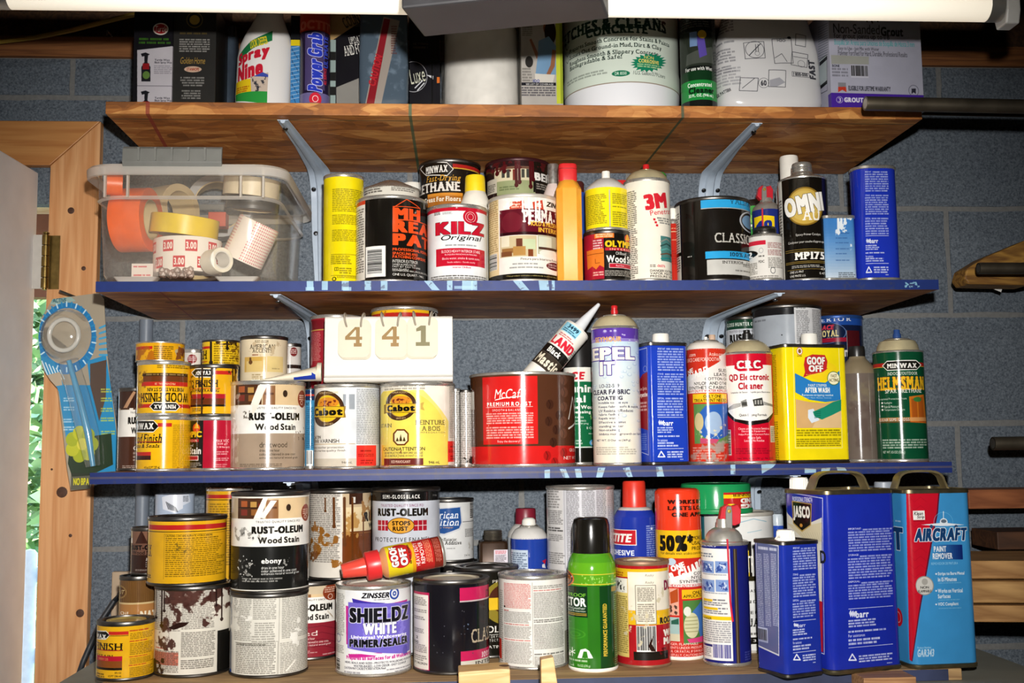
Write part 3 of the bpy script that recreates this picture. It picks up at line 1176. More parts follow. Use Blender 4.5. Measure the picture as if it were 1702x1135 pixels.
# ------------------------------------------------------------------ shelves
def osb(name, lines, dark='#7d4a1f', mid='#a8672c', light_='#d79b55'):
 """strand board: overlapping flakes, with marker lines (nx, ny, c, half width, colour) in local coordinates"""
 m = bpy.data.materials.new(name)
 m.use_nodes = True
 nt = m.node_tree
 N, Lk = nt.nodes, nt.links
 b = N['Principled BSDF']
 tc = N.new('ShaderNodeTexCoord')
 wn = N.new('ShaderNodeTexNoise')
 wn.inputs['Scale'].default_value = 9
 Lk.new(tc.outputs['Object'], wn.inputs['Vector'])
 wa = N.new('ShaderNodeVectorMath')
 wa.operation = 'MULTIPLY_ADD'
 wa.inputs[1].default_value = (.03, .05, .02)
 Lk.new(wn.outputs['Color'], wa.inputs[0])
 Lk.new(tc.outputs['Object'], wa.inputs[2])
 last = None
 for k, (sx, sy) in enumerate(((16, 38), (24, 26), (12, 44))):
  mp = N.new('ShaderNodeMapping')
  mp.inputs['Scale'].default_value = (sx, sy, 40)
  mp.inputs['Rotation'].default_value = (0, 0, (.25, -.5, .05)[k])
  Lk.new(wa.outputs[0], mp.inputs[0])
  v = N.new('ShaderNodeTexVoronoi')
  v.inputs['Scale'].default_value = 1.
  Lk.new(mp.outputs[0], v.inputs['Vector'])
  if last is None:
   last = v.outputs['Color']
  else:
   mx = N.new('ShaderNodeMix')
   mx.data_type = 'RGBA'
   mx.inputs[0].default_value = .45
   Lk.new(last, mx.inputs[6])
   Lk.new(v.outputs['Color'], mx.inputs[7])
   last = mx.outputs[2]
 bw = N.new('ShaderNodeSeparateColor')
 Lk.new(last, bw.inputs[0])
 gr = N.new('ShaderNodeTexNoise')
 gr.inputs['Scale'].default_value = 1
 gr.inputs['Detail'].default_value = 6
 mp2 = N.new('ShaderNodeMapping')
 mp2.inputs['Scale'].default_value = (18, 170, 170)
 Lk.new(wa.outputs[0], mp2.inputs[0])
 Lk.new(mp2.outputs[0], gr.inputs['Vector'])
 ad = N.new('ShaderNodeMath')
 ad.operation = 'MULTIPLY_ADD'
 ad.inputs[1].default_value = .42
 Lk.new(gr.outputs['Fac'], ad.inputs[0])
 hf = N.new('ShaderNodeMath')
 hf.operation = 'MULTIPLY'
 hf.inputs[1].default_value = .6
 Lk.new(bw.outputs[0], hf.inputs[0])
 Lk.new(hf.outputs[0], ad.inputs[2])
 cr = N.new('ShaderNodeValToRGB')
 els = cr.color_ramp.elements
 els[0].position, els[1].position = .28, .8
 els[0].color, els[1].color = lin(dark) + (1,), lin(light_) + (1,)
 e = els.new(.52)
 e.color = lin(mid) + (1,)
 Lk.new(ad.outputs[0], cr.inputs[0])
 colr = cr.outputs[0]
 sp = N.new('ShaderNodeSeparateXYZ')
 Lk.new(tc.outputs['Object'], sp.inputs[0])
 for nx, ny, c, hw, colour in lines:
  a = N.new('ShaderNodeMath')
  a.operation = 'MULTIPLY'
  a.inputs[1].default_value = nx
  Lk.new(sp.outputs[0], a.inputs[0])
  d = N.new('ShaderNodeMath')
  d.operation = 'MULTIPLY_ADD'
  d.inputs[1].default_value = ny
  Lk.new(sp.outputs[1], d.inputs[0])
  Lk.new(a.outputs[0], d.inputs[2])
  s_ = N.new('ShaderNodeMath')
  s_.operation = 'COMPARE'
  s_.inputs[1].default_value = c
  s_.inputs[2].default_value = hw
  Lk.new(d.outputs[0], s_.inputs[0])
  f = N.new('ShaderNodeMath')
  f.operation = 'MULTIPLY'
  f.inputs[1].default_value = .8
  Lk.new(s_.outputs[0], f.inputs[0])
  mx = N.new('ShaderNodeMix')
  mx.data_type = 'RGBA'
  Lk.new(f.outputs[0], mx.inputs[0])
  Lk.new(colr, mx.inputs[6])
  mx.inputs[7].default_value = lin(colour) + (1,)
  colr = mx.outputs[2]
 Lk.new(colr, b.inputs['Base Color'])
 b.inputs['Roughness'].default_value = .55
 bp = N.new('ShaderNodeBump')
 bp.inputs['Strength'].default_value = .35
 bp.inputs['Distance'].default_value = .001
 Lk.new(ad.outputs[0], bp.inputs['Height'])
 Lk.new(bp.outputs[0], b.inputs['Normal'])
 return m

SF = 1.62            # depth of the shelves' front edges
def bracket(label, px_tip, px_cor, zs, yfront, drop=.21, wall_px=None):
 """pressed steel shelf bracket: ribbed strip along the underside, bent down the wall"""
 a = at(px_tip[0], px_tip[1], yfront)
 c = at(px_cor[0], px_cor[1], WY - .02)
 t = thing('shelf_bracket', label, 'bracket', (c[0], WY, zs), group=None)
 ax = a[0] - c[0]
 path = [(ax, yfront - WY, -.0012), (ax * .55, (yfront - WY) * .55, -.002)]
 R_ = .045
 yb = -.006
 path.append((ax * .15, yb - R_ - .01, -.006))
 for k in range(1, 7):
  q = math.pi / 2 * k / 6
  path.append((ax * .12 * (1 - k / 6), yb - R_ + R_ * math.sin(q), -.006 - R_ + R_ * math.cos(q)))
 path.append((0, yb, -drop * .6))
 path.append((0, yb, -drop))
 wid = [.0085, .012, .0185] + [.02] * 6 + [.0175, .012]
 # cross-section: side flange, raised middle rib, side flange
 sec = [(-1, 0), (-.96, .25), (-.45, .25), (-.32, .95), (0, 1.15), (.32, .95), (.45, .25), (.96, .25), (1, 0)]
 b = bmesh.new()
 rings = []
 for i, p in enumerate(path):
  p = Vector(p)
  d = (Vector(path[min(i + 1, len(path) - 1)]) - Vector(path[max(i - 1, 0)])).normalized()
  side = Vector((1, 0, 0))
  nrm = side.cross(d).normalized()          # away from shelf and wall
  if nrm.dot(Vector((0, -1, -1))) < 0:
   nrm = -nrm
  rh = .005
  rings.append([b.verts.new(p + side * (u * wid[i]) + nrm * (v * rh)) for u, v in sec])
 for i in range(len(rings) - 1):
  for k in range(len(sec) - 1):
   b.faces.new((rings[i][k], rings[i + 1][k], rings[i + 1][k + 1], rings[i][k + 1]))
  b.faces.new((rings[i][-1], rings[i + 1][-1], rings[i + 1][0], rings[i][0]))
 b.faces.new(rings[0])
 b.faces.new(rings[-1][::-1])
 bmesh.ops.recalc_face_normals(b, faces=b.faces)
 grey = M('bracket_grey_paint', '#aebccb', .35, .0, .06, 40)
 obj('arm', b, grey, t)
 scr = M('screw_steel', '#57595c', .4, 1.)
 def screw(loc, n):
  s_ = lathe([(.0042, 0), (.004, .0012), (.002, .0022), (0, .0024)], 12)
  n = Vector(n).normalized()
  o = obj('screw', s_, scr, t, loc=loc)
  o.rotation_euler = n.to_track_quat('Z', 'Y').to_euler()
 screw((ax * .95, (yfront - WY) * .94, -.0095), (0, -.1, -1))
 screw((.013, yb - .014 - .0025, -.037), (0, -1, -1))
 screw((-.013, yb - .014 - .0025, -.037), (0, -1, -1))
 screw((.0105, yb - .003, -drop * .55), (0, -1, 0))
 screw((-.0105, yb - .003, -drop * .55), (0, -1, 0))
 return t

def shelf(label, x0, x1, z1, th, paint, lines, edge, mat_edge=None, back=WY - .001, xb0=None, xb1=None, yf=SF):
 t = thing('wall_shelf', label, 'shelf', ((x0 + x1) / 2, (yf + back) / 2, z1 - th))
 w = x1 - x0
 d = back - yf
 m = osb('strand_board_%d' % int(z1 * 100), lines)
 b = prism([(-w / 2, -d / 2), (w / 2, -d / 2), (w / 2, d / 2), (-w / 2, d / 2)], 0, th, 'z')
 obj('board', b, m, t, smooth=False, bevel=.001)
 if edge:
  k = PXMM * 1000
  W, H = w * k, th * k * 1.0
  def mm(px, py):
   p = at(px, py, yf)
   return (p[0] - x0) * k, (z1 - p[2]) / th * H
  L = Label(W, H, edge, mm, 5)
  L.k = k * yf / F
  L.xc, L.ym = pj(((x0 + x1) / 2, yf, z1 - th / 2))
  paint(L)
  L.grime(.06, 12)
  bm = bmesh.new()
  lay = bm.loops.layers.uv.verify()
  e = .0008
  box(-w / 2, w / 2, -d / 2 - e, -d / 2 - .0001, 0, th, bm)
  for f in bm.faces:
   for lp in f.loops:
    lp[lay].uv = (lp.vert.co.x / w + .5, lp.vert.co.z / th)
  obj('painted_edge', bm, L.material('edge_paint_%d' % int(z1 * 100), .95, .3), t, smooth=False)
 return t

LB = '#a9cfdf'
def edge2(L):
 # remains of pale brushed lettering running along the blue edge, and scuffs
 for x, w, dx in ((510, 11, 0), (535, 10, 0), (568, 12, 0), (606, 11, 0), (633, 11, 0), (704, 13, 14), (743, 9, 0), (768, 18, 0), (783, 10, 0), (852, 14, 14), (895, 16, 2), (917, 5, 0)):
  L.G([(x, 466), (x + w, 466), (x + w + dx, 482), (x + dx, 482)], LB, .85)
 L.R(508, 477, 522, 483, LB, .8)
 L.R(570, 477, 584, 483, LB, .8)
 L.R(755, 475, 790, 480, LB, .7)
 L.ST(1495, 466, 1530, 480, '#8fc4d8', 3, .5, 4)
 for k in range(26):
  x = 540 + k * 38 + L.rng.random() * 20
  L.ST(x, 465, x + 30, 484, '#3a3d5c', k, .6, 6, .05, .5)

def edge3(L):
 for pts in ([(905, 781), (914, 780), (914, 797), (905, 797)], [(930, 779), (940, 779), (948, 797), (938, 797)], [(955, 779), (965, 779), (968, 796), (958, 796)],
    [(994, 777), (1006, 777), (1000, 795), (990, 795)], [(1035, 778), (1046, 776), (1052, 793), (1044, 794)], [(1090, 776), (1100, 775), (1104, 792), (1092, 792)],
    [(1214, 772), (1222, 772), (1222, 788), (1214, 788)], [(1265, 772), (1290, 770), (1285, 776), (1266, 787)], [(1337, 778), (1356, 779), (1356, 785), (1337, 786)],
    [(1365, 778), (1380, 777), (1378, 784), (1364, 785)], [(1390, 776), (1404, 777), (1408, 783), (1392, 783)]):
  L.G(pts, LB, .85)
 for k in range(34):
  x = 160 + k * 41 + L.rng.random() * 20
  L.ST(x, 765, x + 36, 815, '#33365a', k, .62, 7, .05, .5)
 L.R(150, 783, 1600, 786.5, '#a5784a', .35)

def shelves():
 s1 = shelf('strand board top shelf with bare orange edge and green marker lines', -.509, .752, S1, .019, None,
               [(1, -.015, -.171, .0024, '#1f5a3e'), (1, .03, .2435, .0022, '#1f4a36'), (0, 1, -.143, .0014, '#1f4a36'), (0, 1, .083, .0016, '#173a2a'),
    (1, .1, -.585, .003, '#8a2a24')], None)
 s2 = shelf('strand board middle shelf with blue painted edge, under the tape bin', -.516, .764, S2, .0155, edge2,
               [(1, .08, -.56, .0015, '#8a2a24')], '#1d3172')
 s3 = shelf('lower strand board shelf with blue painted edge, under the coffee can', -.517, .77, S3, .0165, edge3, [], '#1a2c6c')
 bracket('grey steel bracket under the top shelf, above the tall yellow tin', (470, 190), (534, 290), S1 - .019, SF + .02)
 bracket('grey steel bracket under the top shelf, behind the black and cyan can', (1258, 192), (1180, 290), S1 - .019, SF + .02)
 bracket('grey steel bracket under the middle shelf, left of the number sign', (458, 489), (528, 545), S2 - .0155, SF + .02)
 bracket('grey steel bracket under the middle shelf, behind the red electronics cleaner', (1296, 489), (1186, 540), S2 - .0155, SF + .02)
 bracket('grey steel bracket under the lower shelf, above the ebony stain can', (480, 805), (510, 830), S3 - .0165, SF + .012)
 bracket('grey steel bracket under the lower shelf, above the small blue tin', (1322, 790), (1250, 830), S3 - .0165, SF + .012)
shelves()

def benchtop():
 yfr = at(1100, 1123, 1.0)
 yfr = (BN - ZC) / (yfr[2] - ZC)
 xl, xr = at(142, 1128, 1.48)[0], at(1600, 1110, 1.5)[0]
 wd = wood('bench_plank_timber', '#8a6a46', '#bd9a68', (2, 25, 25), .75)
 t = thing('bench_plank', 'worn plank with dark blue front edge under the bottom row of cans', 'plank', ((xl + xr) / 2, 0, BN - .016))
 hw = (xr - xl) / 2
 obj('board', box(-hw, hw, yfr, 1.93, 0, .016), wd, t, smooth=False, bevel=.0015)
 obj('painted_edge', box(-hw + .3, hw - .02, yfr - .0012, yfr, .0005, .0155), M('worn_navy_paint', '#2b3350', .6, 0, .5, 14), t, smooth=False)
 w2 = thing('workbench', 'pale grey timber workbench carrying the plank of cans', 'workbench', (.1, 1.6, 0))
 top = M('bench_grey_paint', '#8d8c80', .7, 0, .15, 9, .1)
 zt = BN - .0165
 obj('top', box(-.66, .75, -.28, .32, zt - .04, zt), top, w2, smooth=False, bevel=.002)
 obj('apron', box(-.64, .73, -.26, -.235, zt - .16, zt - .04), top, w2, smooth=False)
 for x in (-.62, .66):
  for y in (-.25, .24):
   obj('leg', box(x, x + .07, y, y + .07, 0, zt - .04), top, w2, smooth=False)
 # short offcut under the light blue tin, blocks in front
 p0, p1 = at(1426, 1113, yfr - .03), at(1512, 1113, yfr - .03)
 oc = obj('wood_offcut', box(p0[0], p1[0], yfr - .05, yfr - .004, zt, zt + .017), wood('offcut_timber', '#8a5f3a', '#b98a5c', (3, 30, 30)), smooth=False, bevel=.001)
 tag(oc, 'reddish wood offcut in front of the plank below the large blue tins', 'wood block')
 pine = wood('clamp_maple', '#c79a5e', '#e0bd86', (3, 25, 25), .45)
 # two pale wood pieces standing up from the bench at the bottom edge
 ya = 1.40
 a, b_, c = at(762, 1117, ya), at(848, 1112, ya), at(848, 1140, ya)
 bl = bmesh.new()
 prism([(a[0], zt), (b_[0], zt), (b_[0], b_[2]), (b_[0] - .012, b_[2] + .0005), (a[0], a[2])], ya, ya + .045, 'y', bl)
 o = thing('wood_block', 'pale maple block with a bored hole in front of the black and red can', 'wood block', ((a[0] + b_[0]) / 2, ya, zt))
 bmesh.ops.translate(bl, verts=bl.verts, vec=-Vector(o.location))
 obj('block', bl, pine, o, smooth=False, bevel=.0015)
 hl = lathe([(.0075, 0), (.006, .0004), (0, .0003)], 16)
 obj('hole', hl, M('bored_hole', '#5b3d22', .8), o, loc=(.026, .022, b_[2] - zt + .0002))
 a, b_ = at(899, 1096, ya), at(920, 1092, ya)
 st = bmesh.new()
 prism([(a[0], zt), (at(932, 1135, ya)[0], zt), (at(920, 1092, ya)[0], b_[2]), (a[0], b_[2] - .003)], ya, ya + .02, 'y', st)
 st = obj('wood_stick', st, pine, smooth=False, bevel=.001)
 tag(st, 'narrow pale wood strip standing in front of the white text can', 'wood strip')
 return yfr
BY = benchtop()

# ------------------------------------------------------------------ shared print layouts
K, WH, RD, YL, TX = '#15130f', '#f3f0e8', '#b8182a', '#f0c419', '#2c2722'
def hexban(L, x0, y0, x1, y1, t='MINWAX', fg=WH, bg=K, line=WH, rot=0):
 d = (y1 - y0) / 2.2
 ym = (y0 + y1) / 2
 for g, c in ((1.6, line), (0, bg)):
  L.G([(x0 - g, ym), (x0 + d, y0 - g), (x1 - d, y0 - g), (x1 + g, ym), (x1 - d, y1 + g), (x0 + d, y1 + g)], c)
 h = (y1 - y0) * .2
 L.T(x0 + d * .9, y0 + h, x1 - d * .9, y1 - h, t, fg, 'bs', rot=rot)

def barr(L, x0, x1, ys, logo, line2, rec, c='#e9ecf4'):
 """side panel of the blue solvent tins: three warnings, maker's mark, recycling note"""
 for (ya, yb), n, head in zip(ys, (9, 9, 7), ('IMPORTANT:', 'STORAGE:', 'DISPOSAL:')):
  lh = (yb - ya) / n
  w = (x1 - x0) * len(head) / 34
  L.T(x0, ya, x0 + w, ya + lh * .72, head, c, 'b')
  L.P(x0 + w + 2, ya, x1, ya + lh, c, 1, .72, .02)
  L.P(x0, ya + lh, x1, yb, c, n - 1, .72, .12)
 y0, y1 = logo
 L.R(x0, y0 - 4, x1, y0 - 3.2, c)
 h = y1 - y0
 for k in range(3):
  L.G([(x0 + 1 + k * h * .28, y0 + h * .45), (x0 + h * .3 + k * h * .3, y0 + k * 1.), (x0 + h * .5 + k * h * .3, y0 + h * .6), (x0 + h * .3 + k * h * .25, y1)], c, .9)
 L.T(x0 + h * .95, y0 + h * .15, x0 + h * 2.6, y1, 'barr', c, 'b')
 q = (line2 - y1 - 3) / 3
 L.P(x0, y1 + 2, x0 + (x1 - x0) * .62, y1 + 2 + q * .95, c, 3, .9)
 L.P(x0, y1 + 3 + q * 1.1, x0 + (x1 - x0) * .85, y1 + 3 + q * 1.45, c, 1, .9, .02)
 L.T(x0, y1 + 3 + q * 1.65, x0 + (x1 - x0) * .38, y1 + 3 + q * 2, 'For assistance:', c, 'b')
 L.P(x0, y1 + 3 + q * 2.05, x0 + (x1 - x0) * .8, line2 - 2, c, 2, .9)
 L.R(x0, line2, x1, line2 + .8, c)
 ya, yb = rec
 w = yb - ya
 xm = x0 + w * .5
 L.L([(xm, ya + 1), (x0 + w, yb - 2), (x0 + 1, yb - 2), (xm, ya + 1)], w * .17, c)
 L.P(x0 + w * 1.35, ya, x1, yb, c, 3, .95, .2)
 L.P(x1 - (x1 - x0) * .13, yb + 1, x1, yb + 3.5, c, 1, .9, .02)

def rust_wood(L, X, Y, name, lower, pic=True, circ=True, name_c='#e9e4da'):
 """wood stain can: furniture picture, white name band, wood-coloured lower half. X, Y map fractions of the front to pixels"""
 L.band(Y(0), Y(.24), '#c9b290')
 L.R(X(.08), Y(0), X(.42), Y(.24), '#4a2d1c')
 for fx, fy, c in ((.12, .03, '#a8572c'), (.24, .04, '#b98d4a'), (.12, .13, '#7c2f22'), (.25, .13, '#8d5a2e'), (.34, .06, '#6d2a1c')):
  L.R(X(fx), Y(fy), X(fx + .08), Y(fy + .07), c)
 L.R(X(.09), Y(.105), X(.42), Y(.115), '#2b180e')
 L.R(X(.44), Y(.02), X(.6), Y(.24), '#8c5f3a')
 L.R(X(.46), Y(.1), X(.58), Y(.125), '#5c371f')
 L.R(X(.6), Y(0), X(.95), Y(.24), '#dcbf93')
 L.E(X(.7), Y(.07), X(.76), Y(.15), '#3a2a1e')
 L.G([(X(.28), Y(.24)), (X(.40), Y(0)), (X(.46), Y(0)), (X(.37), Y(.24))], '#f4efe4')
 L.band(Y(.24), Y(.57), '#f1eee6')
 L.band(Y(.57), Y(1.02), lower)
 L.T(X(.31), Y(.262), X(.88), Y(.29), 'TRUSTED QUALITY SINCE 1921', '#4a4640', 'w')
 L.T(X(.26), Y(.33), X(.92), Y(.415), 'RUST-OLEUM', '#16140f', 'B')
 L.T(X(.34), Y(.455), X(.87), Y(.53), 'Wood Stain', '#24211c', 'b')
 L.T(X(.4), Y(.665), X(.7 if len(name) < 7 else .76), Y(.73), name, name_c, '')
 for k, t in enumerate(('dries in one hour', 'color achieved in one coat', 'enhances natural wood grain')):
  L.T(X(.4), Y(.75 + k * .043), X(.4 + (.26, .47, .5)[k]), Y(.782 + k * .043), t, name_c, 'b')
 L.P(X(.15), Y(.915), X(.7), Y(.955), name_c, 2, .7)
 L.P(X(.78), Y(.945), X(.97), Y(.97), name_c, 1, .7)
 if circ:
  L.E(X(.9), Y(.07), X(1.0), Y(.27), '#8a3b22')
  L.P(X(.92), Y(.12), X(.985), Y(.19), '#f0d8c4', 3, .9, .1, True)
  L.E(X(.935), Y(.19), X(.97), Y(.24), '#f0d8c4', 1, 2)

def pil(x0, x1):
 return lambda f: x0 + (x1 - x0) * f

def barcode_h(L, x0, y0, x1, y1):
 L.BC(x0, y0, x1, y1, vert=True)

NOZ_R = M('red_spray_button', '#c01f22', .35)
NOZ_W = M('white_plastic', '#e9e6dc', .38)
NOZ_K = M('black_plastic', '#1b1a19', .35)

# ------------------------------------------------------------------ middle shelf (S2), left to right
FR = SF + .008
def p_yellow(L):
 for ya, yb, n in ((313, 352, 13), (356, 373, 6), (381, 401, 7)):
  L.P(553, ya, 604, yb, '#5a5210', n, .7, .1)
 L.R(551, 422, 605, 422.7, '#5a5210')
 L.P(551, 424, 585, 439, '#5a5210', 5, .75, .35)
 L.R(557, 444, 563.5, 450, '#5a5210', .9)
 L.R(558, 445, 560, 449, '#f4dd16')
 L.R(561, 445, 562.6, 449, '#f4dd16')
 L.P(565, 444, 585, 455, '#5a5210', 3, .75)
 L.R(551, 457, 605, 457.6, '#5a5210')
 L.P(561, 458, 600, 462, '#5a5210', 2, .75)
 L.E(553, 460, 560, 467, '#2c2a08', 1, 3)
can('tall_tin', 'tall plain yellow round tin covered in small print, right of the tape bin', 537.5, 605, 287, S2, '#f2dc10', p_yellow, FR + .062, plug=False,
 cat='tin', seed=3)

def p_mh(L):
 L.R(560, 330, 608, 470, '#efe9dc')
 L.R(585, 331, 608, 344, '#d8431f')
 L.P(592, 348, 606, 455, '#3a342c', 26, .7)
 o = '#f0521f'
 L.R(609, 409, 641, 460, '#f4f1ea')
 barcode_h(L, 611, 414, 636, 455)
 L.L([(653, 345), (675, 331), (697, 346)], 1.4, o)
 L.L([(653, 345), (653, 366), (697, 367), (697, 346), (653, 343)], 1.4, o)
 L.T(653.5, 346, 696.5, 365, 'MH', o, 'B')
 L.R(652, 367.5, 735, 369, o)
 L.T(652, 370, 736, 389, 'READY', o, 'B')
 L.T(652, 391, 738, 411, 'PATCH', o, 'B')
 for k, (t, w) in enumerate((('PROFESSIONAL FORMULA', 712), ('SPACKLING AND', 693), ('PATCHING COMPOUND', 706))):
  L.T(652, 413 + 6 * k, w, 417.8 + 6 * k, t, o, 'B')
 L.T(652, 431.5, 693, 436.5, 'INTERIOR/EXTERIOR', WH, 'b')
 for k, (t, w) in enumerate((('SANDS & DRIES FASTER', 690), ('FAST SET  EASY TO SAND', 697), ('EASY TO APPLY', 678), ('OUTPERFORMS VINYL SPACKLING COMPOUNDS', 712))):
  L.T(652, 438 + 3.7 * k, w, 441 + 3.7 * k, t, WH, 'b')
 L.T(652, 454.5, 703, 459, 'ONE U.S. QUART - .946 L', WH, 'b')
can('paint_can', 'black quart can with orange house logo and READY PATCH lettering', 591, 711, 323, S2, '#16130f', p_mh, FR, seed=4, rough=.22)

def p_cone(L):
 L.P(606, 305, 640, 321, TX, 4, .8)
 L.P(650, 306, 690, 318, TX, 4, .7)
vessel('cone_top_tin', 'pale tin with a sloped metal top standing behind the black spackling can', 'tin', 603, 698, 321, S2, '#dcd8cc', p_cone,
       [('shoulder', tin(), [(51, 321), (49, 318), (20, 305), (16, 303), (0, 303)])], Y=1.80)
def p_none(L):
 pass
vessel('small_bottle', 'small white capped bottle peeking over the black spackling can', 'bottle', 662, 708, 330, S2, '#d9d5c8', p_none,
       [('shoulder', NOZ_W, [(22, 330), (18, 323), (17, 321)]), ('cap', NOZ_W, [(17.5, 323), (17.5, 309), (16, 306), (0, 306)])], Y=1.875)

def p_poly(L):
 hexban(L, 700, 271, 752, 291)
 L.G([(752, 272), (800, 285), (800, 290), (752, 278)], '#b0231f')
 L.G([(752, 278), (800, 290), (800, 292), (752, 280)], '#d8a63a')
 L.T(709, 290, 765, 303, 'Fast-Drying', '#e2a737', 'is')
 L.T(667, 304, 765, 320, 'POLYURETHANE', '#ece7dc', 'bs')
 L.R(711, 320, 768, 342, '#a8641c')
 L.R(711, 320, 768, 325, '#d98d2c')
 L.T(706, 326, 765, 334, 'Great For Floors', '#efe6d4', 'bs')
can('paint_can', 'black floor urethane can with gold lettering behind the white primer can', 696, 799, 263, S2, '#1a1511', p_poly, Y=1.83, seed=5, ring=dark_tin())

def p_ycap(L):
 L.G([(775, 332), (786, 330), (787, 337), (775, 337)], '#4b8a3a')
vessel('spray_bottle', 'white bottle with a bright yellow cap behind the white primer can', 'bottle', 765, 815, 345, S2, '#e4dfd0', p_ycap,
       [('shoulder', M('white_bottle_plastic', '#e6e1d4', .4), [(24.5, 345), (24, 338), (20, 327), (17, 320), (15, 318)]),
  ('cap', M('yellow_cap', '#efcf1c', .35), [(17, 322), (17.3, 319), (16.5, 297), (15.5, 293.5), (13, 292.5), (0, 292.5)])], Y=1.752)

def p_kilz(L):
 r = '#c3182f'
 L.band(336, 350, r)
 L.P(722, 352, 732, 358, TX, 3, .9)
 L.P(736, 352, 752, 356, TX, 3, .5)
 L.E(769, 348, 793, 373, r)
 L.E(772.5, 352, 789.5, 369.5, WH, 1, 1.5)
 L.E(776, 355, 786, 366, WH, 1, 1.5)
 L.T(724, 368, 803, 389, 'KILZ', r, 'B', ol=('#3a1418', 1))
 L.T(733, 390, 799, 401, 'Original', '#191512', 'i')
 L.P(740, 405, 790, 409, '#777', 1, .8, .02)
 L.R(725, 412, 804, 441, r)
 L.T(734, 414.5, 796, 419, 'BLOCKS HEAVY INTERIOR STAINS', WH, 'b')
 L.T(739, 421, 791, 424, 'BLOQUEA MANCHAS INTERIORES', WH, 'b')
 L.T(735, 427, 795, 431, 'Blocks water, smoke & tannin stains', WH, 'b')
 L.T(743, 434, 788, 437.5, 'Seals odors - Sands easily', WH, 'b')
 L.T(752, 442.5, 781, 445.5, 'Interior Oil-Base', r, '')
 L.P(716, 456, 806, 463, TX, 2, .8, .05)
 for k in range(7):
  L.ST(712 + k * 13, 336, 724 + k * 14, 348, '#e7e2d8', k, .6, 4)
can('paint_can', 'white primer can with red lettering, red top band and a red gear mark', 709, 810, 338, S2, '#eceeee', p_kilz, FR, seed=6, rough=.2)

def p_behr(L):
 L.band(262, 277, '#2a1416')
 L.R(822, 276, 884, 300, '#d9cfae')
 L.R(822, 276, 884, 280, '#6b4a3a')
 for x in (834, 842, 866, 874):
  L.R(x, 281, x + 5, 295, '#42423c')
 L.R(852, 281, 859, 300, '#7a2f26')
 L.R(826, 299, 888, 322, '#9aa377')
 L.R(810, 298, 826, 322, '#cfc9b8')
 L.P(811, 306, 824, 320, TX, 5)
 L.R(885, 270, 930, 325, '#17120f')
 L.T(887, 290, 918, 303, 'BEHR', WH, 'B')
 L.P(890, 307, 915, 318, '#d8cfc0', 3, .8)
 L.P(830, 308, 862, 316, '#5d6b45', 2, .8)
 for x, y in ((826, 290), (857, 309), (862, 304), (880, 312), (884, 300), (838, 286)):
  L.DR(x, 258, y, 4.5, '#4a0f14')
 L.ST(808, 260, 912, 285, '#55161a', 4, .52, 12)
can('paint_can', 'dark paint can with a house picture and dark red drips, behind the mould paint can', 806, 914, 261, S2, '#2b1a18', p_behr, Y=1.80, seed=7,
 ring=M('paint_smeared_rim', '#3a1519', .4, .4))

def p_perma(L):
 L.R(800, 318, 829, 470, '#e7cf9c')
 L.P(813, 326, 828, 420, '#8a6a3a', 26, .7)
 L.BC(813, 422, 826, 449, vert=True)
 for x0, x1 in ((846, 870), (884, 900)):
  L.G([(x0, 336), (x1, 333), (x1 + 2, 350), (x0 + 2, 353)], '#c9442c')
  L.P(x0 + 4, 337, x1 - 3, 350, '#f3e0c8', 3, .9, .1)
 L.T(906, 339, 934, 347, 'ZINSSER', '#16120e', 'bi')
 L.R(831, 348, 960, 391, '#5e1220')
 L.E(834, 352, 868, 386, '#7c2330', .6)
 L.R(831, 386, 960, 391, '#2d0a10')
 L.T(868, 351, 945, 372, 'PERMA-WHITE', '#f2ebe2', 'bs')
 L.T(877, 370, 936, 378, 'MOLD & MILDEW-PROOF', '#e7b93c', 'b')
 L.T(893, 380, 926, 388, 'INTERIOR', '#e7b93c', 'b')
 L.R(831, 391, 890, 426, '#cdbb93')
 for x, y, X_, Y_, c in ((833, 392, 846, 410, '#e6dcc0'), (857, 396, 867, 412, '#6b3a28'), (868, 397, 888, 414, '#c5cfa6'), (834, 412, 862, 420, '#9a6b3a'), (852, 409, 872, 424, '#b98a4a'), (876, 414, 884, 426, '#7a3f22'), (833, 418, 850, 426, '#7a4a2a')):
  L.R(x, y, X_, Y_, c)
 L.R(891.5, 392, 924, 424, '#b9b69a')
 L.R(893, 394, 914, 416, '#d9dcc4')
 L.E(894, 415, 922, 428, '#e9e5d8')
 L.R(893, 412, 922, 416, '#4a3328')
 L.T(864, 429, 926, 434, 'Pintura para Interiores Resistente', '#6b6358', '')
 L.P(851, 436, 892, 440, '#777', 1, .8, .02)
 L.P(846, 442, 900, 446, '#777', 1, .8, .02)
 L.E(905, 437, 926, 450, '#5e1220')
 L.T(908, 440, 923, 443, 'ONE-COAT', WH, 'b')
 L.T(908, 444.5, 923, 447, 'FORMULA', WH, 'b')
 L.band(454, 463, '#15120d')
 L.T(840, 456.5, 922, 459.5, '*This product contains a mildewcide to prevent mildew', '#e0cc7a', 'b')
 w = '#f7f4ee'
 L.ST(820, 322, 910, 346, w, 3, .52, 9)
 for x, y in ((878, 372), (889, 362), (895, 366), (905, 352), (868, 352)):
  L.DR(x, 326, y, 3, w)
can('paint_can', 'white mould paint can with a maroon band, kitchen picture and white drips', 810, 929, 321, S2, '#f1ece2', p_perma, FR, seed=8,
 ring=M('paint_dried_rim', '#d9d3c6', .4, .5))

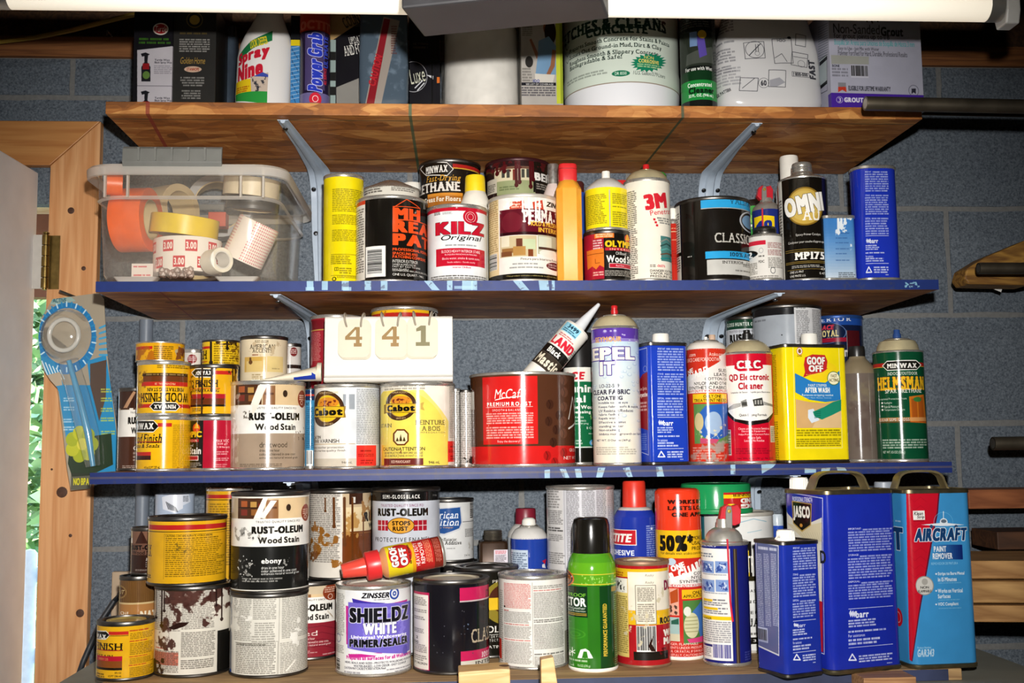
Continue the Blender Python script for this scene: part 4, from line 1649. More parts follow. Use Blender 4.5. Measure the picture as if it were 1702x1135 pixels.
# clear bottle, dark brush bottle, orange squeeze bottle
vessel('clear_bottle', 'clear plastic bottle with a foil collar behind the orange bottle', 'bottle', 902, 938, 340, S2, '#cfc9c2', p_none,
       [('shoulder', M('cloudy_pink_plastic', '#d8c6c0', .3), [(18, 340), (17, 325), (12, 312), (9, 306)]),
  ('cap', M('foil_collar', '#b4b3b0', .3, .8, .3, 200), [(9.5, 307), (9.5, 276), (8.5, 273.5), (0, 273)])], Y=1.745)
def p_dark(L):
 L.ST(920, 340, 950, 470, '#8d8478', 2, .58, 5)
 L.R(925, 430, 950, 470, '#4a2028')
vessel('dark_bottle', 'dark smeared bottle squeezed between the mould paint can and the orange bottle', 'bottle', 924, 946, 345, S2, '#1f2230', p_dark,
       [('shoulder', NOZ_K, [(10.5, 345), (7, 338), (7, 333), (0, 333)])], Y=1.715)
org = M('orange_squeeze_plastic', '#efa236', .35, var=.04, **{'Subsurface Weight': .15})
def orange_bottle():
 g = Flat(926.5, 926.5, 968.5, 311, S2, 0, FR + .004, .05)
 t = thing('squeeze_bottle', 'orange plastic squeeze bottle with a red flip cap', 'bottle', (g.cx, g.cy, S2), (0, 0, 0))
 H = g.h
 o = lambda k, r: [(x * k, y * k) for x, y in rrect(g.w, g.d, r, 1)]
 w = g.w
 zc0 = at(947, 303, g.cy)[2] - S2
 zc1 = at(947, 274, g.cy)[2] - S2
 secs = [(o(.93, .006), 0), (o(1, w * .23), .004), (o(1, w * .23), H * .985), (o(.97, w * .25), H * 1.01), (o(.72, w * .28), zc0 - .002), (o(.66, w * .28), zc0)]
 obj('body', loft(secs), org, t)
 c = lambda k: [(x * k, y * k) for x, y in rrect(w * .74, w * .74, w * .2, 4)]
 obj('cap', loft([(c(.98), zc0 - .001), (c(1), zc0 + .002), (c(1), zc1 - .004), (c(.94), zc1 - .0012), (c(.8), zc1)]), M('red_cap', '#cf2a2c', .35), t)
 obj('cap_seam', loft([(c(1.012), zc1 - .0095), (c(1.012), zc1 - .0087)]), M('dark_red_plastic', '#7a1518', .5), t)
orange_bottle()
vessel('blue_spray_can', 'blue can with a dark cap, a sliver visible behind the orange bottle', 'spray can', 944, 974, 322, S2, '#27489b', p_none,
       [('cap', M('oxblood_cap', '#4a1f1e', .4), [(12, 322), (12, 306), (10, 303), (0, 303)])], Y=1.80)

def p_oly(L):
 L.R(940, 378, 1003, 470, '#a81c30')
 L.R(1003, 378, 1100, 470, '#17130f')
 L.R(988, 386, 1020, 395, '#e8752a')
 L.P(990, 387.5, 1018, 394, '#fbe3c4', 2, .9, .05)
 L.P(986, 397, 1001, 414, WH, 4, .9, .3)
 L.G([(975, 417), (1003, 412), (1003, 444), (996, 440), (990, 447), (984, 442), (976, 448)], '#df7a2a')
 L.L([(976, 424), (1002, 420)], .8, '#7a3410')
 L.L([(989, 430), (989, 437), (996, 436)], .8, '#7a3410')
 L.E(1037, 391, 1045, 404, '#d8471c')
 L.G([(1038, 401), (1041, 388), (1045, 401)], '#f2b02a')
 L.T(1005, 400, 1050, 411, 'OLYMPIC', '#f2c21c', 'B')
 L.R(1005, 412.5, 1060, 417.5, '#b81c30')
 L.T(1013, 413.3, 1047, 416.6, 'INTERIOR', '#f0ddb0', 'bw')
 L.T(1022, 419, 1039, 424, 'Oil Based', WH, 'b')
 L.T(1007, 425, 1052, 437, 'Wood Stain', WH, 'b')
 L.R(1011, 438, 1049, 446, WH)
 L.R(1011.8, 438.8, 1048.2, 445.2, '#b81c30')
 L.T(1022, 440.5, 1035, 443.5, 'Red Oak', WH, '')
 L.P(1004, 449, 1048, 459, '#d9d3c6', 4, .85)
 L.P(985, 450, 1002, 458, '#f1d8c0', 2, .9)
ol = can('paint_can', 'half pint red and black wood stain can under the yellow spray can', 969, 1048.5, 381, S2, '#a81c30', p_oly, FR, seed=9, ring=dark_tin())

def p_yspray(L):
 L.R(1011.5, 315, 1013.5, 390, '#b9b6ac')
 L.P(975, 322, 1008, 372, '#5d5a16', 17, .75)
 L.P(1017, 322, 1040, 340, '#5d5a16', 6, .75)
 L.P(1017, 343, 1040, 346, '#5d5a16', 1, .75)
 L.P(1017, 352, 1040, 376, '#5d5a16', 7, .75)
vessel('spray_can', 'short yellow spray can with a white cone top, on the half pint stain can', 'spray can', 972, 1043, 318, ol.top, '#f3df1a', p_yspray,
       [('shoulder', M('grey_white_plastic', '#cfccc6', .4), [(35.5, 319), (34, 315), (26, 307), (17, 300), (14, 299)]),
  ('nozzle', NOZ_W, [(7.2, 300), (7, 287), (6.4, 285.5), (0, 285.2)])], Y=ol.Y)

def p_3m(L):
 L.P(1041, 316, 1058, 462, '#3c372f', 44, .8, .3)
 r = '#cf2531'
 L.T(1070, 321, 1106, 347, '3M', r, 'B', rot=9)
 L.T(1079, 347, 1118, 358, 'Penetrating', r, '', rot=9)
 for k in range(3):
  L.R(1084 + k * 2, 363 + k * 5, 1087.5 + k * 2, 366.5 + k * 5, r)
  L.P(1090 + k * 2, 362 + k * 4, 1110, 366 + k * 4, '#555', 1, .8)
 L.R(1095, 396, 1125, 437, '#4c7f7a')
 for a in range(5):
  L.L([(1095, 402 + a * 7), (1104, 398 + a * 8), (1115, 408 + a * 6)], 2.2, ('#8a8d84', '#2f4b48', '#5aa39c', '#6a4a3a', '#23807c')[a])
 L.P(1077, 439, 1086, 444, TX, 2)
 L.T(1088, 440, 1101, 444, '-06076', r, 'b')
 for k, t in enumerate(('DANGER! EXTREMELY', 'VAPOR. MAY CAUSE', 'PRESSURE. VAPOR')):
  L.T(1077, 448.5 + k * 4.6, 1117, 452 + k * 4.6, t, TX, '')
vessel('spray_can', 'tall cream spray can with big red lettering and a red button', 'spray can', 1036, 1113, 309, S2, '#efe7d6', p_3m,
       [('collar', tin(), [(38.5, 309), (39, 307), (38, 304), (35, 303.5)]),
  ('dome', gold_tin(), [(36, 305), (33, 297), (27, 290), (20, 286.5), (17, 286)]),
  ('valve_cup', gold_tin(), [(16.5, 288), (17, 285.5), (14, 284), (7, 284.5), (0, 284.5)]),
  ('nozzle', NOZ_R, [(5.5, 286), (5.5, 276), (4.8, 274), (0, 273.7)])], front=FR, seed=10)
vessel('red_capped_can', 'red cap of a can hidden between the yellow and cream spray cans', 'spray can', 1012, 1052, 322, S2, '#c9c4b8', p_none,
       [('cap', M('red_cap', '#cf2a2c', .35), [(17, 322), (16.5, 306), (14, 302.5), (9, 301.5), (0, 301.5)])], Y=1.80)
vessel('green_capped_can', 'green cap showing just right of the cream spray can dome', 'spray can', 1078, 1112, 310, S2, '#c9c4b8', p_none,
       [('cap', M('green_cap', '#3f9a3c', .35), [(14, 310), (13, 292), (10, 288), (0, 287)])], Y=1.83)
def p_redtube(L):
 L.R(1100, 384, 1140, 385.5, '#d8b48a')
 L.P(1111, 378, 1126, 381, '#e6c49a', 1)
 L.P(1111, 397, 1126, 400, '#e6c49a', 1)
 L.P(1111, 415, 1126, 440, '#8d1f18', 6)
vessel('slim_tube', 'slim red tube with a white cap left of the black and cyan can', 'tube', 1110.5, 1126.5, 372, S2, '#b5281c', p_redtube,
       [('collar', tin(), [(8, 373), (8, 370), (7.4, 366), (6.5, 365)]), ('cap', NOZ_W, [(6, 366), (6, 349), (5.4, 347), (0, 346.8)])], Y=1.70)

def p_classic(L, cy='#2fa3dc', x0=1165, xm=1240, rows=(328, 348, 355, 389, 390, 406, 420, 432, 434, 459), left=True, tone='#c9c7c0'):
 a = rows
 L.R(x0, a[0], xm + 40, a[1], cy)
 L.R(x0, a[1], xm + 40, a[1] + 1.2, '#c9c7c0')
 L.T(xm - 30, a[0] + 5, xm + 6, a[0] + 15, 'VALSPAR', '#20303a', 's', al=.55)
 L.E(xm - 15, a[2], xm + 12, a[3], '#b9bcc0', 1, 5)
 L.E(xm - 11, a[2] + 6, xm + 8, a[3] - 6, '#6e93b5')
 L.T(x0 + 20, a[4], xm + 24, a[5], 'CLASSIC COAT', '#c8c4ba', 's')
 L.R(x0 + 5, a[6], xm + 40, a[7], cy)
 L.T(xm - 32, a[6] + 3, xm + 14, a[7] - 2.5, '100% ACRYLIC', '#1c2c3a', 's')
 L.R(x0 + 7, a[8], xm + 40, a[9], tone)
 L.T(xm - 44, a[8] + 2, xm + 12, a[8] + 6.5, 'INTERIOR - EXTERIOR', '#55534e', 's')
 L.T(xm - 12, a[8] + 9, xm + 10, a[8] + 14, '1985 EGGSHELL', '#55534e', 's')
 L.P(xm - 24, a[8] + 17, xm + 8, a[8] + 21, '#55534e', 1)
def p_cl1(L):
 L.R(1100, 330, 1131, 470, '#e3dfd4')
 L.P(1123, 352, 1130, 450, TX, 24)
 L.R(1121, 418, 1134, 424, '#15130f')
 p_classic(L)
 L.P(1142, 423, 1149, 426, '#d8d5cc', 1, 1, 0)
can('paint_can', 'black quart can with cyan bands and a silver lower label', 1121.5, 1245, 325, S2, '#17130f', p_cl1, FR, seed=11, ring=dark_tin())

def p_grn(L):
 L.R(1200, 346, 1300, 470, '#3d9a3f')
 L.T(1246, 372, 1256, 380, '9', WH, 'b')
 L.ST(1240, 350, 1262, 372, '#8cc66a', 2, .5, 5)
vessel('green_spray_can', 'green spray can partly hidden behind the small metal pint', 'spray can', 1236, 1266, 345, S2, '#3d9a3f', p_grn,
       [('dome', dark_tin(), [(14.5, 345), (13, 338), (9, 333), (0, 332)])], Y=1.80)
def p_wd1(L):
 L.G([(1254, 361), (1270, 357), (1286, 360), (1286, 380), (1254, 382)], '#f2cf1a')
 L.T(1257, 366, 1282, 379, '40', '#1c2f86', 'B')
def lever_head(g, t, px, py, sc, straw, flip=1):
 """red and grey flip-up spray head with its straw"""
 c = at(px, py, g.Y) - Vector((g.x, g.Y, g.z0))
 mm = sc * g.Y / F
 red, grey = M('red_trigger_plastic', '#bf1d2c', .35), M('grey_lever_plastic', '#7d7a74', .45)
 pr = [(-11, -7), (-8, 7), (-2, 11), (6, 9), (12, 11), (16, 4), (15, -12), (8, -15), (-6, -13)]
 obj('trigger', prism([(c[0] + x * mm, c[2] + z * mm) for x, z in pr], c[1] - 5 * mm, c[1] + 6 * mm), red, t, bevel=.001)
 lv = [(-3 + 1, 9), (3, 9), (4, 2), (3.5, -20), (1, -27), (-2, -27), (-4.5, -20), (-4, 2)]
 obj('lever', prism([(c[0] + x * mm, c[2] + z * mm) for x, z in lv], c[1] - 9 * mm, c[1] - 5.2 * mm), grey, t, bevel=.001)
 b = lathe([(2.4 * mm, 0), (2.2 * mm, 1.6 * mm), (0, 1.8 * mm)], 14)
 o = obj('pivot', b, M('brass_pivot', '#b39c3c', .35, .6), t, loc=(c[0], c[1] - 9 * mm, c[2] + 3 * mm), rot=(math.pi / 2, 0, 0))
 if straw:
  pts = []
  for (qx, qy) in straw:
   p = at(qx, qy, g.Y - g.r - .004) - Vector((g.x, g.Y, g.z0))
   pts.append(p)
  obj('straw', tube(pts, .0014, 8), M('red_straw', '#c8203a', .3), t)
w1 = vessel('spray_can', 'blue and yellow lubricant can with red trigger behind the small metal pint', 'spray can', 1250, 1298, 352, S2, '#22307c', p_wd1,
   [('dome', steel(), [(23.5, 352), (22, 346), (16, 340), (11, 337), (9, 330), (0, 330)])], Y=1.775)
lever_head(w1, w1.t, 1268, 320, 1.05, [(1267, 346), (1268, 381)])

def p_pvc(L):
 L.R(1236, 400, 1272, 407, '#c9243a')
 L.E(1232, 416, 1259, 430, '#151310')
 L.T(1244, 418, 1251, 428, '2', WH, 'b')
 for a, b in ((403, 413), (415, 425)):
  L.P(1275, a, 1297, b, '#7a3030', 4, .7)
 L.E(1261, 411, 1268, 420, '#999', 1, 1.5)
 L.P(1260, 423, 1270, 427, TX, 1)
 L.T(1260, 432, 1269, 436, 'FDC', TX, 'b')
 L.P(1275, 428, 1297, 446, '#4c4840', 7, .7)
 L.P(1244, 436, 1258, 456, '#4c4840', 7, .7)
 L.E(1278, 444, 1286, 455, '#555', 1, 2)
 L.P(1244, 457, 1297, 463, '#4c4840', 2, .7)
vessel('cement_tin', 'small white printed pint tin with a ribbed metal screw cap', 'tin', 1242.5, 1300, 396, S2, '#dedad2', p_pvc,
       [('shoulder', tin(), [(28.7, 397), (28, 394), (22, 391), (19, 390)]),
  ('cap', dark_tin(), [(18.5, 391), (19, 389), (18, 388), (19, 386.5), (18, 385.5), (19, 384), (18.4, 380.5), (17, 379), (0, 379)])], front=FR, seed=12)
vessel('white_bottle', 'white plastic bottle cap rising behind the black catalyst bottle', 'bottle', 1290, 1336, 318, S2, '#e6e2da', p_none,
       [('shoulder', NOZ_W, [(22, 318), (20, 308), (15, 300)]), ('cap', NOZ_W, [(15, 301), (15, 264), (14, 261), (0, 260.5)])], Y=1.77)

def p_omni(L):
 L.R(1270, 300, 1301, 470, '#e6e2d8')
 L.P(1295, 330, 1300, 450, TX, 24)
 L.E(1307.5, 310, 1363, 374, '#8a6a22')
 L.E(1309.5, 312.5, 1361, 371.5, '#c8a548')
 L.E(1313, 316, 1357, 366, '#d9bd68', .6)
 L.T(1304, 322, 1364, 354, 'OMNI', '#f5f2ea', 'B', rot=9, ol=('#3a3020', 1))
 L.T(1331, 347, 1358, 366, 'AU', '#f7f3ea', 's')
 L.T(1320, 387, 1358, 392, 'Epoxy Primer Catalyst', WH, 'b')
 L.T(1308, 398.5, 1366, 403.5, "Catalyseur pour couche d'appret epoxy", WH, 'b')
 for y in (413, 416, 433, 435.5):
  L.R(1303, y, 1372, y + .8, '#a98c3c')
 L.T(1317, 418, 1363, 430.5, 'MP175', '#f5f2ea', 'bs')
 L.P(1312, 439, 1362, 444, WH, 2, .8)
 L.R(1305, 446, 1372, 446.6, '#a98c3c')
 L.T(1309, 448.5, 1330, 452, 'ONE U.S. PINT', WH, 'b')
 L.T(1309, 455, 1333, 458.5, 'UNE PINTE U.S.', WH, 'b')
 L.T(1356, 447, 1371, 450.5, '473 ML', WH, 'b')
 L.T(1354, 453.5, 1371, 457, '0.473 LITRE', WH, 'b')
sc_ = tin()
vessel('catalyst_bottle', 'black metal bottle with a gold disc and a ribbed silver screw cap', 'bottle', 1294, 1372.5, 303, S2, '#14110d', p_omni,
       [('shoulder', sc_, [(39, 304), (39.5, 302), (37, 300), (30, 297), (21, 294), (17.5, 290), (16.5, 288)]),
  ('cap', sc_, [(16.6, 289), (16.8, 287), (15.4, 286), (16.4, 284.5), (15.4, 283), (16.4, 281.5), (15.4, 280), (16, 278.5), (15.6, 274), (14.6, 272.5), (0, 272.5)])], front=FR, seed=13, rough=.2)

def p_ltblue(L):
 for k in range(22):
  f = k / 21
  c = tuple(a + (b - a) * f ** 1.6 for a, b in zip(hx('#3f7fc4'), hx('#c9d3dc')))
  L.R(1360, 358 + k * 5, 1440, 364 + k * 5, c)
 for y in (386, 394, 402, 412, 420, 431):
  L.P(1389, y, 1412, y + 3, '#274a86', 1, .6)
 L.P(1394, 452, 1424, 461, '#2a2c30', 3, .7)
 L.ST(1384, 354, 1412, 396, '#eaf0f4', 5, .5, 7)
 L.ST(1404, 354, 1428, 366, '#eaf0f4', 8, .48, 6)
 L.ST(1410, 402, 1428, 418, '#e6edf2', 9, .55, 6)
 for x, y in ((1393, 388), (1398, 380), (1413, 364), (1404, 372)):
  L.DR(x, 355, y, 4, '#e6edf2')
tinbox('solvent_tin', 'short light blue tin with white paint smears, beside the tall dark blue tin', 'tin', 1371, 1371, 1424.5, 357, S2, 0, FR + .002, '#6f9fd0', p_ltblue,
       depth=.04, rc=.008, seed=14)

def p_barr1(L):
 barr(L, 1436, 1477, ((284, 319), (323, 357), (361, 390)), (395, 404), 437, (442, 454))
tinbox('solvent_tin', 'tall glossy dark blue tin at the right end of the middle shelf', 'tin', 1427, 1427, 1497, 274, S2, 0, FR, '#1f35b4', p_barr1,
       depth=.05, rc=.02, seed=15, rough=.16)

# ------------------------------------------------------------------ lower shelf (S3), left to right
def p_rustdark(L):
 rust_wood(L, lambda f: 197 + 68 * f, lambda f: 648 + 136 * f, 'cari', '#4a2a1c', circ=False)
 L.R(190, 648, 270, 678, '#3c2218')
 L.G([(207, 678), (222, 650), (226, 652), (213, 678)], '#b98d6a')
can('stain_can', 'slim wood stain can with brown wood print, left of the yellow can stack', 198, 260, 644, S3, '#4a2a1c', p_rustdark, Y=1.765, seed=20, ring=dark_tin())

MY = '#f0b818'
def minwax_text(L, x0, x1, rows, c='#4a3508', al=.7):
 for ya, yb, n in rows:
  L.P(x0, ya, x1, yb, c, n, al, .3)
def p_mw1(L):
 hexban(L, 218, 700, 264, 717, rot=0)
 L.R(263, 703, 285, 709, '#c42a22')
 L.T(222, 721, 270, 736, 'Wood Finish', '#1c1408', 'is')
 L.R(222, 733.5, 268, 734.8, '#b3261f')
 L.T(224, 738, 266, 744, 'Stains & Seals', '#1c1408', 'is')
 L.R(222, 751, 253, 757, '#c42a22')
 L.R(222, 757, 253, 764, '#3c1712')
 L.P(287, 705, 315, 780, '#8a6410', 26, .6, .2)
 L.T(243, 774, 268, 778.5, '4 fl oz 1/2 PT 237 mL', '#2a1f08', 'b')
 L.ST(290, 772, 318, 785, '#b37a14', 3, .45, 8)
mw1 = can('stain_can', 'yellow half pint stain can at the foot of the left yellow stack', 228, 318, 691, S3, MY, p_mw1, FR, seed=21, group=None, ring=tin())
def p_mw2(L):
 b = '#3a2612'
 L.P(262, 603, 312, 612, '#4a3508', 3, .75)
 L.R(239, 619.5, 311, 624.5, b)
 L.P(245, 620, 305, 624, '#d8b56a', 1, .7, .05)
 L.R(240, 624.5, 311, 634, '#6d3a1c')
 L.R(238, 634, 311, 641, '#c42a22')
 L.T(259, 635.5, 291, 639, 'PROVINCIAL 211', '#f0d8a0', 'b', rot=180)
 L.T(247, 644, 305, 650, 'PENETRATING STAIN', '#1c1408', 's', rot=180)
 L.T(237, 652.5, 312, 667.5, 'WOOD FINISH', '#1c1408', 's', rot=180)
 L.R(233, 671.5, 255, 677.5, '#c42a22')
 L.R(294, 671.5, 318, 677.5, '#c42a22')
 hexban(L, 252.5, 669.5, 298, 681, '')
 L.T(258, 672, 293, 679, 'MINWAX', WH, 'bs', rot=180)
 L.ST(226, 604, 250, 690, '#8a5a14', 6, .56, 8, .1, .7)
mw2 = can('stain_can', 'yellow stain can standing upside down in the middle of the left stack', 229, 317, 599, mw1.top, MY, p_mw2, Y=mw1.Y, seed=22)
def p_mw3(L):
 L.R(228, 576, 254, 581, '#c42a22')
 L.P(256, 574, 288, 600, '#4a3508', 8, .75)
 L.ST(226, 570, 262, 602, '#a85a16', 2, .44, 9, .1, .8)
 L.ST(286, 572, 306, 596, '#b9a88a', 4, .42, 8)
 L.ST(288, 568, 308, 602, '#7a3c1c', 9, .5, 8)
can('stain_can', 'short yellow stain can on top of the left yellow stack', 226.5, 307, 567, mw2.top, '#e8a818', p_mw3, Y=mw1.Y, seed=23)

def p_pale(L):
 L.E(312, 589, 327, 604, '#8a3030')
 L.P(313, 592, 326, 600, WH, 3, .9, .1, True)
 L.P(310, 606, 334, 700, TX, 22, .5)
can('stain_can', 'small white can with a dark red disc between the two yellow stacks', 303, 340, 580, S3, '#dcd6ca', p_pale, Y=1.83, seed=24, ring=tin())

def p_oly2(L):
 L.R(280, 690, 339, 790, '#17130f')
 L.R(339, 690, 400, 790, '#b01830')
 L.E(322, 704, 334, 719, '#d8471c')
 L.G([(324, 712), (328, 701), (333, 712)], '#f2b02a')
 L.T(300, 717, 337, 727, 'OLYMPIC', '#f2c21c', 'B')
 L.R(290, 730, 332, 735, '#b01830')
 L.T(300, 731, 330, 734.4, 'INTERIOR', '#f0ddb0', 'bw')
 L.T(307, 738, 323, 742, 'Oil Based', WH, 'b')
 L.T(299, 743, 336, 755, 'Wood Stain', WH, 'b')
 L.R(305, 757, 332, 765, WH)
 L.R(306, 758, 331, 764, '#b01830')
 L.P(310, 768, 337, 780, '#d9d3c6', 4, .85)
 L.T(359, 730, 380, 735, 'MAX VOC =', '#f3dfd6', 'b')
 L.T(362, 736, 378, 740, '550 g/l', '#f3dfd6', 'b')
 L.T(359, 741, 381, 745, '(4.58 lbs/gal)', '#f3dfd6', 'b')
 L.P(361, 749, 380, 756, '#f3dfd6', 2)
 L.P(359, 760, 381, 766, '#f3dfd6', 2)
 L.P(359, 770, 380, 780, '#e0b0a8', 3)
ol2 = can('stain_can', 'half pint black and red stain can at the foot of the second stack', 316, 399, 692, S3, '#b01830', p_oly2, front=FR + .018, seed=25)
def p_mw4(L):
 hexban(L, 321, 614, 357, 626)
 L.R(356, 616, 384, 622, '#c42a22')
 L.T(303, 632, 363, 644, 'WOOD FINISH', '#1c1408', 's')
 L.R(318, 645, 366, 646, '#b3261f')
 L.T(308, 647, 364, 652, 'SEALS STAIN PENETRATING', '#2a1f08', 'b')
 L.R(319, 654.5, 375, 662, '#a82028')
 L.R(319, 662, 375, 672, '#6d3218')
 L.R(319, 672, 375, 675.5, '#241a10')
 L.P(322, 678, 340, 684, '#2a1f08', 2)
 L.ST(314, 604, 346, 692, '#1f150c', 5, .56, 8)
 L.ST(340, 602, 398, 620, '#4a2a10', 7, .52, 8)
 for x, y in ((337, 690), (352, 650), (386, 640), (390, 668)):
  L.DR(x, 605, y, 3, '#33200f')
 L.ST(380, 610, 398, 690, '#8a5a14', 11, .5, 8)
mw4 = can('stain_can', 'yellow stain can with dark drips, middle of the second stack', 316, 396, 605, ol2.top, '#e6ab1a', p_mw4, Y=ol2.Y, seed=26, ring=dark_tin())
def p_mw5(L):
 L.R(336, 576, 351, 580, '#c42a22')
 L.T(322, 584, 345, 598, 'FINISH', '#1c1408', 's')
 L.R(336, 601, 346, 602, '#b3261f')
 L.P(356, 570, 396, 604, '#5a4308', 9, .75)
 L.DR(351, 564, 604, 4, '#1f150c')
 L.DR(377, 566, 580, 3.5, '#1f150c')
 L.ST(345, 565, 398, 575, '#33200f', 3, .5, 7)
 L.ST(378, 570, 398, 600, '#6d4a10', 8, .55, 5)
can('stain_can', 'yellow stain can with a black drip, on top of the second stack', 336, 399.5, 564, mw4.top, '#e9bd1e', p_mw5, Y=ol2.Y + .012, seed=27, ring=dark_tin())

def p_accent(L):
 L.T(424, 565.5, 446, 570, 'RUST-OLEUM', '#7a6a50', 's')
 L.T(416, 572, 457, 579.5, 'AMERICAN', '#5d5140', 's')
 L.T(420, 580, 452, 586, 'ACCENTS', '#5d5140', 's')
 L.R(408, 593, 442, 618, '#d8ae54')
 L.R(411, 600, 436, 618, '#e3c57c')
 L.R(444, 592, 470, 618, '#e9cf8a')
 L.P(420, 588, 430, 592, '#7a3a20', 1)
 L.P(420, 621, 440, 632, '#9a8458', 3)
 L.P(452, 611, 466, 614, '#9a8458', 1)
 L.ST(400, 560, 478, 600, '#cbb590', 5, .6, 10)
 L.DR(417, 596, 604, 4, '#6d4a2a')
can('paint_can', 'cream can with tan panels standing behind the driftwood stain can', 399.5, 479, 557, S3, '#e9d9b6', p_accent, Y=1.79, seed=28, ring=dark_tin())
def p_pale2(L):
 L.E(482, 577, 494, 592, '#7a2c2c')
 L.P(483, 580, 493, 588, WH, 3, .9, .1, True)
 L.R(470, 606, 510, 612, '#2a1c18')
can('stain_can', 'small pale can with a dark red disc, in front of the bracket by the sign', 463, 501, 570, S3, '#cfc9c2', p_pale2, Y=1.835, seed=29, ring=dark_tin())

def p_drift(L):
 rust_wood(L, lambda f: 384 + 122 * f, lambda f: 638 + 144 * f, 'driftwood', '#a5907a', name_c='#4a3d30')
 L.G([(420, 667), (430, 640), (445, 638), (438, 655), (428, 680), (421, 690)], '#efe8d8')
 L.ST(486, 700, 508, 740, '#5a4a3c', 6, .62, 5)
 L.ST(384, 640, 402, 784, '#cfc2ac', 8, .5, 10, .1, .6)
 L.ST(400, 680, 420, 700, '#6a6258', 12, .6, 4)
dr = can('stain_can', 'quart wood stain can with a pale driftwood lower half', 382.5, 508.5, 632, S3, '#a5907a', p_drift, FR, seed=30)

def p_slimblue(L):
 L.R(500, 648, 530, 655, '#1c2f52')
 L.R(500, 655, 530, 658, '#c23a2a')
 L.R(500, 658, 530, 665, '#1c2f52')
 L.T(509, 669, 514, 674, 'INT', '#16202c', 'b')
 L.P(510, 676, 522, 745, '#1d3a58', 22, .7, .1)
 L.BC(510, 748, 521, 774)
vessel('slim_tin', 'slim blue tin with a red stripe squeezed between two quart cans', 'tin', 507, 526, 648, S3, '#3f86ad', p_slimblue,
       [('cap', dark_tin(), [(9.5, 648), (9, 645.5), (0, 645)])], Y=1.735, seed=31)

def cabot(L, cx, cy, rx, ry):
 b = '#4a2c18'
 L.E(cx - rx, cy - ry, cx + rx, cy + ry, '#2c1a0e')
 L.E(cx - rx * .95, cy - ry * .95, cx + rx * .95, cy + ry * .95, b)
 L.E(cx - rx * .76, cy - ry * .76, cx + rx * .76, cy + ry * .76, '#c9a04a')
 L.E(cx - rx * .72, cy - ry * .72, cx + rx * .72, cy + ry * .72, '#e8c81e')
 L.E(cx - rx * .66, cy - ry * .62, cx + rx * .66, cy - ry * .02, '#e3912a')
 L.ST(cx - rx * .62, cy - ry * .5, cx + rx * .62, cy - ry * .08, '#6d1f14', 3, .42, 5)
 L.T(cx - rx * .62, cy - ry * .93, cx + rx * .62, cy - ry * .8, 'PREMIUM WOODCARE', '#d9c08a', 'b')
 L.T(cx - rx * .3, cy + ry * .8, cx + rx * .3, cy + ry * .91, 'SINCE 1877', '#d9c08a', 'b')
 y0, y1 = cy - ry * .12, cy + ry * .5
 L.G([(cx - rx * 1.12, y0 + 3), (cx - rx * .85, y0), (cx + rx * .85, y0), (cx + rx * 1.15, y0 - 1), (cx + rx * 1.05, (y0 + y1) / 2), (cx + rx * 1.15, y1), (cx + rx * .85, y1), (cx - rx * .85, y1), (cx - rx * 1.12, y1 + 2)], '#8a6a1c')
 L.G([(cx - rx * .98, y0 + 1), (cx + rx * .98, y0 + 1), (cx + rx * .98, y1 - 1), (cx - rx * .98, y1 - 1)], '#e3b92a')
 L.T(cx - rx * .9, y0 + (y1 - y0) * .14, cx + rx * .9, y0 + (y1 - y0) * .82, 'Cabot', '#15110b', 'B')

def p_cab1(L):
 L.R(573, 640, 640, 780, '#dcdfe2')
 L.R(570, 655, 589, 680, '#9aa0a6')
 L.P(592, 646, 630, 738, '#55565a', 32, .6, .1)
 cabot(L, 547, 679, 25, 30)
 L.T(523.5, 724.5, 535, 729, 'SATIN', '#3a342c', 's')
 L.T(523, 730, 564, 736, 'SPAR VARNISH', '#2a251e', 'b')
 L.R(510, 737.5, 590, 738.3, '#b99a5a')
 L.T(519, 741.5, 572, 746, 'extreme weather protection', '#6d665c', '')
 L.T(519, 747, 575, 751.5, 'delivers a marine-quality finish', '#6d665c', '')
 L.R(500, 762, 592, 782, '#cfc6b4')
 L.T(568, 766.5, 585, 770.5, '946 mL', '#6d665c', '')
 sticker(L, 592, 740, 624.5, 774)
def sticker(L, x0, y0, x1, y1):
 L.R(x0, y0, x1, y1, '#f5372f')
 w, h = x1 - x0, y1 - y0
 L.P(x0 + w * .2, y0 + h * .2, x0 + w * .75, y0 + h * .34, '#7a1512', 1)
 L.P(x0 + w * .08, y0 + h * .4, x1 - w * .1, y0 + h * .56, '#7a1512', 2)
 L.P(x0 + w * .2, y0 + h * .68, x1 - w * .15, y0 + h * .92, '#7a1512', 2)
cb1 = can('paint_can', 'white spar varnish can with a round brown and yellow emblem', 522, 632, 637, S3, '#eee9df', p_cab1, front=FR + .02, seed=32, rough=.2)
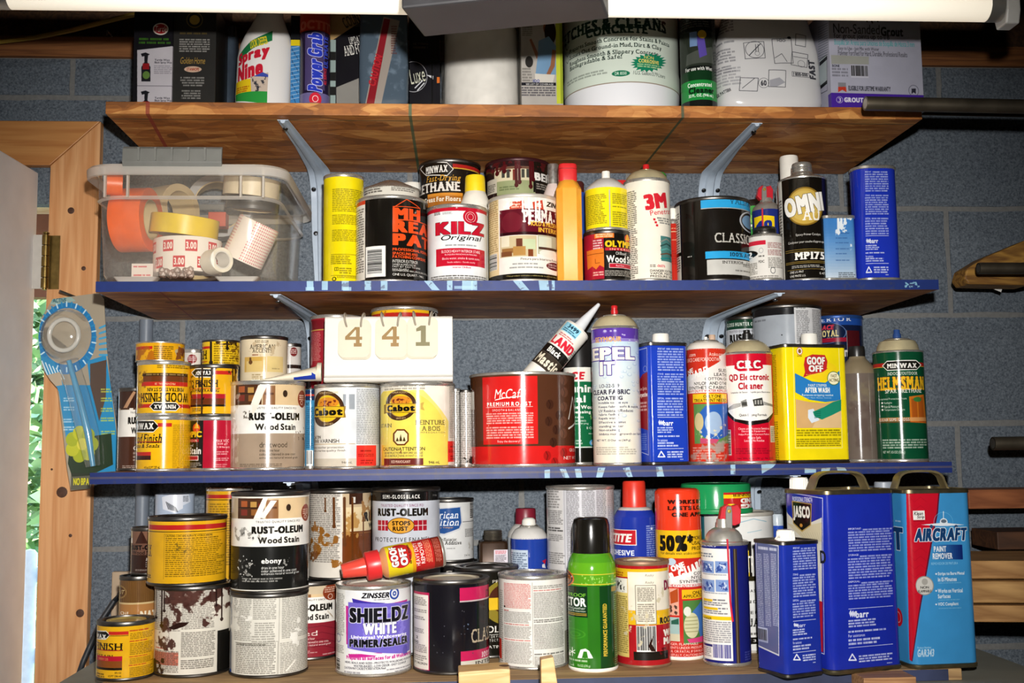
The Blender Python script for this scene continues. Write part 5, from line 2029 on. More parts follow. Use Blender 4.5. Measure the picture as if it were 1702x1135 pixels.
def p_cab2(L):
 L.R(737, 634, 780, 785, '#efe7d6')
 L.E(605, 645, 744, 860, '#f3d84e')
 L.G([(640, 660), (700, 645), (744, 700), (742, 785), (640, 785)], '#f3dc62', .8)
 L.R(630, 634, 742, 648, '#f3ecdc', .9)
 L.P(640, 639, 706, 648, '#7a7060', 2, .7, .05)
 L.P(746, 640, 755, 728, '#6a645a', 30, .6)
 cabot(L, 667, 673.5, 25, 25)
 L.G([(698, 670), (704, 668), (702, 675), (705, 682), (698, 680)], '#caa84a')
 L.T(690, 698, 738, 705.5, 'PEINTURE', '#6d6038', 's')
 L.T(700, 708, 730, 715.5, 'A BOIS', '#6d6038', 's')
 L.T(697, 717, 738, 720, 'IMPREGNATION', '#8a7a4a', 'w')
 L.T(634, 704, 652, 710, 'STAIN', '#6d6038', 's')
 L.G([(660.5, 713), (673, 713), (679.5, 720), (679.5, 733), (673, 740), (660.5, 740), (654, 733), (654, 720)], '#6d3a18')
 L.G([(661, 715.5), (672, 715.5), (677, 721), (677, 732), (672, 737.5), (661, 737.5), (656.5, 732), (656.5, 721)], '#f3e6b0')
 for x, s_ in ((661, 5), (666.5, 9), (672, 6)):
  L.G([(x - 2.5, 733), (x, 733 - s_ * 1.3), (x + 2.5, 733)], '#4a3a1c')
 L.T(638, 743, 705, 749, 'CAUTION/ATTENTION', '#2a241a', '')
 L.T(640, 750.5, 702, 754, 'SEE INSTRUCTIONS BEFORE USAGE', '#5d533c', '')
 L.T(640, 755.5, 702, 759, 'LIRE LES INSTRUCTIONS AVANT USAGE', '#5d533c', '')
 L.R(639, 761.5, 702.5, 773, '#6d2a24')
 L.T(651, 765, 682, 769.5, 'RED MAHOGANY', '#f0d8c0', 's')
 L.T(711, 765.5, 729, 770.5, '946 mL', '#3a342c', '')
 sticker(L, 742.5, 733, 765, 767)
 L.ST(655, 735, 680, 785, '#6d2a24', 5, .68, 5)
 L.ST(632, 770, 660, 784, '#6d2a24', 9, .6, 5)
cb2 = can('paint_can', 'yellow and white stain can with a round emblem, under the number sign', 631, 756.5, 634, S3, '#f3ecdc', p_cab2, FR, seed=33, rough=.2)

def p_txt(L):
 L.P(752, 648, 790, 770, '#4a4640', 40, .7, .1)
 L.ST(766, 755, 790, 784, '#1f1c18', 3, .45, 7)
vessel('slim_tin', 'narrow tin of small print just right of the yellow emblem can', 'tin', 748, 766, 649, S3, '#d6d2cb', p_txt,
       [('top_ring', tin(), [(9.2, 650), (9.4, 647), (8.5, 646), (0, 646)])], Y=1.76, seed=34)
vessel('slim_tin', 'narrow white tin with a dark smudge at its foot, beside the coffee can', 'tin', 764, 784.5, 651, S3, '#dad4cc', p_txt,
       [('top_ring', dark_tin(), [(10.4, 652), (10.7, 649), (9.5, 648), (0, 648)])], Y=1.71, seed=35)

# cans behind the number sign
def p_redb(L):
 L.R(500, 530, 620, 546, '#7a1420')
 L.R(500, 546, 620, 548, '#c9a04a')
 L.P(520, 552, 534, 600, '#e6c9b8', 20, .6)
can('paint_can', 'dark red can peeking out left behind the number sign', 516, 602, 522, S3, '#a01c2c', p_redb, Y=1.80, seed=36)
def p_yelb(L):
 L.R(600, 519, 760, 545, '#b3261f')
 L.T(712, 517, 727, 540, 'MIN', WH, 'bs')
 L.R(712, 515, 730, 560, '#17120d')
 hexban(L, 713, 516, 760, 540)
 L.ST(615, 508, 680, 530, '#b3741c', 5, .6, 9)
can('paint_can', 'yellow can with a red band showing above the number sign', 616, 728, 508, S3, '#e8b41c', p_yelb, Y=1.80, seed=37)

def number_sign():
 zb = max(cb1.top, cb2.top) + .0005
 yb = cb2.Y - .047
 a, b = at(538, 629, yb), at(753, 629, yb)
 ztop_ = at(645, 526, yb + .012)[2]
 H = ztop_ - zb
 w = b[0] - a[0]
 t = thing('number_sign', 'white plastic flip number sign reading 441 on the emblem cans', 'sign', ((a[0] + b[0]) / 2, yb, zb))
 white = M('white_sign_plastic', '#d3cfc6', .4, var=.02)
 # a tent of sheet: leaning front, rounded foot lip, back leg
 prof = [(-.002, .006), (.0, .0015), (.004, 0), (.05, 0), (.052, .002), (.018, H - .002), (.015, H), (.011, H), (.009, H - .003), (.003, .010)]
 bm = prism([(y, z) for y, z in prof], -w / 2, w / 2, 'x')
 obj('stand', bm, white, t, smooth=False, bevel=.0012)
 card = M('ivory_card_plastic', '#d2cab4', .35, var=.02)
 ring = M('nickel_ring', '#b8ad9c', .3, .35)
 numb = M('old_gold_print', '#86693a', .5, .3)
 grey = M('grey_gold_print', '#6f6848', .5, .3)
 def face(px, py):
  p = at(px, py, yb + .002)
  return p[0] - t.location[0], p[2] - zb
 tilt = math.atan2(.012, H)
 for (x0, y0, x1, y1), dig, nm in (((562.5, 530, 615, 595), '4', numb), ((624, 529, 676, 595), '4', numb), ((677.5, 527, 728, 594), '1', grey)):
  cx, cz = face((x0 + x1) / 2, (y0 + y1) / 2)
  hw, hh = (face(x1, y0)[0] - face(x0, y0)[0]) / 2, (face(x0, y0)[1] - face(x0, y1)[1]) / 2
  pr = [(x, z) for x, z in rrect(hw * 2, hh * 2, .009, 5)]
  for k in range(4):
   off = k * .0011
   yy = -.0105 + .0022 * k
   o = obj('number_card', prism([(x + off * (.5 if dig != '1' else -.6), z - off * .8) for x, z in pr], -.0007, .0007), card, t, smooth=False,
     loc=(cx, cz / H * .012 - .0085 + .0019 * k, cz))
   o.rotation_euler = (-tilt * 1.0, 0, 0)
   if k == 0:
    s = hh * .95
    if dig == '4':
     polys = [[(-.62, -.22), (.3, 1.02), (.3, -.22)], [(.3, 1.02), (.6, 1.02), (.6, -.64), (.8, -.64), (.8, -1.02), (.02, -1.02), (.02, -.64), (.24, -.64), (.24, -.2), (-.98, -.24), (-.98, .06), (.06, 1.02)]]
     hole = [(-.42, .06), (.2, .06), (.2, .66)]
     pts = [(.6, 1.02), (.6, .04), (.86, .04), (.86, -.3), (.6, -.3), (.6, -.64), (.82, -.64), (.82, -1.0), (-.02, -1.0), (-.02, -.64), (.2, -.64), (.2, -.3), (-.95, -.3), (-.95, .0), (.1, 1.02)]
     bm = bmesh.new()
     quads = [[(.1, 1.02), (.6, 1.02), (.6, .62), (.2, .62), (-.18, .62 - .0)], [(.2, .62), (.6, .62), (.6, -.64), (.2, -.64)], [(-.95, .02), (.2, .02), (.2, -.3), (-.95, -.3)],
                             [(-.95, .02), (-.5, .02), (.2, .8), (.2, 1.02), (.1, 1.02)], [(.6, .02), (.86, .02), (.86, -.3), (.6, -.3)], [(-.02, -.64), (.82, -.64), (.82, -1.0), (-.02, -1.0)]]
     sx = s * .5
     for q in quads[:1] + quads[1:]:
      if q is quads[0]:
       q = [(.1, 1.02), (.6, 1.02), (.6, .6), (.2, .6)]
      prism([(x * sx, z * s * .53) for x, z in q], -.0009, -.0007, 'y', bm)
    else:
     bm = bmesh.new()
     sx = s * .5
     for q in ([(-.2, 1.02), (.32, 1.02), (.32, -.64), (-.2, -.64)], [(-.68, .72), (-.2, 1.02), (-.2, .52), (-.68, .42)], [(-.72, -.64), (.72, -.64), (.72, -1.02), (-.72, -1.02)]):
      prism([(x * sx, z * s * .53) for x, z in q], -.0009, -.0007, 'y', bm)
    obj('numeral', bm, nm, o, smooth=False, loc=(0, 0, .002))
  for dx in (-.52, .52):
   p = []
   for q in range(18):
    a_ = 2 * math.pi * q / 18
    p.append((cx + hw * dx + .0012 * math.cos(a_) + dx * .004 * math.sin(a_), .0005 + cz / H * .012 + .012 * math.cos(a_), cz + hh * .92 + .0115 * math.sin(a_)))
   obj('ring', tube(p, .0016, 8, closed=True), ring, t)
 # small imprint in the card corners is too fine to read
 return t
number_sign()

def squeeze_tube():
 zt = dr.top
 yb = dr.Y - .01
 a, b = at(432, 628, yb), at(543, 622, yb)
 t = thing('squeeze_tube', 'white and blue squeeze tube lying on the driftwood stain can, against the sign', 'tube', (a[0], yb, zt), (0, 0, .05))
 ln = (b[0] - a[0]) * .98
 secs = []
 bm = bmesh.new()
 rings = []
 prof = [(0, .0015, .004, .002), (.015, .003, .006, .003), (.05, .007, .013, .0075), (.085, .0115, .017, .0118), (ln - .012, .0145, .0185, .0146), (ln - .006, .0145, .0185, .0146)]
 n = 24
 for x, rz, ry, zc in prof:
  rings.append([bm.verts.new((x, ry * math.cos(2 * math.pi * k / n), zc + .001 + rz * math.sin(2 * math.pi * k / n))) for k in range(n)])
 for i in range(len(rings) - 1):
  for k in range(n):
   bm.faces.new((rings[i][k], rings[i + 1][k], rings[i + 1][(k + 1) % n], rings[i][(k + 1) % n]))
 bm.faces.new(rings[0])
 bm.faces.new(rings[-1][::-1])
 bmesh.ops.recalc_face_normals(bm, faces=bm.faces)
 obj('body', bm, M('ivory_tube_plastic', '#e3d7bf', .4, var=.08), t)
 bl = bmesh.new()
 rings = []
 for x, rz, ry, zc, k0 in ((.052, .0073, .0133, .0075, 0), (.085, .0119, .0174, .0118, 1), (ln - .02, .0148, .0188, .0146, 2)):
  rings.append([bl.verts.new((x, -ry * math.cos(a_), zc + .001 + rz * math.sin(a_))) for a_ in [math.radians(-50 + (35 + k0 * 4) * q / 5) for q in range(6)]])
 for i in range(2):
  for k in range(5):
   bl.faces.new((rings[i][k], rings[i + 1][k], rings[i + 1][k + 1], rings[i][k + 1]))
 obj('blue_panel', bl, M('blue_tube_print', '#1f3aa0', .35), t)
 obj('crimp', box(-.012, .001, -.005, .005, .001, .004), M('ivory_tube_plastic', '#e3d7bf', .4), t, smooth=False)
squeeze_tube()

def p_coffee(L):
 r = '#d0211f'
 L.band(741, 780, r)
 L.E(0, 0, 1, 1, r)
 for i, (x, y) in enumerate(((909, 700), (921, 714), (916, 735), (906, 757), (911, 672), (933, 752), (926, 690), (918, 768), (934, 632), (935, 652), (934, 676), (933, 700), (933, 720))):
  c = '#3c2117' if i < 8 else '#6b4534'
  if y > 741:
   c = '#a01a18'
  L.E(x - 6, y - 8, x + 6, y + 8, c, .8)
  L.L([(x - 2, y - 7), (x + 1, y), (x - 1, y + 7)], 1, '#2a150e', .8)
 L.R(803.5, 625, 891.5, 738, r)
 L.T(823, 646, 872, 662, 'McCafe', WH, 'i')
 L.L([(824, 664.5), (840, 661), (868, 658)], 1.5, WH)
 L.L([(869, 645), (872, 642)], 1.3, WH)
 L.T(811, 667.5, 882, 674, 'PREMIUM ROAST', WH, 'bw')
 L.R(809, 675.5, 884, 676.2, WH)
 L.T(819, 679, 872, 682.8, 'SMOOTH & BALANCED', WH, 'bw')
 L.P(809, 685, 885, 704.5, '#f6d9cf', 5, .9, .08, True)
 L.P(809, 708, 885, 729, '#f6d9cf', 5, .9, .08, True)
 L.T(827, 731, 863, 736, 'Enjoy the discovery!', WH, 'b')
 L.R(781, 651, 789, 680, '#b9b4aa')
 L.L([(942, 696), (949, 660), (954, 690), (960, 655), (966, 700)], 2.4, WH)
 L.L([(942, 712), (956, 702), (975, 697)], 3, WH)
 L.T(943, 745, 975, 750, 'GROUND COFFEE', WH, 'b')
 L.T(933, 757.5, 975, 762.5, 'NET WT 30.6 OZ', WH, 'b')
def coffee_can():
 g = Round(780, 956, 617, S3, front=FR)
 t = base(g, 'coffee_can', 'large open brown and red coffee can holding a caulk tube', 'can', None)
 r, H = g.r, g.h
 L = g.label(.004, H - .004, '#52301f', 40, r * .985)
 p_coffee(L)
 L.grime(.04)
 obj('body', lathe([(r * .97, .004), (r * .985, H - .004)], 64, uv=(.004, H - .004)), L.material('print_coffee', .22), t)
 obj('base_ring', lathe([(r * .9, .001), (r * .975, 0), (r * .985, .002), (r * .985, .004), (r * .97, .005)], 64), tin(), t)
 bm = lathe([(r * .955, .005), (r * .975, H - .005), (r, H - .004), (r, H - .001), (r * .985, H), (r * .965, H - .001), (r * .96, H - .006), (r * .955, .006), (0, .006)], 64)
 obj('rim', bm, steel(), t)
 return g
cof = coffee_can()
cof.rot = (0, 0, 0)

def caulk():
 # leans inside the coffee can: the nozzle tip and the tube's axis are read off the photograph
 tip = at(996, 505, cof.Y - .005)
 mid = at(940, 570, cof.Y - .01)
 d = (mid - tip).normalized()
 t = thing('caulk_tube', 'white caulk tube with a long pale nozzle leaning in the coffee can', 'caulk tube', tip + d * .26)
 t.rotation_euler = (-d).to_track_quat('Z', 'Y').to_euler()
 T = .26
 ln0 = (at(955, 555, cof.Y) - tip).length
 r = .0225
 nb = T - ln0 + .004
 m = M('caulk_white', '#e8e3d8', .4)
 # printed wrap
 k = PXMM * 1000
 z0, z1 = .02, nb
 W, H = 2 * math.pi * r * k, (z1 - z0) * k
 axis = -d
 R3 = axis.to_track_quat('Z', 'Y').to_matrix()
 view = (Vector((0, 0, ZC)) - mid).normalized()
 side = axis.cross(view).normalized()
 front_l = R3.inverted() @ (view - axis * view.dot(axis)).normalized()
 a0 = math.atan2(front_l.y, front_l.x)
 L = Label(W, H, '#e9e5da', lambda u, v: (u, v), 41)
 L.k = 2.
 L.xc, L.ym = W / 2, H / 2
 u0 = ((a0 + math.pi / 2) / (2 * math.pi) + .5) % 1.0
 def sx(f):
  return u0 * W + f * r * k
 hgt = H
 px = .92e-3 * k
 L.RR(sx(-1.1), 0, sx(.35), 18 * px, '#8fcbe0')
 L.T(sx(-.7), 2 * px, sx(.2), 9 * px, '3499', '#16364a', 'b')
 L.P(sx(-.9), 10 * px, sx(.3), 17 * px, '#16364a', 2)
 L.P(sx(-.9), 21 * px, sx(.5), 28 * px, '#b3242e', 2)
 L.T(sx(-1.1), 30 * px, sx(.95), 46 * px, 'LAND', '#cf2437', 'B')
 L.RR(0, 49 * px, W, 66 * px, '#1a1714')
 L.T(sx(-.75), 52 * px, sx(.35), 63 * px, 'Black', WH, 'b')
 L.RR(0, 66 * px, W, 92 * px, '#3a3128')
 L.T(sx(-1.1), 69 * px, sx(.9), 88 * px, 'Mastic', '#e6dcc4', 'b')
 L.P(sx(.95), 30 * px, sx(1.4), 60 * px, '#555', 8)
 obj('body', lathe([(r, z0), (r, z1)], 40, uv=(z0, z1)), L.material('print_caulk', .3), t)
 obj('foot', lathe([(r, .0), (r * 1.01, .002), (r, z0 + .0005)], 40), m, t)
 obj('shoulder', lathe([(r, z1), (r * 1.02, z1 + .001), (r * .96, z1 + .004), (.010, z1 + .005), (.0098, z1 + .006)], 40), m, t)
 obj('nozzle', lathe([(.0105, z1 + .005), (.0095, z1 + .012), (.0045, T - .012), (.0028, T - .001), (.0016, T), (0, T)], 24), M('milky_nozzle_plastic', '#d6d9dc', .3), t)
caulk()

def p_ace(L):
 L.band(600, 800, '#17683f')
 L.band(608, 634, '#eceade')
 L.T(938, 618, 972, 631, 'ACE', '#c8202f', 'Bi')
 L.T(934, 639, 988, 656, 'Pruning', WH, 'b')
 L.T(938, 657, 972, 669, 'Seal', WH, 'b')
 L.T(942, 673, 986, 679, 'Tree Wound', WH, 'b')
 L.T(944, 682, 980, 688, 'Dressing', WH, 'b')
 for k in range(3):
  L.T(946, 691 + 5.5 * k, 968 + k * 4, 695 + 5.5 * k, ('Protects', 'and from insects', 'by fast drying')[k], WH, 'b')
 L.T(973, 709, 984, 713, '11 OZ', WH, 'b')
 L.P(976, 719, 984, 722, WH, 1)
 L.P(955, 730, 966, 739, WH, 2)
 L.E(977, 730, 986, 741, '#5aa8d8')
 L.E(980, 733, 984, 739, WH)
 L.band(742, 744, '#dfe6dc')
 L.band(744, 800, '#14140f')
 L.ST(974, 680, 988, 700, '#8bbf6a', 4, .6, 5)
vessel('spray_can', 'green and black pruning seal spray can behind the water repellent can', 'spray can', 936, 986, 610, S3, '#17683f', p_ace,
       [('cap', NOZ_K, [(25.2, 612), (25, 608), (24.2, 557), (23, 554), (0, 553.6)])], Y=1.79, seed=42)

def p_repel(L):
 for k in range(30):
  f = k / 29
  c = tuple(a + (b - a) * min(1, f * 1.3) for a, b in zip(hx('#c3d8e6'), hx('#efe6d2')))
  L.band(565 + k * 7, 573 + k * 7, c)
 L.band(540, 562, '#5b3aa0')
 L.band(562, 567, '#8f7cc4')
 rng = L.rng
 for k in range(90):
  x, y = rng.uniform(980, 1064), rng.uniform(549, 720)
  s_ = rng.uniform(1.2, 4.5) * (1 if y < 600 else .9)
  L.E(x - s_, y - s_ * .8, x + s_, y + s_ * .8, '#8aa6c4' if y > 566 else '#a48fd8', .35)
  L.E(x - s_ * .6, y - s_ * .7, x + s_ * .7, y + s_ * .3, '#eef3f2', .6)
 L.T(990, 559, 1032, 568, 'SEYMOUR', '#d9a86a', 'b')
 L.T(973, 577, 1053, 598, 'REPEL', '#f6f2e6', 'B', ol=('#4a3590', 3))
 L.T(996, 600.5, 1021, 623, 'IT', '#f6f2e6', 'B', ol=('#4a3590', 3))
 c = '#3d3a4a'
 L.T(995, 638, 1027, 643.5, 'LO-22-599', c, '')
 L.T(985, 647, 1044, 655, 'CLEAR FABRIC', c, 'b')
 L.T(992, 658, 1032, 664.5, 'COATING', c, 'b')
 for k, (t, w) in enumerate((('Invisible to the eye', 1040), ('Keeps fabric soft & supple', 1056), ('UV Resistant/Reduces', 1048), ('fabric fading', 1026), ('Repels water', 1026), ('Effective against', 1036), ('standing water', 1032), ('Non-staining', 1026), ('Inhibits mold growth on fabric', 1060))):
  L.T(993, 667 + 6.55 * k, w, 672 + 6.55 * k, t, c, '')
 L.T(989, 730, 1043, 734.5, 'NET WT. 13 Ounces (369 g)', c, '')
 L.P(988, 742, 1054, 756, '#8f897c', 4, .7)
vessel('spray_can', 'tall pale water repellent spray can with purple drops at its shoulder', 'spray can', 982, 1061.5, 549, S3, '#efe6d2', p_repel,
       [('collar', tin(), [(39, 549), (40, 547), (39, 545)]),
  ('dome', M('cream_gold_lacquer', '#d9cda4', .32, .35), [(38.5, 546), (36, 540), (30, 532), (25, 528), (18, 526)]),
  ('valve_cup', tin(), [(18, 528), (19, 525), (16, 523.6), (8, 524), (0, 524)]),
  ('nozzle', NOZ_R, [(6, 525), (6.2, 516), (5, 515), (5.5, 509.5), (4.6, 508), (0, 508)])], front=FR - .002, seed=43)

def p_turp(L):
 barr(L, 1093, 1136, ((578, 617), (620, 657), (660, 692)), (697, 707), 745, (749, 761))
 L.face = 'L'
 L.L([(1061, 582), (1075, 578), (1078, 756), (1063, 750)], .9, '#dfe3ee')
 L.G([(1061, 634), (1068, 622), (1076, 618), (1077, 715), (1062, 710)], '#8a1420')
 L.T(1062, 643, 1075, 650, 'Gum Spirits', '#f0e6dc', 'i')
 L.T(1061, 652, 1076, 662, 'Turpentine', WH, 'b')
 L.P(1062, 667, 1075, 684, WH, 3)
 L.E(1069, 608, 1075, 618, '#c9cde0', 1, 1)
 L.P(1063, 720, 1075, 748, '#9fb2dc', 8, .6)
 L.face = 'R'
def turp_parts(g, t):
 cap_at(g, t, 'cap', -g.w * .05, -g.d * .1, .0135, .0185, NOZ_W)
tinbox('solvent_tin', 'dark blue solvent tin with a low white cap, right of the water repellent can', 'tin', 1058, 1079, 1144, 568, S3, 14, FR, '#1f3fb4', p_turp,
       rc=.007, seed=44, parts=turp_parts, rim_mat=dark_tin(), rough=.2)

def p_guard(L, dy=0):
 r = '#c8321f'
 L.band(583, 640, r)
 L.G([(1130, 640), (1130, 612), (1165, 604), (1206, 585), (1215, 583), (1215, 655), (1130, 655)], '#e9e2da')
 L.G([(1130, 610), (1165, 600), (1192, 588), (1196, 600), (1165, 618), (1130, 630)], r)
 L.T(1146, 588, 1156, 592, '.com', '#f3e2d6', 'b')
 L.T(1178, 586, 1200, 592, 'Atsko.com', '#f3e2d6', 'b')
 L.T(1136, 594, 1200, 600, 'ONE SOURCE CARE FOR FOOTWEAR', '#f3e2d6', 'b')
 L.T(1143, 613, 1152, 620, 'NE', WH, 'b', rot=14)
 L.T(1137, 617, 1178, 630, 'R-GUARD', WH, 'bi', rot=18)
 for k, (t, x0, x1) in enumerate((('SUEDE', 1192, 1208), ('LEATHER', 1185, 1208), ('COTTON, CANVAS', 1170, 1212), ('NYLON AND OTHER', 1153, 1205), ('SYNTHETIC FABRICS', 1145, 1204))):
  L.T(x0, 613.5 + 6.9 * k, x1, 618.5 + 6.9 * k, t, '#2a2724', '')
 L.T(1143, 647.5, 1205, 651.5, 'HEAVY DUTY WATER REPELLENT', '#b3242e', 'b')
 L.band(652.5, 790, r)
 L.R(1150, 654, 1204, 668.5, '#efc021')
 L.T(1167, 656, 1195, 661, 'ONLY ONE', '#2a1c08', 'b')
 L.T(1152, 662.5, 1203, 667.5, 'TREATMENT NEEDED', '#2a1c08', 'b')
 L.R(1151, 671, 1207, 737, '#5d8a4a')
 L.G([(1157, 690), (1170, 674), (1207, 670), (1207, 720), (1175, 735), (1160, 720)], '#2f5fae')
 L.E(1168, 684, 1195, 722, '#9db4d0')
 L.E(1152, 686, 1166, 716, '#c9b886')
 L.G([(1160, 728), (1190, 730), (1185, 737), (1160, 737)], '#c24a6a')
 L.ST(1152, 700, 1208, 740, '#d8cfae', 4, .58, 6)
 L.P(1148, 742, 1200, 764, '#efc6b8', 5, .7)
 L.ST(1165, 725, 1207, 775, '#a59a90', 6, .48, 9, .15)
 L.ST(1140, 735, 1180, 775, '#b58a80', 8, .55, 9, .15)
vessel('spray_can', 'red and white shoe protector spray can worn pale at its foot', 'spray can', 1141, 1206, 582, S3, '#c8321f', p_guard,
       [('shoulder', M('white_lacquer', '#dcd5ca', .3), [(32, 583), (31.5, 578), (27, 571.5), (20, 569)]),
  ('collar', tin(), [(20, 570), (21, 568), (19, 566.5), (0, 566.5)]), ('valve', NOZ_W, [(2.8, 567), (2.6, 560), (0, 559.6)])], front=FR + .012, seed=45)
vessel('spray_can', 'pale spray can with a tan button behind the shoe protector can', 'spray can', 1160, 1208, 584, S3, '#c9c4bc', p_none,
       [('shoulder', tin(), [(24, 584), (22, 576), (17, 572), (0, 571.5)]), ('nozzle', M('tan_plastic', '#c9ac94', .4), [(6, 573), (5.6, 558), (4.8, 556.5), (0, 556.3)])], Y=1.75, seed=46)

def p_crc(L):
 r = '#c8102a'
 L.band(580, 780, r)
 L.G([(1207, 611), (1228, 607), (1262, 607), (1279, 611), (1279, 690), (1272, 702), (1243, 707), (1218, 700), (1208, 690)], '#1a1210')
 L.G([(1207, 608), (1279, 608), (1279, 686), (1268, 697), (1243, 700), (1220, 696), (1209, 684)], '#f2eee6')
 L.G([(1222, 594), (1264, 594), (1266, 612), (1258, 616.5), (1228, 616.5), (1221, 612)], r)
 L.T(1224.5, 598.5, 1263, 612, 'CRC', '#f3ebe2', 'bs', ol=('#7a0c1c', 1))
 L.T(1212, 621, 1274.5, 633.5, 'QD Electronic', '#b01326', 'b')
 L.T(1226, 635.5, 1265, 647, 'Cleaner', '#b01326', 'b')
 L.T(1214, 650, 1276, 654, 'Limpiador de Secado Rapido para Electronicos', '#555', '')
 L.G([(1229, 667), (1238, 663), (1240, 675), (1231, 677)], '#8b8b88')
 L.R(1231, 668, 1239, 674, '#44443f')
 L.G([(1248, 664), (1263, 661), (1265, 674), (1250, 675)], '#3a3a37')
 for k in range(3):
  L.R(1251 + k * 4.4, 665, 1253.4 + k * 4.4, 672, '#a9a7a0')
 for k in range(4):
  L.L([(1229, 670 + k * 1.5), (1218, 672 + k * 2), (1209, 678 + k)], .8, '#6a6a66')
  L.L([(1265, 668 + k * 1.5), (1273, 671 + k), (1279, 673 + k)], .8, '#6a6a66')
 L.T(1226, 687.5, 1269, 692.5, 'Quick Drying Formula', '#3a3632', '')
 for k, (t, x0, x1) in enumerate((('Cleans and Protects Sensitive', 1224, 1272), ('Electronic Equipment', 1229, 1266), ('Helps Prevent Contact Failure', 1224, 1272), ('Plastic Safe', 1239, 1259), ('Leaves No Residue', 1233, 1264))):
  L.T(x0, 710 + 5.1 * k, x1, 714 + 5.1 * k, t, '#f3e6de', 'b')
 L.P(1219, 744, 1276, 755, '#7a0c1c', 3, .7)
 L.T(1221, 760, 1277, 764, 'Net Wt. 11 oz. (312 g)  No. 05103', '#5d0a16', '')
 L.BC(1206, 714, 1212, 757, vert=True)
 L.R(1274, 708, 1281, 735, '#d8d2c4')
 L.P(1275, 710, 1281, 734, '#333', 8)
vessel('spray_can', 'red and white electronics cleaner spray can with a black button', 'spray can', 1202, 1282.5, 591, S3, '#c8102a', p_crc,
       [('collar', tin(), [(40, 591), (40.8, 589), (39.5, 587)]),
  ('dome', gold_tin(), [(39, 588), (36, 580), (30, 573), (24, 569), (20, 567.5)]),
  ('valve_cup', tin(), [(19.5, 569), (20, 566.5), (17, 565), (8, 565.4), (0, 565.4)]),
  ('nozzle', NOZ_K, [(7.4, 566), (7.4, 555), (5.5, 553), (5.5, 549.5), (4.6, 548.5), (0, 548.5)])], front=FR + .002, seed=47)

def p_goof(L):
 L.face = 'L'
 L.P(1276, 590, 1291, 690, '#5d5410', 34, .75, .1)
 L.P(1277, 700, 1294, 765, '#5d5410', 18, .75, .1)
 L.face = 'R'
 b = '#f5e98a'
 L.L([(1318, 576), (1394, 576), (1400, 744), (1322, 744), (1318, 576)], 1.2, b)
 L.E(1324, 577, 1334, 590, '#f4efe0')
 L.E(1324, 577, 1334, 590, '#b3242e', 1, 1.6)
 L.E(1326.5, 580, 1331.5, 587, '#8a5a20')
 L.T(1325, 590.5, 1333, 593, 'DANGER', '#5d3a10', 'b')
 L.G([(1321, 620), (1350, 634), (1372, 636), (1395, 616), (1397, 665), (1372, 668), (1345, 664), (1322, 652)], '#2a7cc0')
 L.E(1340, 600, 1392, 632, '#f4d21c')
 L.G([(1338, 594), (1350, 589), (1371, 590), (1375, 600), (1374, 612), (1376, 612), (1368, 618), (1346, 623), (1335, 627), (1338, 618), (1336, 606)], '#c32a2c')
 L.T(1341, 593, 1371, 606, 'GOOF', WH, 'B', ol=('#7a1216', 1))
 L.T(1344, 607, 1368, 618, 'OFF', WH, 'B', ol=('#7a1216', 1))
 L.T(1340, 620, 1372, 623, 'Pro Strength Remover', '#f2d94a', 'b', rot=6)
 L.E(1375, 617, 1396, 640, '#3a6a2a')
 L.E(1376, 618, 1395, 639, '#f6efc8')
 L.T(1381, 622, 1391, 627, 'FAST', '#4a3a10', 'b')
 L.T(1378, 629, 1394, 634, 'ACTING', '#4a3a10', 'b')
 L.T(1343, 638, 1374, 642.5, 'PAINT STRIPPER', WH, 'b')
 L.T(1338, 643.5, 1379, 652.5, 'AFTER WASH', WH, 'B')
 L.T(1333, 654.5, 1385, 659, 'Removes stripping residue', WH, 'b')
 L.T(1337, 660, 1382, 662.5, 'Wood - Metal - Masonry - Concrete', '#cfe2f2', 'b')
 L.G([(1322, 663), (1345, 668), (1372, 670), (1397, 664), (1398, 711), (1324, 711)], '#d6ab72')
 L.G([(1360, 690), (1398, 672), (1398, 711), (1350, 711)], '#e3c08c')
 L.G([(1343, 681), (1352, 679), (1362, 698), (1349, 703), (1343, 694)], '#d9e4ee')
 L.G([(1351, 684), (1370, 676), (1384, 668), (1398, 664), (1398, 682), (1382, 690), (1366, 697), (1354, 692)], '#1f8a6c')
 for k in range(4):
  L.L([(1354, 685 + k * 3), (1364, 683 + k * 3.4)], 1, '#0f5d48')
 L.P(1324, 713, 1398, 725, '#6d6210', 3, .85, .05)
 L.P(1324, 728, 1399, 742, '#6d6210', 4, .85, .05)
def goof_parts(g, t):
 cap_at(g, t, 'cap', g.w * .02, -g.d * .1, .0135, .022, NOZ_W)
tinbox('solvent_tin', 'bright yellow tin with a gloved hand picture and a white cap', 'tin', 1277, 1304, 1409, 571, S3, 12, FR + .003, '#f3dc14', p_goof, rc=.008, seed=48, parts=goof_parts, rim_mat=dark_tin(), rough=.2)

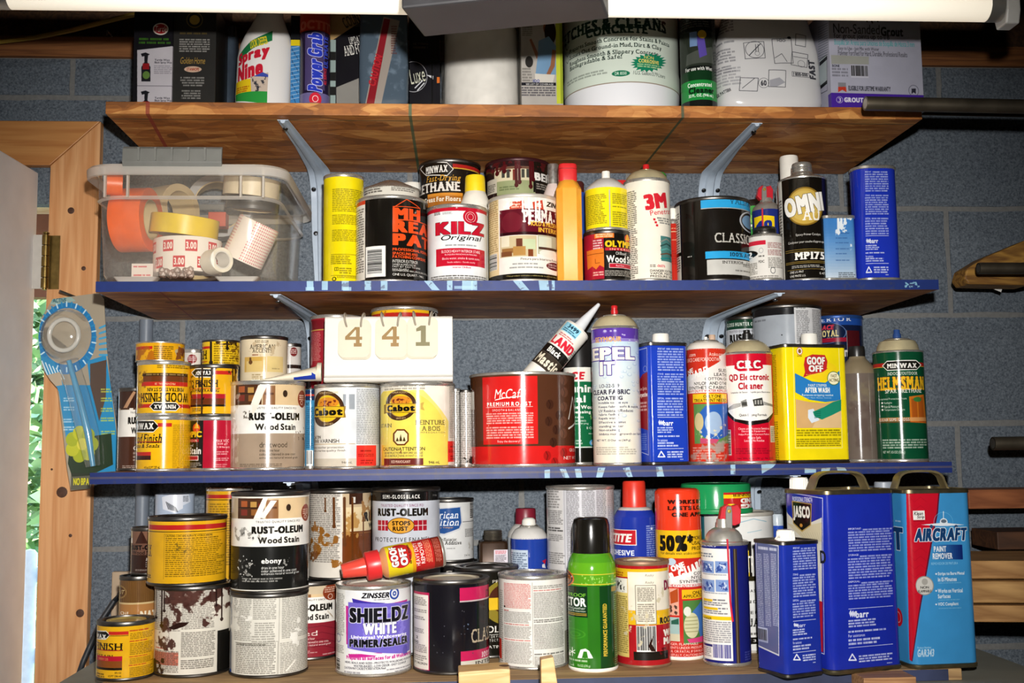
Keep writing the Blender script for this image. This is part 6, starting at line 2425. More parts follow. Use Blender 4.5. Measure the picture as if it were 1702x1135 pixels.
def p_gloss(L):
 L.band(520, 546, '#173f2c')
 L.T(1209, 535, 1262, 541, 'GLOSS HUNTER GREEN', '#dfe5dc', 'bw')
 L.band(546, 600, '#ccd0d6')
 L.T(1212, 548, 1262, 552, 'TRUSTED QUALITY SINCE 1921', '#55505a', 'w')
 L.T(1213, 554.5, 1272, 568, 'RUST-OLEUM', '#14120f', 'B')
 L.ST(1205, 570, 1262, 585, '#17130f', 3, .5, 8)
can('paint_can', 'quart enamel can with a dark green top band behind the electronics cleaner', 1206, 1270, 525, S3, '#ccd0d6', p_gloss, Y=1.875, seed=49, ring=dark_tin())
def p_silver(L):
 L.band(498, 522, '#1a1a1c')
 L.R(1318, 503, 1380, 620, '#d9dadb')
 L.T(1321, 506, 1338, 509.5, 'EasyPaint Interior Latex', '#222', 'b')
 L.T(1321, 511, 1336, 513, 'Flat Wall Paint', '#222', 'b')
 L.P(1321, 516, 1342, 570, '#4a4a4c', 20, .7)
 L.P(1346, 516, 1358, 570, '#4a4a4c', 20, .7)
 L.P(1256, 529, 1274, 534, '#4a4c50', 1, .6)
 L.E(1297, 555, 1299, 557, '#222')
can('paint_can', 'silver can with a black top band under the middle shelf bracket', 1250.5, 1362, 505, S3, '#a9b0b8', p_silver, Y=1.785, seed=50, ring=dark_tin())
def p_royal(L):
 L.band(520, 540, '#1f4a9c')
 L.T(1366, 527, 1412, 533.5, 'E R I O R', '#e0e4ec', 's')
 L.E(1352, 535, 1404, 570, '#0f1c3c')
 L.E(1352, 535, 1404, 570, '#6a86b8', 1, 1.5)
 L.T(1367, 539, 1386, 547, 'ACE', '#c8384c', 'Bi')
 L.T(1362, 548, 1392, 559, 'ROYAL', '#d9c88a', 'bs')
 L.T(1374, 560, 1386, 563, 'TOUCH', '#e0dcc8', 'b')
 L.R(1352, 561, 1404, 568, '#9a1a34')
 L.R(1405, 550, 1424, 640, '#4a1218')
 L.R(1404, 549, 1405, 640, '#8a8a90')
 L.T(1400, 580, 1411, 593, 'nt', '#d8d4cc', 'b')
can('paint_can', 'navy and dark red can between the yellow tin and the brown jug', 1350, 1431, 523, S3, '#141d3a', p_royal, Y=1.835, seed=51, ring=M('blue_smeared_rim', '#244a8a', .4, .4))

def p_jug(L):
 L.ST(1400, 640, 1460, 770, '#5a4a44', 4, .42, 20, .2, .6)
 L.ST(1400, 620, 1460, 680, '#8d8262', 6, .5, 20, .2, .5)
vessel('plastic_jug', 'murky brown plastic jug with a black cap right of the yellow tin', 'jug', 1396, 1455, 622, S3, '#6d6158', p_jug,
       [('shoulder', M('murky_jug_plastic', '#7d7058', .35), [(29.2, 622), (28.5, 617), (24, 608), (17, 600), (13.5, 596), (13, 593)]),
  ('cap', NOZ_K, [(13, 594), (13.3, 585), (12.6, 578), (12, 576), (0, 576)])], front=FR + .05, seed=52)

def p_helm(L):
 g = '#0d4a2e'
 L.band(602, 608, '#b8231f')
 L.band(608, 609.2, '#d9a63a')
 hexban(L, 1469, 600.5, 1525, 614)
 L.T(1475, 617.5, 1520, 622.5, 'INDOOR/OUTDOOR', '#e6e3d8', 'bs')
 L.T(1459, 625, 1529, 648, 'HELMSMAN', '#f0c024', 'bs', ol=('#b3461c', 1))
 L.T(1470, 646.5, 1525, 652.5, 'SPAR URETHANE', '#eeeae0', 'bs')
 L.T(1460, 660.5, 1502, 664.5, 'Exceptional Protection From', '#e6e3d8', 'b')
 for k, (t, w) in enumerate((('Sunlight', 1480), ('Rain & Moisture', 1491), ('Temperature Changes', 1499))):
  L.E(1463.5, 667.5 + 5.7 * k, 1466.5, 671 + 5.7 * k, WH)
  L.T(1468, 667.5 + 5.7 * k, w, 671.5 + 5.7 * k, t, '#e6e3d8', 'b')
 L.G([(1506, 659), (1528, 656), (1530, 704), (1506, 702)], '#c8701f')
 L.G([(1509, 663), (1517, 661.5), (1517, 700), (1509, 699)], '#a8541a')
 L.G([(1519, 661), (1526, 660), (1527, 702), (1519, 701)], '#a8541a')
 L.E(1512, 660, 1524, 668, '#3a7a3a')
 L.R(1459, 693.5, 1530, 700, '#d99a5a', .95)
 L.T(1460, 694.6, 1505, 699.3, 'CLEAR SEMI-GLOSS', '#f6efe0', 'bs', ol=('#6d3a14', 1))
 L.R(1455, 700.5, 1535, 702, '#b3461c', .6)
 L.P(1463, 729, 1529, 746, '#e6e3d8', 4, .85)
 L.T(1463, 749, 1496, 754.5, 'NET WT. 11.5 OZ (326 g)', '#eeeae0', 'b')
vessel('spray_can', 'green urethane spray can with gold lettering at the right end of the shelf', 'spray can', 1452, 1532, 588, S3, '#0d4a2e', p_helm,
       [('collar', tin(), [(39.5, 588), (40, 586), (38, 584.5)]),
  ('dome', gold_tin(), [(34, 585), (31, 574), (28, 568), (20, 565)]),
  ('valve_cup', tin(), [(20, 566.5), (20.5, 564.5), (17, 563), (8, 563.4), (0, 563.4)]),
  ('nozzle', M('blue_spray_button', '#2a4a86', .35), [(6.6, 564), (6.4, 556), (5, 554), (5, 549), (4.4, 548), (0, 548)])], front=FR + .012, seed=53)

# ------------------------------------------------------------------ bench plank (BN), back row first
def p_brstripe(L):
 L.band(940, 1020, '#5a3a1c')
 for k in range(26):
  x = 196 + k * 2.6
  L.R(x, 962, x + 1.3, 1001, '#7d5a30')
 L.E(196, 972, 212, 994, '#8d6c3c')
 L.E(198, 975, 210, 991, '#5a3a1c')
 L.T(197, 979, 209, 986, 'OUT', '#d9c08a', 'i')
 L.band(1001.5, 1004.5, '#d3b884')
 L.band(1004.5, 1100, '#b07a44')
 L.T(203, 1016, 216, 1021, 'Oil', '#efe2c8', 's')
 L.T(234, 1014, 275, 1030, 'NATURAL', '#efe2c8', 'B')
d5 = can('paint_can', 'brown striped can behind the small yellow can at the left end', 199.5, 262, 952, BN, '#5a3a1c', p_brstripe, Y=1.668, seed=60, ring=dark_tin())
def p_tipstain(L):
 rust_wood(L, lambda f: 218 + 64 * f, lambda f: 876 + 76 * f, 'gun', '#331f19', circ=False)
 L.band(872, 880, '#d9d2c4')
 L.R(222, 880, 290, 905, '#7c5846')
 L.G([(226, 905), (236, 881), (248, 905)], '#3a2018')
 L.band(903, 922, '#6b4a3c')
 L.T(221, 906, 272, 914, 'RUST-OLEUM', '#120c0a', 'B')
 L.T(223, 915, 262, 921, 'Wood Stain', '#120c0a', 'b')
can('stain_can', 'slim dark wood stain can stacked on the brown striped can', 219, 281, 873, d5.top, '#331f19', p_tipstain, Y=d5.Y + .012, seed=61, ring=dark_tin())
def p_roll(L):
 L.G([(270, 826), (304, 816), (304, 845), (290, 852), (272, 846)], '#d7dce6')
 for k in range(7):
  L.L([(277 + k * 2.4, 834 + k * 1.4), (281 + k * 2.4, 846 + k * .8)], 1.2, '#2a2c34')
 L.G([(302, 822), (312, 818), (316, 834), (304, 840)], '#cdd5e2')
 L.P(304, 824, 313, 834, '#3a3c44', 5, .8)
def pale_roll():
 g = Round(259, 323, 820, BN, Y=1.845)
 t = base(g, 'pipe_offcut', 'pale blue plastic pipe offcut with a torn barcode sticker behind the big yellow can', 'pipe')
 L = g.label(0, g.h, '#a9b8cd', 62)
 p_roll(L)
 obj('wall', lathe([(g.r, 0), (g.r, g.h)], 40, uv=(0, g.h)), L.material('print_pipe', .5), t)
 obj('bore', lathe([(g.r - .0005, g.h - .0002), (g.r - .004, g.h), (g.r - .005, .002), (0, .002)], 40), M('pipe_inside', '#7f8ea3', .6), t)
pale_roll()
def p_d4(L):
 L.band(822, 828, '#b3261f')
 L.band(830, 831.2, '#3a2a10')
 L.P(350, 836, 392, 940, '#6b5212', 26, .75, .1)
can('stain_can', 'yellow can with a red line half hidden behind the ebony stain can', 343, 420, 808, BN, '#d9a41c', p_d4, Y=1.80, seed=63)
def p_rusty(L):
 L.P(516, 816, 566, 935, '#55504a', 36, .75, .12)
 L.R(569, 812, 640, 842, '#c9b290')
 L.R(580, 812, 602, 838, '#3a2217')
 L.R(584, 826, 590, 836, '#d8d4cc')
 L.R(569, 842, 640, 882, '#e3cfa4')
 L.T(604, 849, 668, 865, 'RUST-OLEUM', '#1a140c', 'B')
 L.T(612, 868, 650, 876, 'Wood Stain', '#1a140c', 'b')
 L.R(569, 882, 640, 960, '#6a3513')
 L.L([(569, 886), (620, 884)], 1.2, '#8d5a2a')
 c = '#8a5316'
 L.ST(512, 858, 548, 930, c, 3, .5, 10)
 L.ST(530, 880, 570, 915, c, 5, .5, 9)
 L.ST(514, 900, 536, 940, '#6d3c10', 8, .52, 7)
 L.ST(548, 926, 575, 946, c, 12, .5, 8)
 L.ST(565, 838, 600, 900, '#b98a4a', 15, .52, 9)
 L.ST(590, 810, 625, 880, '#9a6a34', 21, .55, 9)
 for x, y, w in ((555, 876, 4), (572, 906, 4.5), (585, 930, 3.5), (603, 920, 3), (541, 850, 2.5)):
  L.DR(x, 828 if x != 603 else 860, y, w, '#5c3316')
def p_redst(L):
 rust_wood(L, lambda f: 452 + 108 * f, lambda f: 962 + 130 * f, 'red', '#8a2430')
 L.band(955, 988, '#cdbb9c')
 L.R(552, 960, 560, 988, '#b89a70')
 L.E(536, 971, 559, 998, '#8a3b22')
 L.P(539, 975, 557, 985, '#f0d8c4', 3, .9, .1, True)
 L.E(544, 987, 552, 996, '#f0d8c4', 1, 2)
 for k in range(4):
  L.L([(510, 1044 + k * 11), (535, 1040 + k * 11), (560, 1046 + k * 11)], 1, '#6d1a26')
 L.L([(544, 1016), (553, 1027)], 2.4, '#d9cfc0')
 L.L([(548, 1020), (552, 1025)], 1.2, '#a08a70')
d11 = can('stain_can', 'red wood stain can standing behind the lavender label primer can', 462, 565, 957, BN, '#8a2430', p_redst, yb=1098, seed=64, ring=dark_tin())
can('stain_can', 'wood stain can with rusty brown drips stacked on the red stain can', 513.5, 618, 811, d11.top, '#d9d2c6', p_rusty, Y=d11.Y + .02, seed=65, ring=dark_tin())

def p_stops(L):
 L.band(806, 833, '#151413')
 L.T(637, 822, 697, 828.5, 'SEMI-GLOSS BLACK', '#e9e7e0', 'bw')
 L.T(718, 822, 725, 825, '7798', '#8a8a8a', '')
 L.T(634, 838, 703, 843, 'TRUSTED QUALITY SINCE 1921', '#7a3a5a', 'w')
 L.T(629, 845, 710, 858, 'RUST-OLEUM', '#17140f', 'B')
 for a, b in ((629, 645.5), (686.5, 708)):
  L.R(a, 864.5, b, 881.5, '#a81c2c')
  L.R(a, 872.5, b, 873.6, '#e6e4e4')
  for k in range(1, 3):
   x = a + (b - a) * k / 3
   L.R(x, 864.5, x + 1, 881.5, '#e6e4e4')
 L.E(644.5, 860, 688, 887, '#4a2a10')
 L.E(645.5, 861, 687, 886, '#e0a032')
 L.T(652, 866, 681, 873, 'STOPS', '#2a1808', 'b')
 L.T(653, 875, 678, 882, 'RUST', '#2a1808', 'b')
 L.T(625, 893.5, 713, 900.5, 'PROTECTIVE ENAMEL', '#2c2a28', 'w')
 L.R(655, 906, 676, 906.6, '#9a8a9a')
 L.T(639, 912, 690, 917, 'Superior Protection', '#8a3a5a', '')
can('paint_can', 'enamel can with black top band and oval gold emblem above the lavender label can', 617.5, 732, 808, BN, '#c9cdd6', p_stops, Y=1.745, seed=66, ring=dark_tin())

def p_blackb(L):
 L.T(740, 948, 800, 956, 'SATIN', '#c9c4ba', 's')
d17b = can('paint_can', 'black rimmed can under the white additive can, behind the gold emblem can', 708, 802, 927, BN, '#1a1816', p_blackb, Y=1.835, seed=67, ring=dark_tin())
def p_amer(L):
 L.G([(700, 846), (766, 841), (768, 868), (764, 880), (738, 890), (700, 880)], '#c9ccd2')
 L.G([(700, 848), (764, 843), (766, 868), (762, 878), (738, 887), (700, 878)], '#27508f')
 L.T(708, 850, 761, 862, 'American', '#eef0f4', 'si')
 L.T(708, 862.5, 762, 874, 'Tradition', '#eef0f4', 'si')
 L.T(729, 875, 753, 878.5, 'by Valspar', '#d9a070', '')
 L.R(768, 866, 790, 866.8, '#333')
 L.P(772, 878, 787, 892, '#4c4a48', 7, .75)
 L.BC(780, 832, 789, 862, vert=True)
 L.T(720, 894, 758, 899, 'Interior/Exterior', '#3a3836', 's')
 L.T(709, 899.5, 766, 905.5, 'Mildewcide Additive', '#2a2826', 's')
 L.P(742, 910, 756, 913, '#777', 1)
 L.T(770, 921, 780, 924, '236 mL', '#777', '')
 L.ST(772, 890, 788, 925, '#bdb8b0', 4, .6, 6)
can('paint_can', 'white additive can with a dark blue badge behind the red capped lying bottle', 703, 787.5, 826, d17b.top, '#dcdcda', p_amer, Y=d17b.Y + .004, seed=68, ring=dark_tin())

def square_bottle():
 g = Flat(797, 797, 845, 904, BN, 0, 1.80, .055)
 t = thing('square_bottle', 'small square brown metal bottle with a ribbed screw lid', 'bottle', (g.cx, g.cy, BN))
 w, d, H = g.w, g.d, g.h
 br = M('brown_lacquer', '#3d2a1c', .3, .4, .2, 40)
 sec = lambda k, r: [(x, y) for x, y in rrect(w * k, d * k, r, 4)]
 zc = at(818, 896, g.cy)[2] - BN
 obj('body', loft([(sec(.96, .006), 0), (sec(1, .006), .003), (sec(1, .006), H), (sec(.94, .008), H + .003), (sec(.7, .014), zc - .001)]), br, t)
 r = (at(834, 890, g.cy)[0] - at(802, 890, g.cy)[0]) / 2
 zt = at(818, 881, g.cy)[2] - BN
 prof = [(r * .9, zc - .002)]
 for k in range(5):
  f = zc + (zt - zc - .003) * k / 5
  prof += [(r, f), (r * .94, f + (zt - zc) * .1)]
 prof += [(r * .97, zt - .002), (r * .9, zt), (0, zt)]
 obj('lid', lathe(prof, 28), M('old_zinc_lid', '#6d675c', .4, .8, .2, 60), t)
 pz0, pz1 = at(832, 932, g.cy)[2] - BN, at(832, 911, g.cy)[2] - BN
 k = PXMM * 1000
 px0, px1 = at(821, 920, g.cy - d / 2)[0] - g.cx, at(844, 920, g.cy - d / 2)[0] - g.cx
 L = Label((px1 - px0) * k, (pz1 - pz0) * k, '#cfc6cf', lambda u, v: (u * (px1 - px0) * k, v * (pz1 - pz0) * k), 69)
 L.k, L.xc, L.ym = 1.5, .5, .5
 L.P(.1, .06, .9, .34, '#b3242e', 3, .9)
 L.P(.1, .38, .9, .95, '#3a3438', 7, .8)
 bm = bmesh.new()
 lay = bm.loops.layers.uv.verify()
 box(px0, px1, -d / 2 - .0007, -d / 2 - .0001, pz0, pz1, bm)
 for f in bm.faces:
  for lp in f.loops:
   lp[lay].uv = ((lp.vert.co.x - px0) / (px1 - px0), (lp.vert.co.z - pz0) / (pz1 - pz0))
 obj('paper_label', bm, L.material('print_square', .5), t, smooth=False)
square_bottle()

def p_blue1(L):
 L.R(840, 890, 1000, 980, '#22409e')
 L.R(846, 914, 877, 960, '#c5d3e2')
 L.P(849, 918, 876, 946, '#3a4a66', 8, .75)
 L.G([(900, 932), (907, 928), (905, 938)], '#c8203a')
 L.G([(900, 938), (904, 936), (906, 944), (900, 943)], '#e8e8ee')
vessel('spray_can', 'blue spray can with a white spray tip behind the white text can', 'spray can', 848.5, 910, 893, BN, '#22409e', p_blue1,
       [('shoulder', M('grey_white_plastic', '#cfccc6', .4), [(30.5, 894), (29, 888), (23, 879), (15, 875)]),
  ('collar', tin(), [(15, 876), (15.5, 873.5), (13, 872)]),
  ('nozzle', NOZ_W, [(12, 874), (11, 864), (8, 861), (5, 860), (0, 860)])], Y=1.785, seed=70)
vessel('spray_can', 'pale spray can with a dark red cap behind the blue spray can', 'spray can', 843, 905, 892, BN, '#c6ccd4', p_none,
       [('shoulder', M('grey_white_plastic', '#cfccc6', .4), [(30.5, 892), (29, 884), (22, 874), (17, 870)]),
  ('cap', M('dark_red_cap', '#7a1a2c', .4), [(17, 871), (17.5, 868), (16.8, 847), (15.5, 844.5), (0, 844)])], Y=1.852, seed=71)

def p_whitesup(L):
 L.P(915, 950, 1015, 1080, '#55524c', 30, .7)
d20b = can('paint_can', 'plain white can hidden under the tall grey text can', 906, 1019, 944, BN, '#cfcac0', p_whitesup, Y=1.735, seed=72, ring=dark_tin())
def p_d20(L):
 L.R(936, 800, 1000, 950, '#d2d1d6')
 L.P(911, 815, 933, 845, '#6d6a68', 7, .75)
 L.P(911, 848, 937, 872, '#5d5a58', 8, .75)
 L.P(911, 876, 936, 884, '#2c2a28', 2, .9)
 L.P(911, 888, 936, 900, '#5d5a58', 4, .75)
 L.P(911, 918, 938, 938, '#5d5a58', 6, .75)
 for x0, x1 in ((941, 962), (966, 987), (990, 1006), (1008, 1018)):
  L.P(x0, 812, x1, 940, '#5a585a', 48, .65, .12)
 L.L([(938, 808), (938, 945)], .6, '#8a8888')
can('paint_can', 'tall pale grey can printed with columns of small text, behind the green spray can', 907, 1020.5, 805, d20b.top, '#d9d6d4', p_d20, Y=d20b.Y, seed=73)

def p_loc(L):
 L.R(1000, 880, 1057, 906, '#e8e4e0')
 L.R(1000, 881, 1055.5, 904.5, '#c01c28')
 L.T(1003, 886.5, 1050, 901, 'LOCTITE', WH, 'Bi')
 L.T(1016, 914.5, 1053, 923.5, 'ADHESIVE', '#e9ecf2', 'b')
 L.P(1073, 872, 1090, 930, '#c0c9e6', 16, .8)
 L.R(1080, 876, 1083, 880, '#e0e4f0')
vessel('spray_can', 'blue adhesive spray can with a tall red cap and a red and white label', 'spray can', 1019.5, 1090, 858, BN, '#20359c', p_loc,
       [('shoulder', M('blue_lacquer', '#20359c', .25), [(34.8, 859), (33.5, 856), (30, 850), (27.5, 846.5)]),
  ('neck', M('grey_white_plastic', '#cfccc6', .4), [(28, 847), (25, 843.5), (19.5, 842)]),
  ('cap', M('red_cap_tall', '#cf3322', .35), [(19.6, 843), (19.8, 840), (18.6, 802), (17, 799), (0, 798.5)])], Y=1.715, seed=74)

def p_whitebig(L):
 L.R(1100, 845, 1172, 900, '#3d8a96')
 L.L([(1230, 868), (1250, 862), (1270, 866)], 1.2, '#6aa0b8', .7)
 L.L([(1240, 885), (1262, 880)], 1, '#6aa0b8', .6)
 L.R(1160, 900, 1245, 962, '#15120e')
 L.R(1228, 915, 1241, 960, '#e8c21c')
 L.T(1225, 924, 1256, 952, 'ULTRA', WH, '')
 L.R(1100, 958, 1300, 966, '#2a2410')
 for k, t in enumerate(('WHITE BASE', 'BOND', 'PRIMER')):
  L.T(1210, 980 + 18 * k, 1253, 985 + 18 * k, t, '#2a2825', 'w')
 L.T(1222, 1028, 1254, 1044, 'QUA', '#2a2825', 's')
 L.P(1236, 1050, 1252, 1056, TX, 1)
 L.band(1060, 1071, '#17140f')
 L.T(1215, 1062.5, 1262, 1067, 'NET 3.78', WH, 'b')
 for x in (1228, 1246, 1262):
  L.ST(x - 8, 848, x + 14, 858, '#2a241a', x, .55, 5)
d26 = can('paint_can', 'white gallon style can with black label patches behind the blue lubricant can', 1165, 1283, 846, BN, '#dcdcd8', p_whitebig, Y=1.70, seed=75, ring=M('paint_dried_rim', '#d9d3c6', .4, .5))
def p_green(L):
 L.R(1201, 816, 1300, 850, '#b3221f')
 L.R(1201, 819.5, 1300, 825.5, '#e8c21c')
 L.T(1215, 820, 1245, 825, 'TANNER', '#3a1a08', 'b', rot=180)
 L.T(1228, 827, 1252, 834.5, 'DIND', WH, 'B', rot=180)
 L.T(1228, 836, 1254, 843.5, 'NG', WH, 'B', rot=180)
 L.E(1201, 837, 1224, 850, '#e8c21c')
 L.T(1205, 840, 1220, 846, 'new', '#4a3a08', 'i', rot=180)
def green_tub():
 g = Round(1131.5, 1246, 802, d26.top, Y=d26.Y - .02)
 t = base(g, 'green_tub', 'green plastic tub standing upside down with a red and yellow label', 'tub')
 H, r = g.h, g.r
 L = g.label(.006, H, '#1c8a4e', 76)
 p_green(L)
 obj('body', lathe([(r, .006), (r * .985, H - .003), (r * .97, H)], 56, uv=(.006, H)), L.material('print_tub', .3), t)
 gm = M('green_tub_plastic', '#1c8a4e', .3)
 obj('rim', lathe([(r * 1.02, 0), (r * 1.03, .002), (r * 1.03, .006), (r, .0075)], 56), gm, t)
 obj('bottom_panel', lathe([(r * .97, H), (r * .93, H + .0005), (r * .92, H - .003), (0, H - .003)], 56), gm, t)
green_tub()

# middle and front of the bench
def p_d17(L):
 L.E(800, 960, 872, 1040, '#8a7a2a')
 L.E(812, 968, 862, 1020, '#4a2418')
 L.R(808, 992, 866, 1012, '#e3b92a')
 L.T(818, 963, 852, 968, 'PREMIUM', '#d9d3c6', 'b')
 L.T(798, 1040, 838, 1051, 'POLY', '#e6e2d8', 's')
 L.R(796, 1054, 836, 1054.8, '#e6e2d8')
 L.T(800, 1056, 834, 1060, 'FAST DRYING', '#e6e2d8', 'w')
 L.T(800, 1062, 836, 1066, 'PROTECTION', '#e6e2d8', 'w')
 L.T(806, 1072, 830, 1077, 'SATIN', '#e6e2d8', 'b')
can('paint_can', 'black can with a gold emblem between the black red and white text cans', 754, 862, 934, BN, '#17150f', p_d17, Y=1.705, seed=77, ring=dark_tin())

def p_small(L):
 L.ym = 1085
 hexban(L, 148, 1048.5, 184, 1060)
 L.R(183, 1049.5, 214, 1055, '#c42a22')
 L.R(183, 1056, 214, 1057, '#5a4310')
 L.T(128, 1065, 205.5, 1077, 'WOOD FINISH', '#1c1408', 's')
 L.R(165, 1079.5, 205, 1080.8, '#b3261f')
 L.T(134, 1082.5, 191, 1087, 'PENETRATING STAIN', '#4a3508', 's')
 L.R(160, 1089.5, 205, 1097.5, '#b81c30')
 L.T(168, 1091.5, 183, 1095, 'CHERRY 235', '#e0a050', 'b')
 L.R(160, 1097.5, 205, 1108.5, '#8a4a1c')
 L.R(160, 1108.5, 205, 1112.5, '#1c140c')
 L.T(194, 1116.5, 204, 1120, '8 FL OZ', '#3a2a08', 'b')
 L.T(184, 1121.5, 205, 1125, '1/2 PT 236 mL', '#3a2a08', 'b')
 L.P(166, 1116, 178, 1124, '#3a2a08', 2)
 for ya, yb in ((1046, 1050), (1064, 1067), (1090, 1092.5), (1104, 1107)):
  L.P(216, ya, 246, yb, '#b3341f', 1, .9)
 for ya, yb, n in ((1051, 1062, 4), (1068, 1088, 7), (1093, 1103, 4), (1108, 1124, 6)):
  L.P(217, ya, 254, yb, '#6b4f0c', n, .75)
def small_lid():
 return M('yellow_streaked_lid', '#c9b064', .35, .5, .35, 26)
can('stain_can', 'small yellow stain can at the left end of the bench, nearest the door', 163, 257.5, 1021, BN, '#e8b01a', p_small, yb=1133, seed=78, ring=dark_tin(), lid=small_lid())

def p_d7(L):
 L.R(361, 1048, 380, 1112, '#131210')
 L.R(361, 1048, 430, 1112, '#131210')
 L.P(262, 975, 302, 1048, '#6b635c', 24, .7, .1)
 L.P(304, 975, 356, 1046, '#5d5650', 24, .7, .1)
 L.P(262, 1076, 300, 1112, '#b5452f', 1, .9)
 L.P(264, 1074, 285, 1077, '#c23a2a', 1, .9)
 L.P(262, 1080, 300, 1116, '#4c4640', 13, .75, .12)
 L.P(304, 1050, 358, 1092, '#4c4640', 15, .75, .12)
 L.P(304, 1096, 356, 1112, '#4c4640', 5, .8, .12)
 c = '#2a1713'
 for a in ((262, 970, 372, 1010, 3, .45), (275, 985, 330, 1050, 5, .53), (262, 1010, 300, 1088, 7, .55), (330, 968, 390, 1000, 9, .42), (300, 1020, 360, 1045, 11, .6), (340, 1000, 385, 1030, 17, .56)):
  L.ST(a[0], a[1], a[2], a[3], '#40231d' if a[4] % 2 else c, a[4], a[5], 12, .08, .92)
 L.ST(280, 975, 345, 1010, '#5d3a32', 23, .5, 10, .2, .6)
 for x, y, w in ((367, 1032, 3.5), (272, 1040, 4), (276, 1015, 3), (358, 1008, 3), (263, 1025, 3)):
  L.DR(x, 970, y, w, c)
 L.G([(283, 1042), (300, 1034), (316, 1034), (310, 1040), (292, 1046)], c)
 L.ST(254, 1086, 282, 1130, '#241410', 31, .42, 9)
d7 = can('stain_can', 'white text can smeared with dark brown stain under the big yellow can', 258.5, 386, 961, BN, '#dcd6c8', p_d7, yb=1127, seed=79, ring=dark_tin())
def p_d3(L):
 L.band(872.5, 880.5, '#b3221f')
 L.band(883, 884.4, '#4a3a10')
 L.T(232, 903, 256, 922, 'MINWAX', '#3a2a0c', 's')
 L.R(275, 887, 372, 887.6, '#8a6c18')
 L.R(275.5, 887, 276.1, 962, '#8a6c18')
 L.T(278, 888.5, 352, 892, 'CAUTIONS: CONTAINS ALIPHATIC HYDROCARBONS.', '#3a2c0a', 'b')
 for k in range(20):
  y = 893 + k * 3.3
  L.P(278, y, 372, y + 2.9, '#5a4510' if k % 6 else '#33260a', 1, .8, .25)
 L.ST(285, 892, 320, 935, '#7a5f1a', 4, .64, 6)
 L.T(248, 953, 256, 958, 'oz', '#3a2a0c', 's')
d3 = can('stain_can', 'big yellow stain can with a red line, on the brown smeared can', 247.5, 377, 853, d7.top, '#e0a91a', p_d3, Y=d7.Y + .003, seed=80, ring=dark_tin())

def p_d9(L):
 L.R(383, 960, 388, 1130, '#8d9098')
 for x0, x1, ya, yb, n in ((392, 420, 985, 1064, 26), (422, 459, 992, 1030, 12), (468, 510, 985, 1060, 26), (425, 457, 1034, 1056, 6), (420, 458, 1056, 1068, 3), (466, 510, 1066, 1120, 19)):
  L.P(x0, ya, x1, yb, '#6d6a62', n, .65, .15)
 L.P(395, 1068, 459, 1120, '#5a564e', 17, .75, .1)
 L.T(396, 1069, 442, 1072.5, 'CAUTION: KEEP OUT OF REACH OF CHILDREN', '#3a362e', 'b')
 L.L([(394, 1066), (462, 1066), (461, 1121), (393, 1118)], .7, '#8a867c')
 L.L([(464, 984), (463, 1122)], .7, '#8a867c')
 L.ST(386, 980, 404, 1060, '#e6e2d6', 3, .46, 9)
 L.ST(402, 1022, 424, 1032, '#eeebe2', 5, .42, 7)
 L.ST(480, 1015, 500, 1090, '#eeebe2', 8, .47, 9)
 L.L([(476, 1115), (490, 1098)], 2.5, '#ece8de')
 L.G([(383, 1108), (388, 1110), (388, 1124), (383, 1122)], '#2a50a8')
d9 = can('stain_can', 'white can covered in worn small print under the ebony stain can', 383, 513, 972, BN, '#dcd8cc', p_d9, yb=1128, seed=81, ring=dark_tin())
def p_ebony(L):
 rust_wood(L, lambda f: 388 + 124 * f, lambda f: 828 + 142 * f, 'ebony', '#1a1a18')
 L.band(908.5, 980, '#191917')
 L.T(436, 928, 468, 939, 'ebony', '#eceae4', 'b')
 for k, t in enumerate(('dries in one hour', 'color achieved in one coat', 'enhances natural wood grain')):
  L.T(436, 941 + k * 5.2, 436 + (36, 56, 60)[k], 945.5 + k * 5.2, t, '#e6e4de', 'b')
 L.P(406, 960, 474, 968, '#c9c6be', 2, .75)
 L.G([(432, 860), (450, 832), (460, 832), (440, 862)], '#f0eade')
 L.ST(388, 870, 450, 905, '#77736c', 4, .56, 9, .12, .7)
 L.ST(400, 876, 440, 900, '#3a3835', 6, .62, 6, .1, .8)
 L.ST(394, 920, 430, 970, '#8a8882', 9, .62, 4)
 L.ST(466, 924, 482, 944, '#9a9892', 12, .55, 4)
 for k in range(16):
  x, y = 396 + L.rng.random() * 34, 914 + L.rng.random() * 50
  L.E(x, y, x + 1.6, y + 2.4, '#d8d5ce')
can('stain_can', 'quart ebony stain can with a black lower half, stacked on the worn print can', 385, 515, 814, d9.top, '#e6e2d6', p_ebony, Y=d9.Y, seed=82, ring=dark_tin())

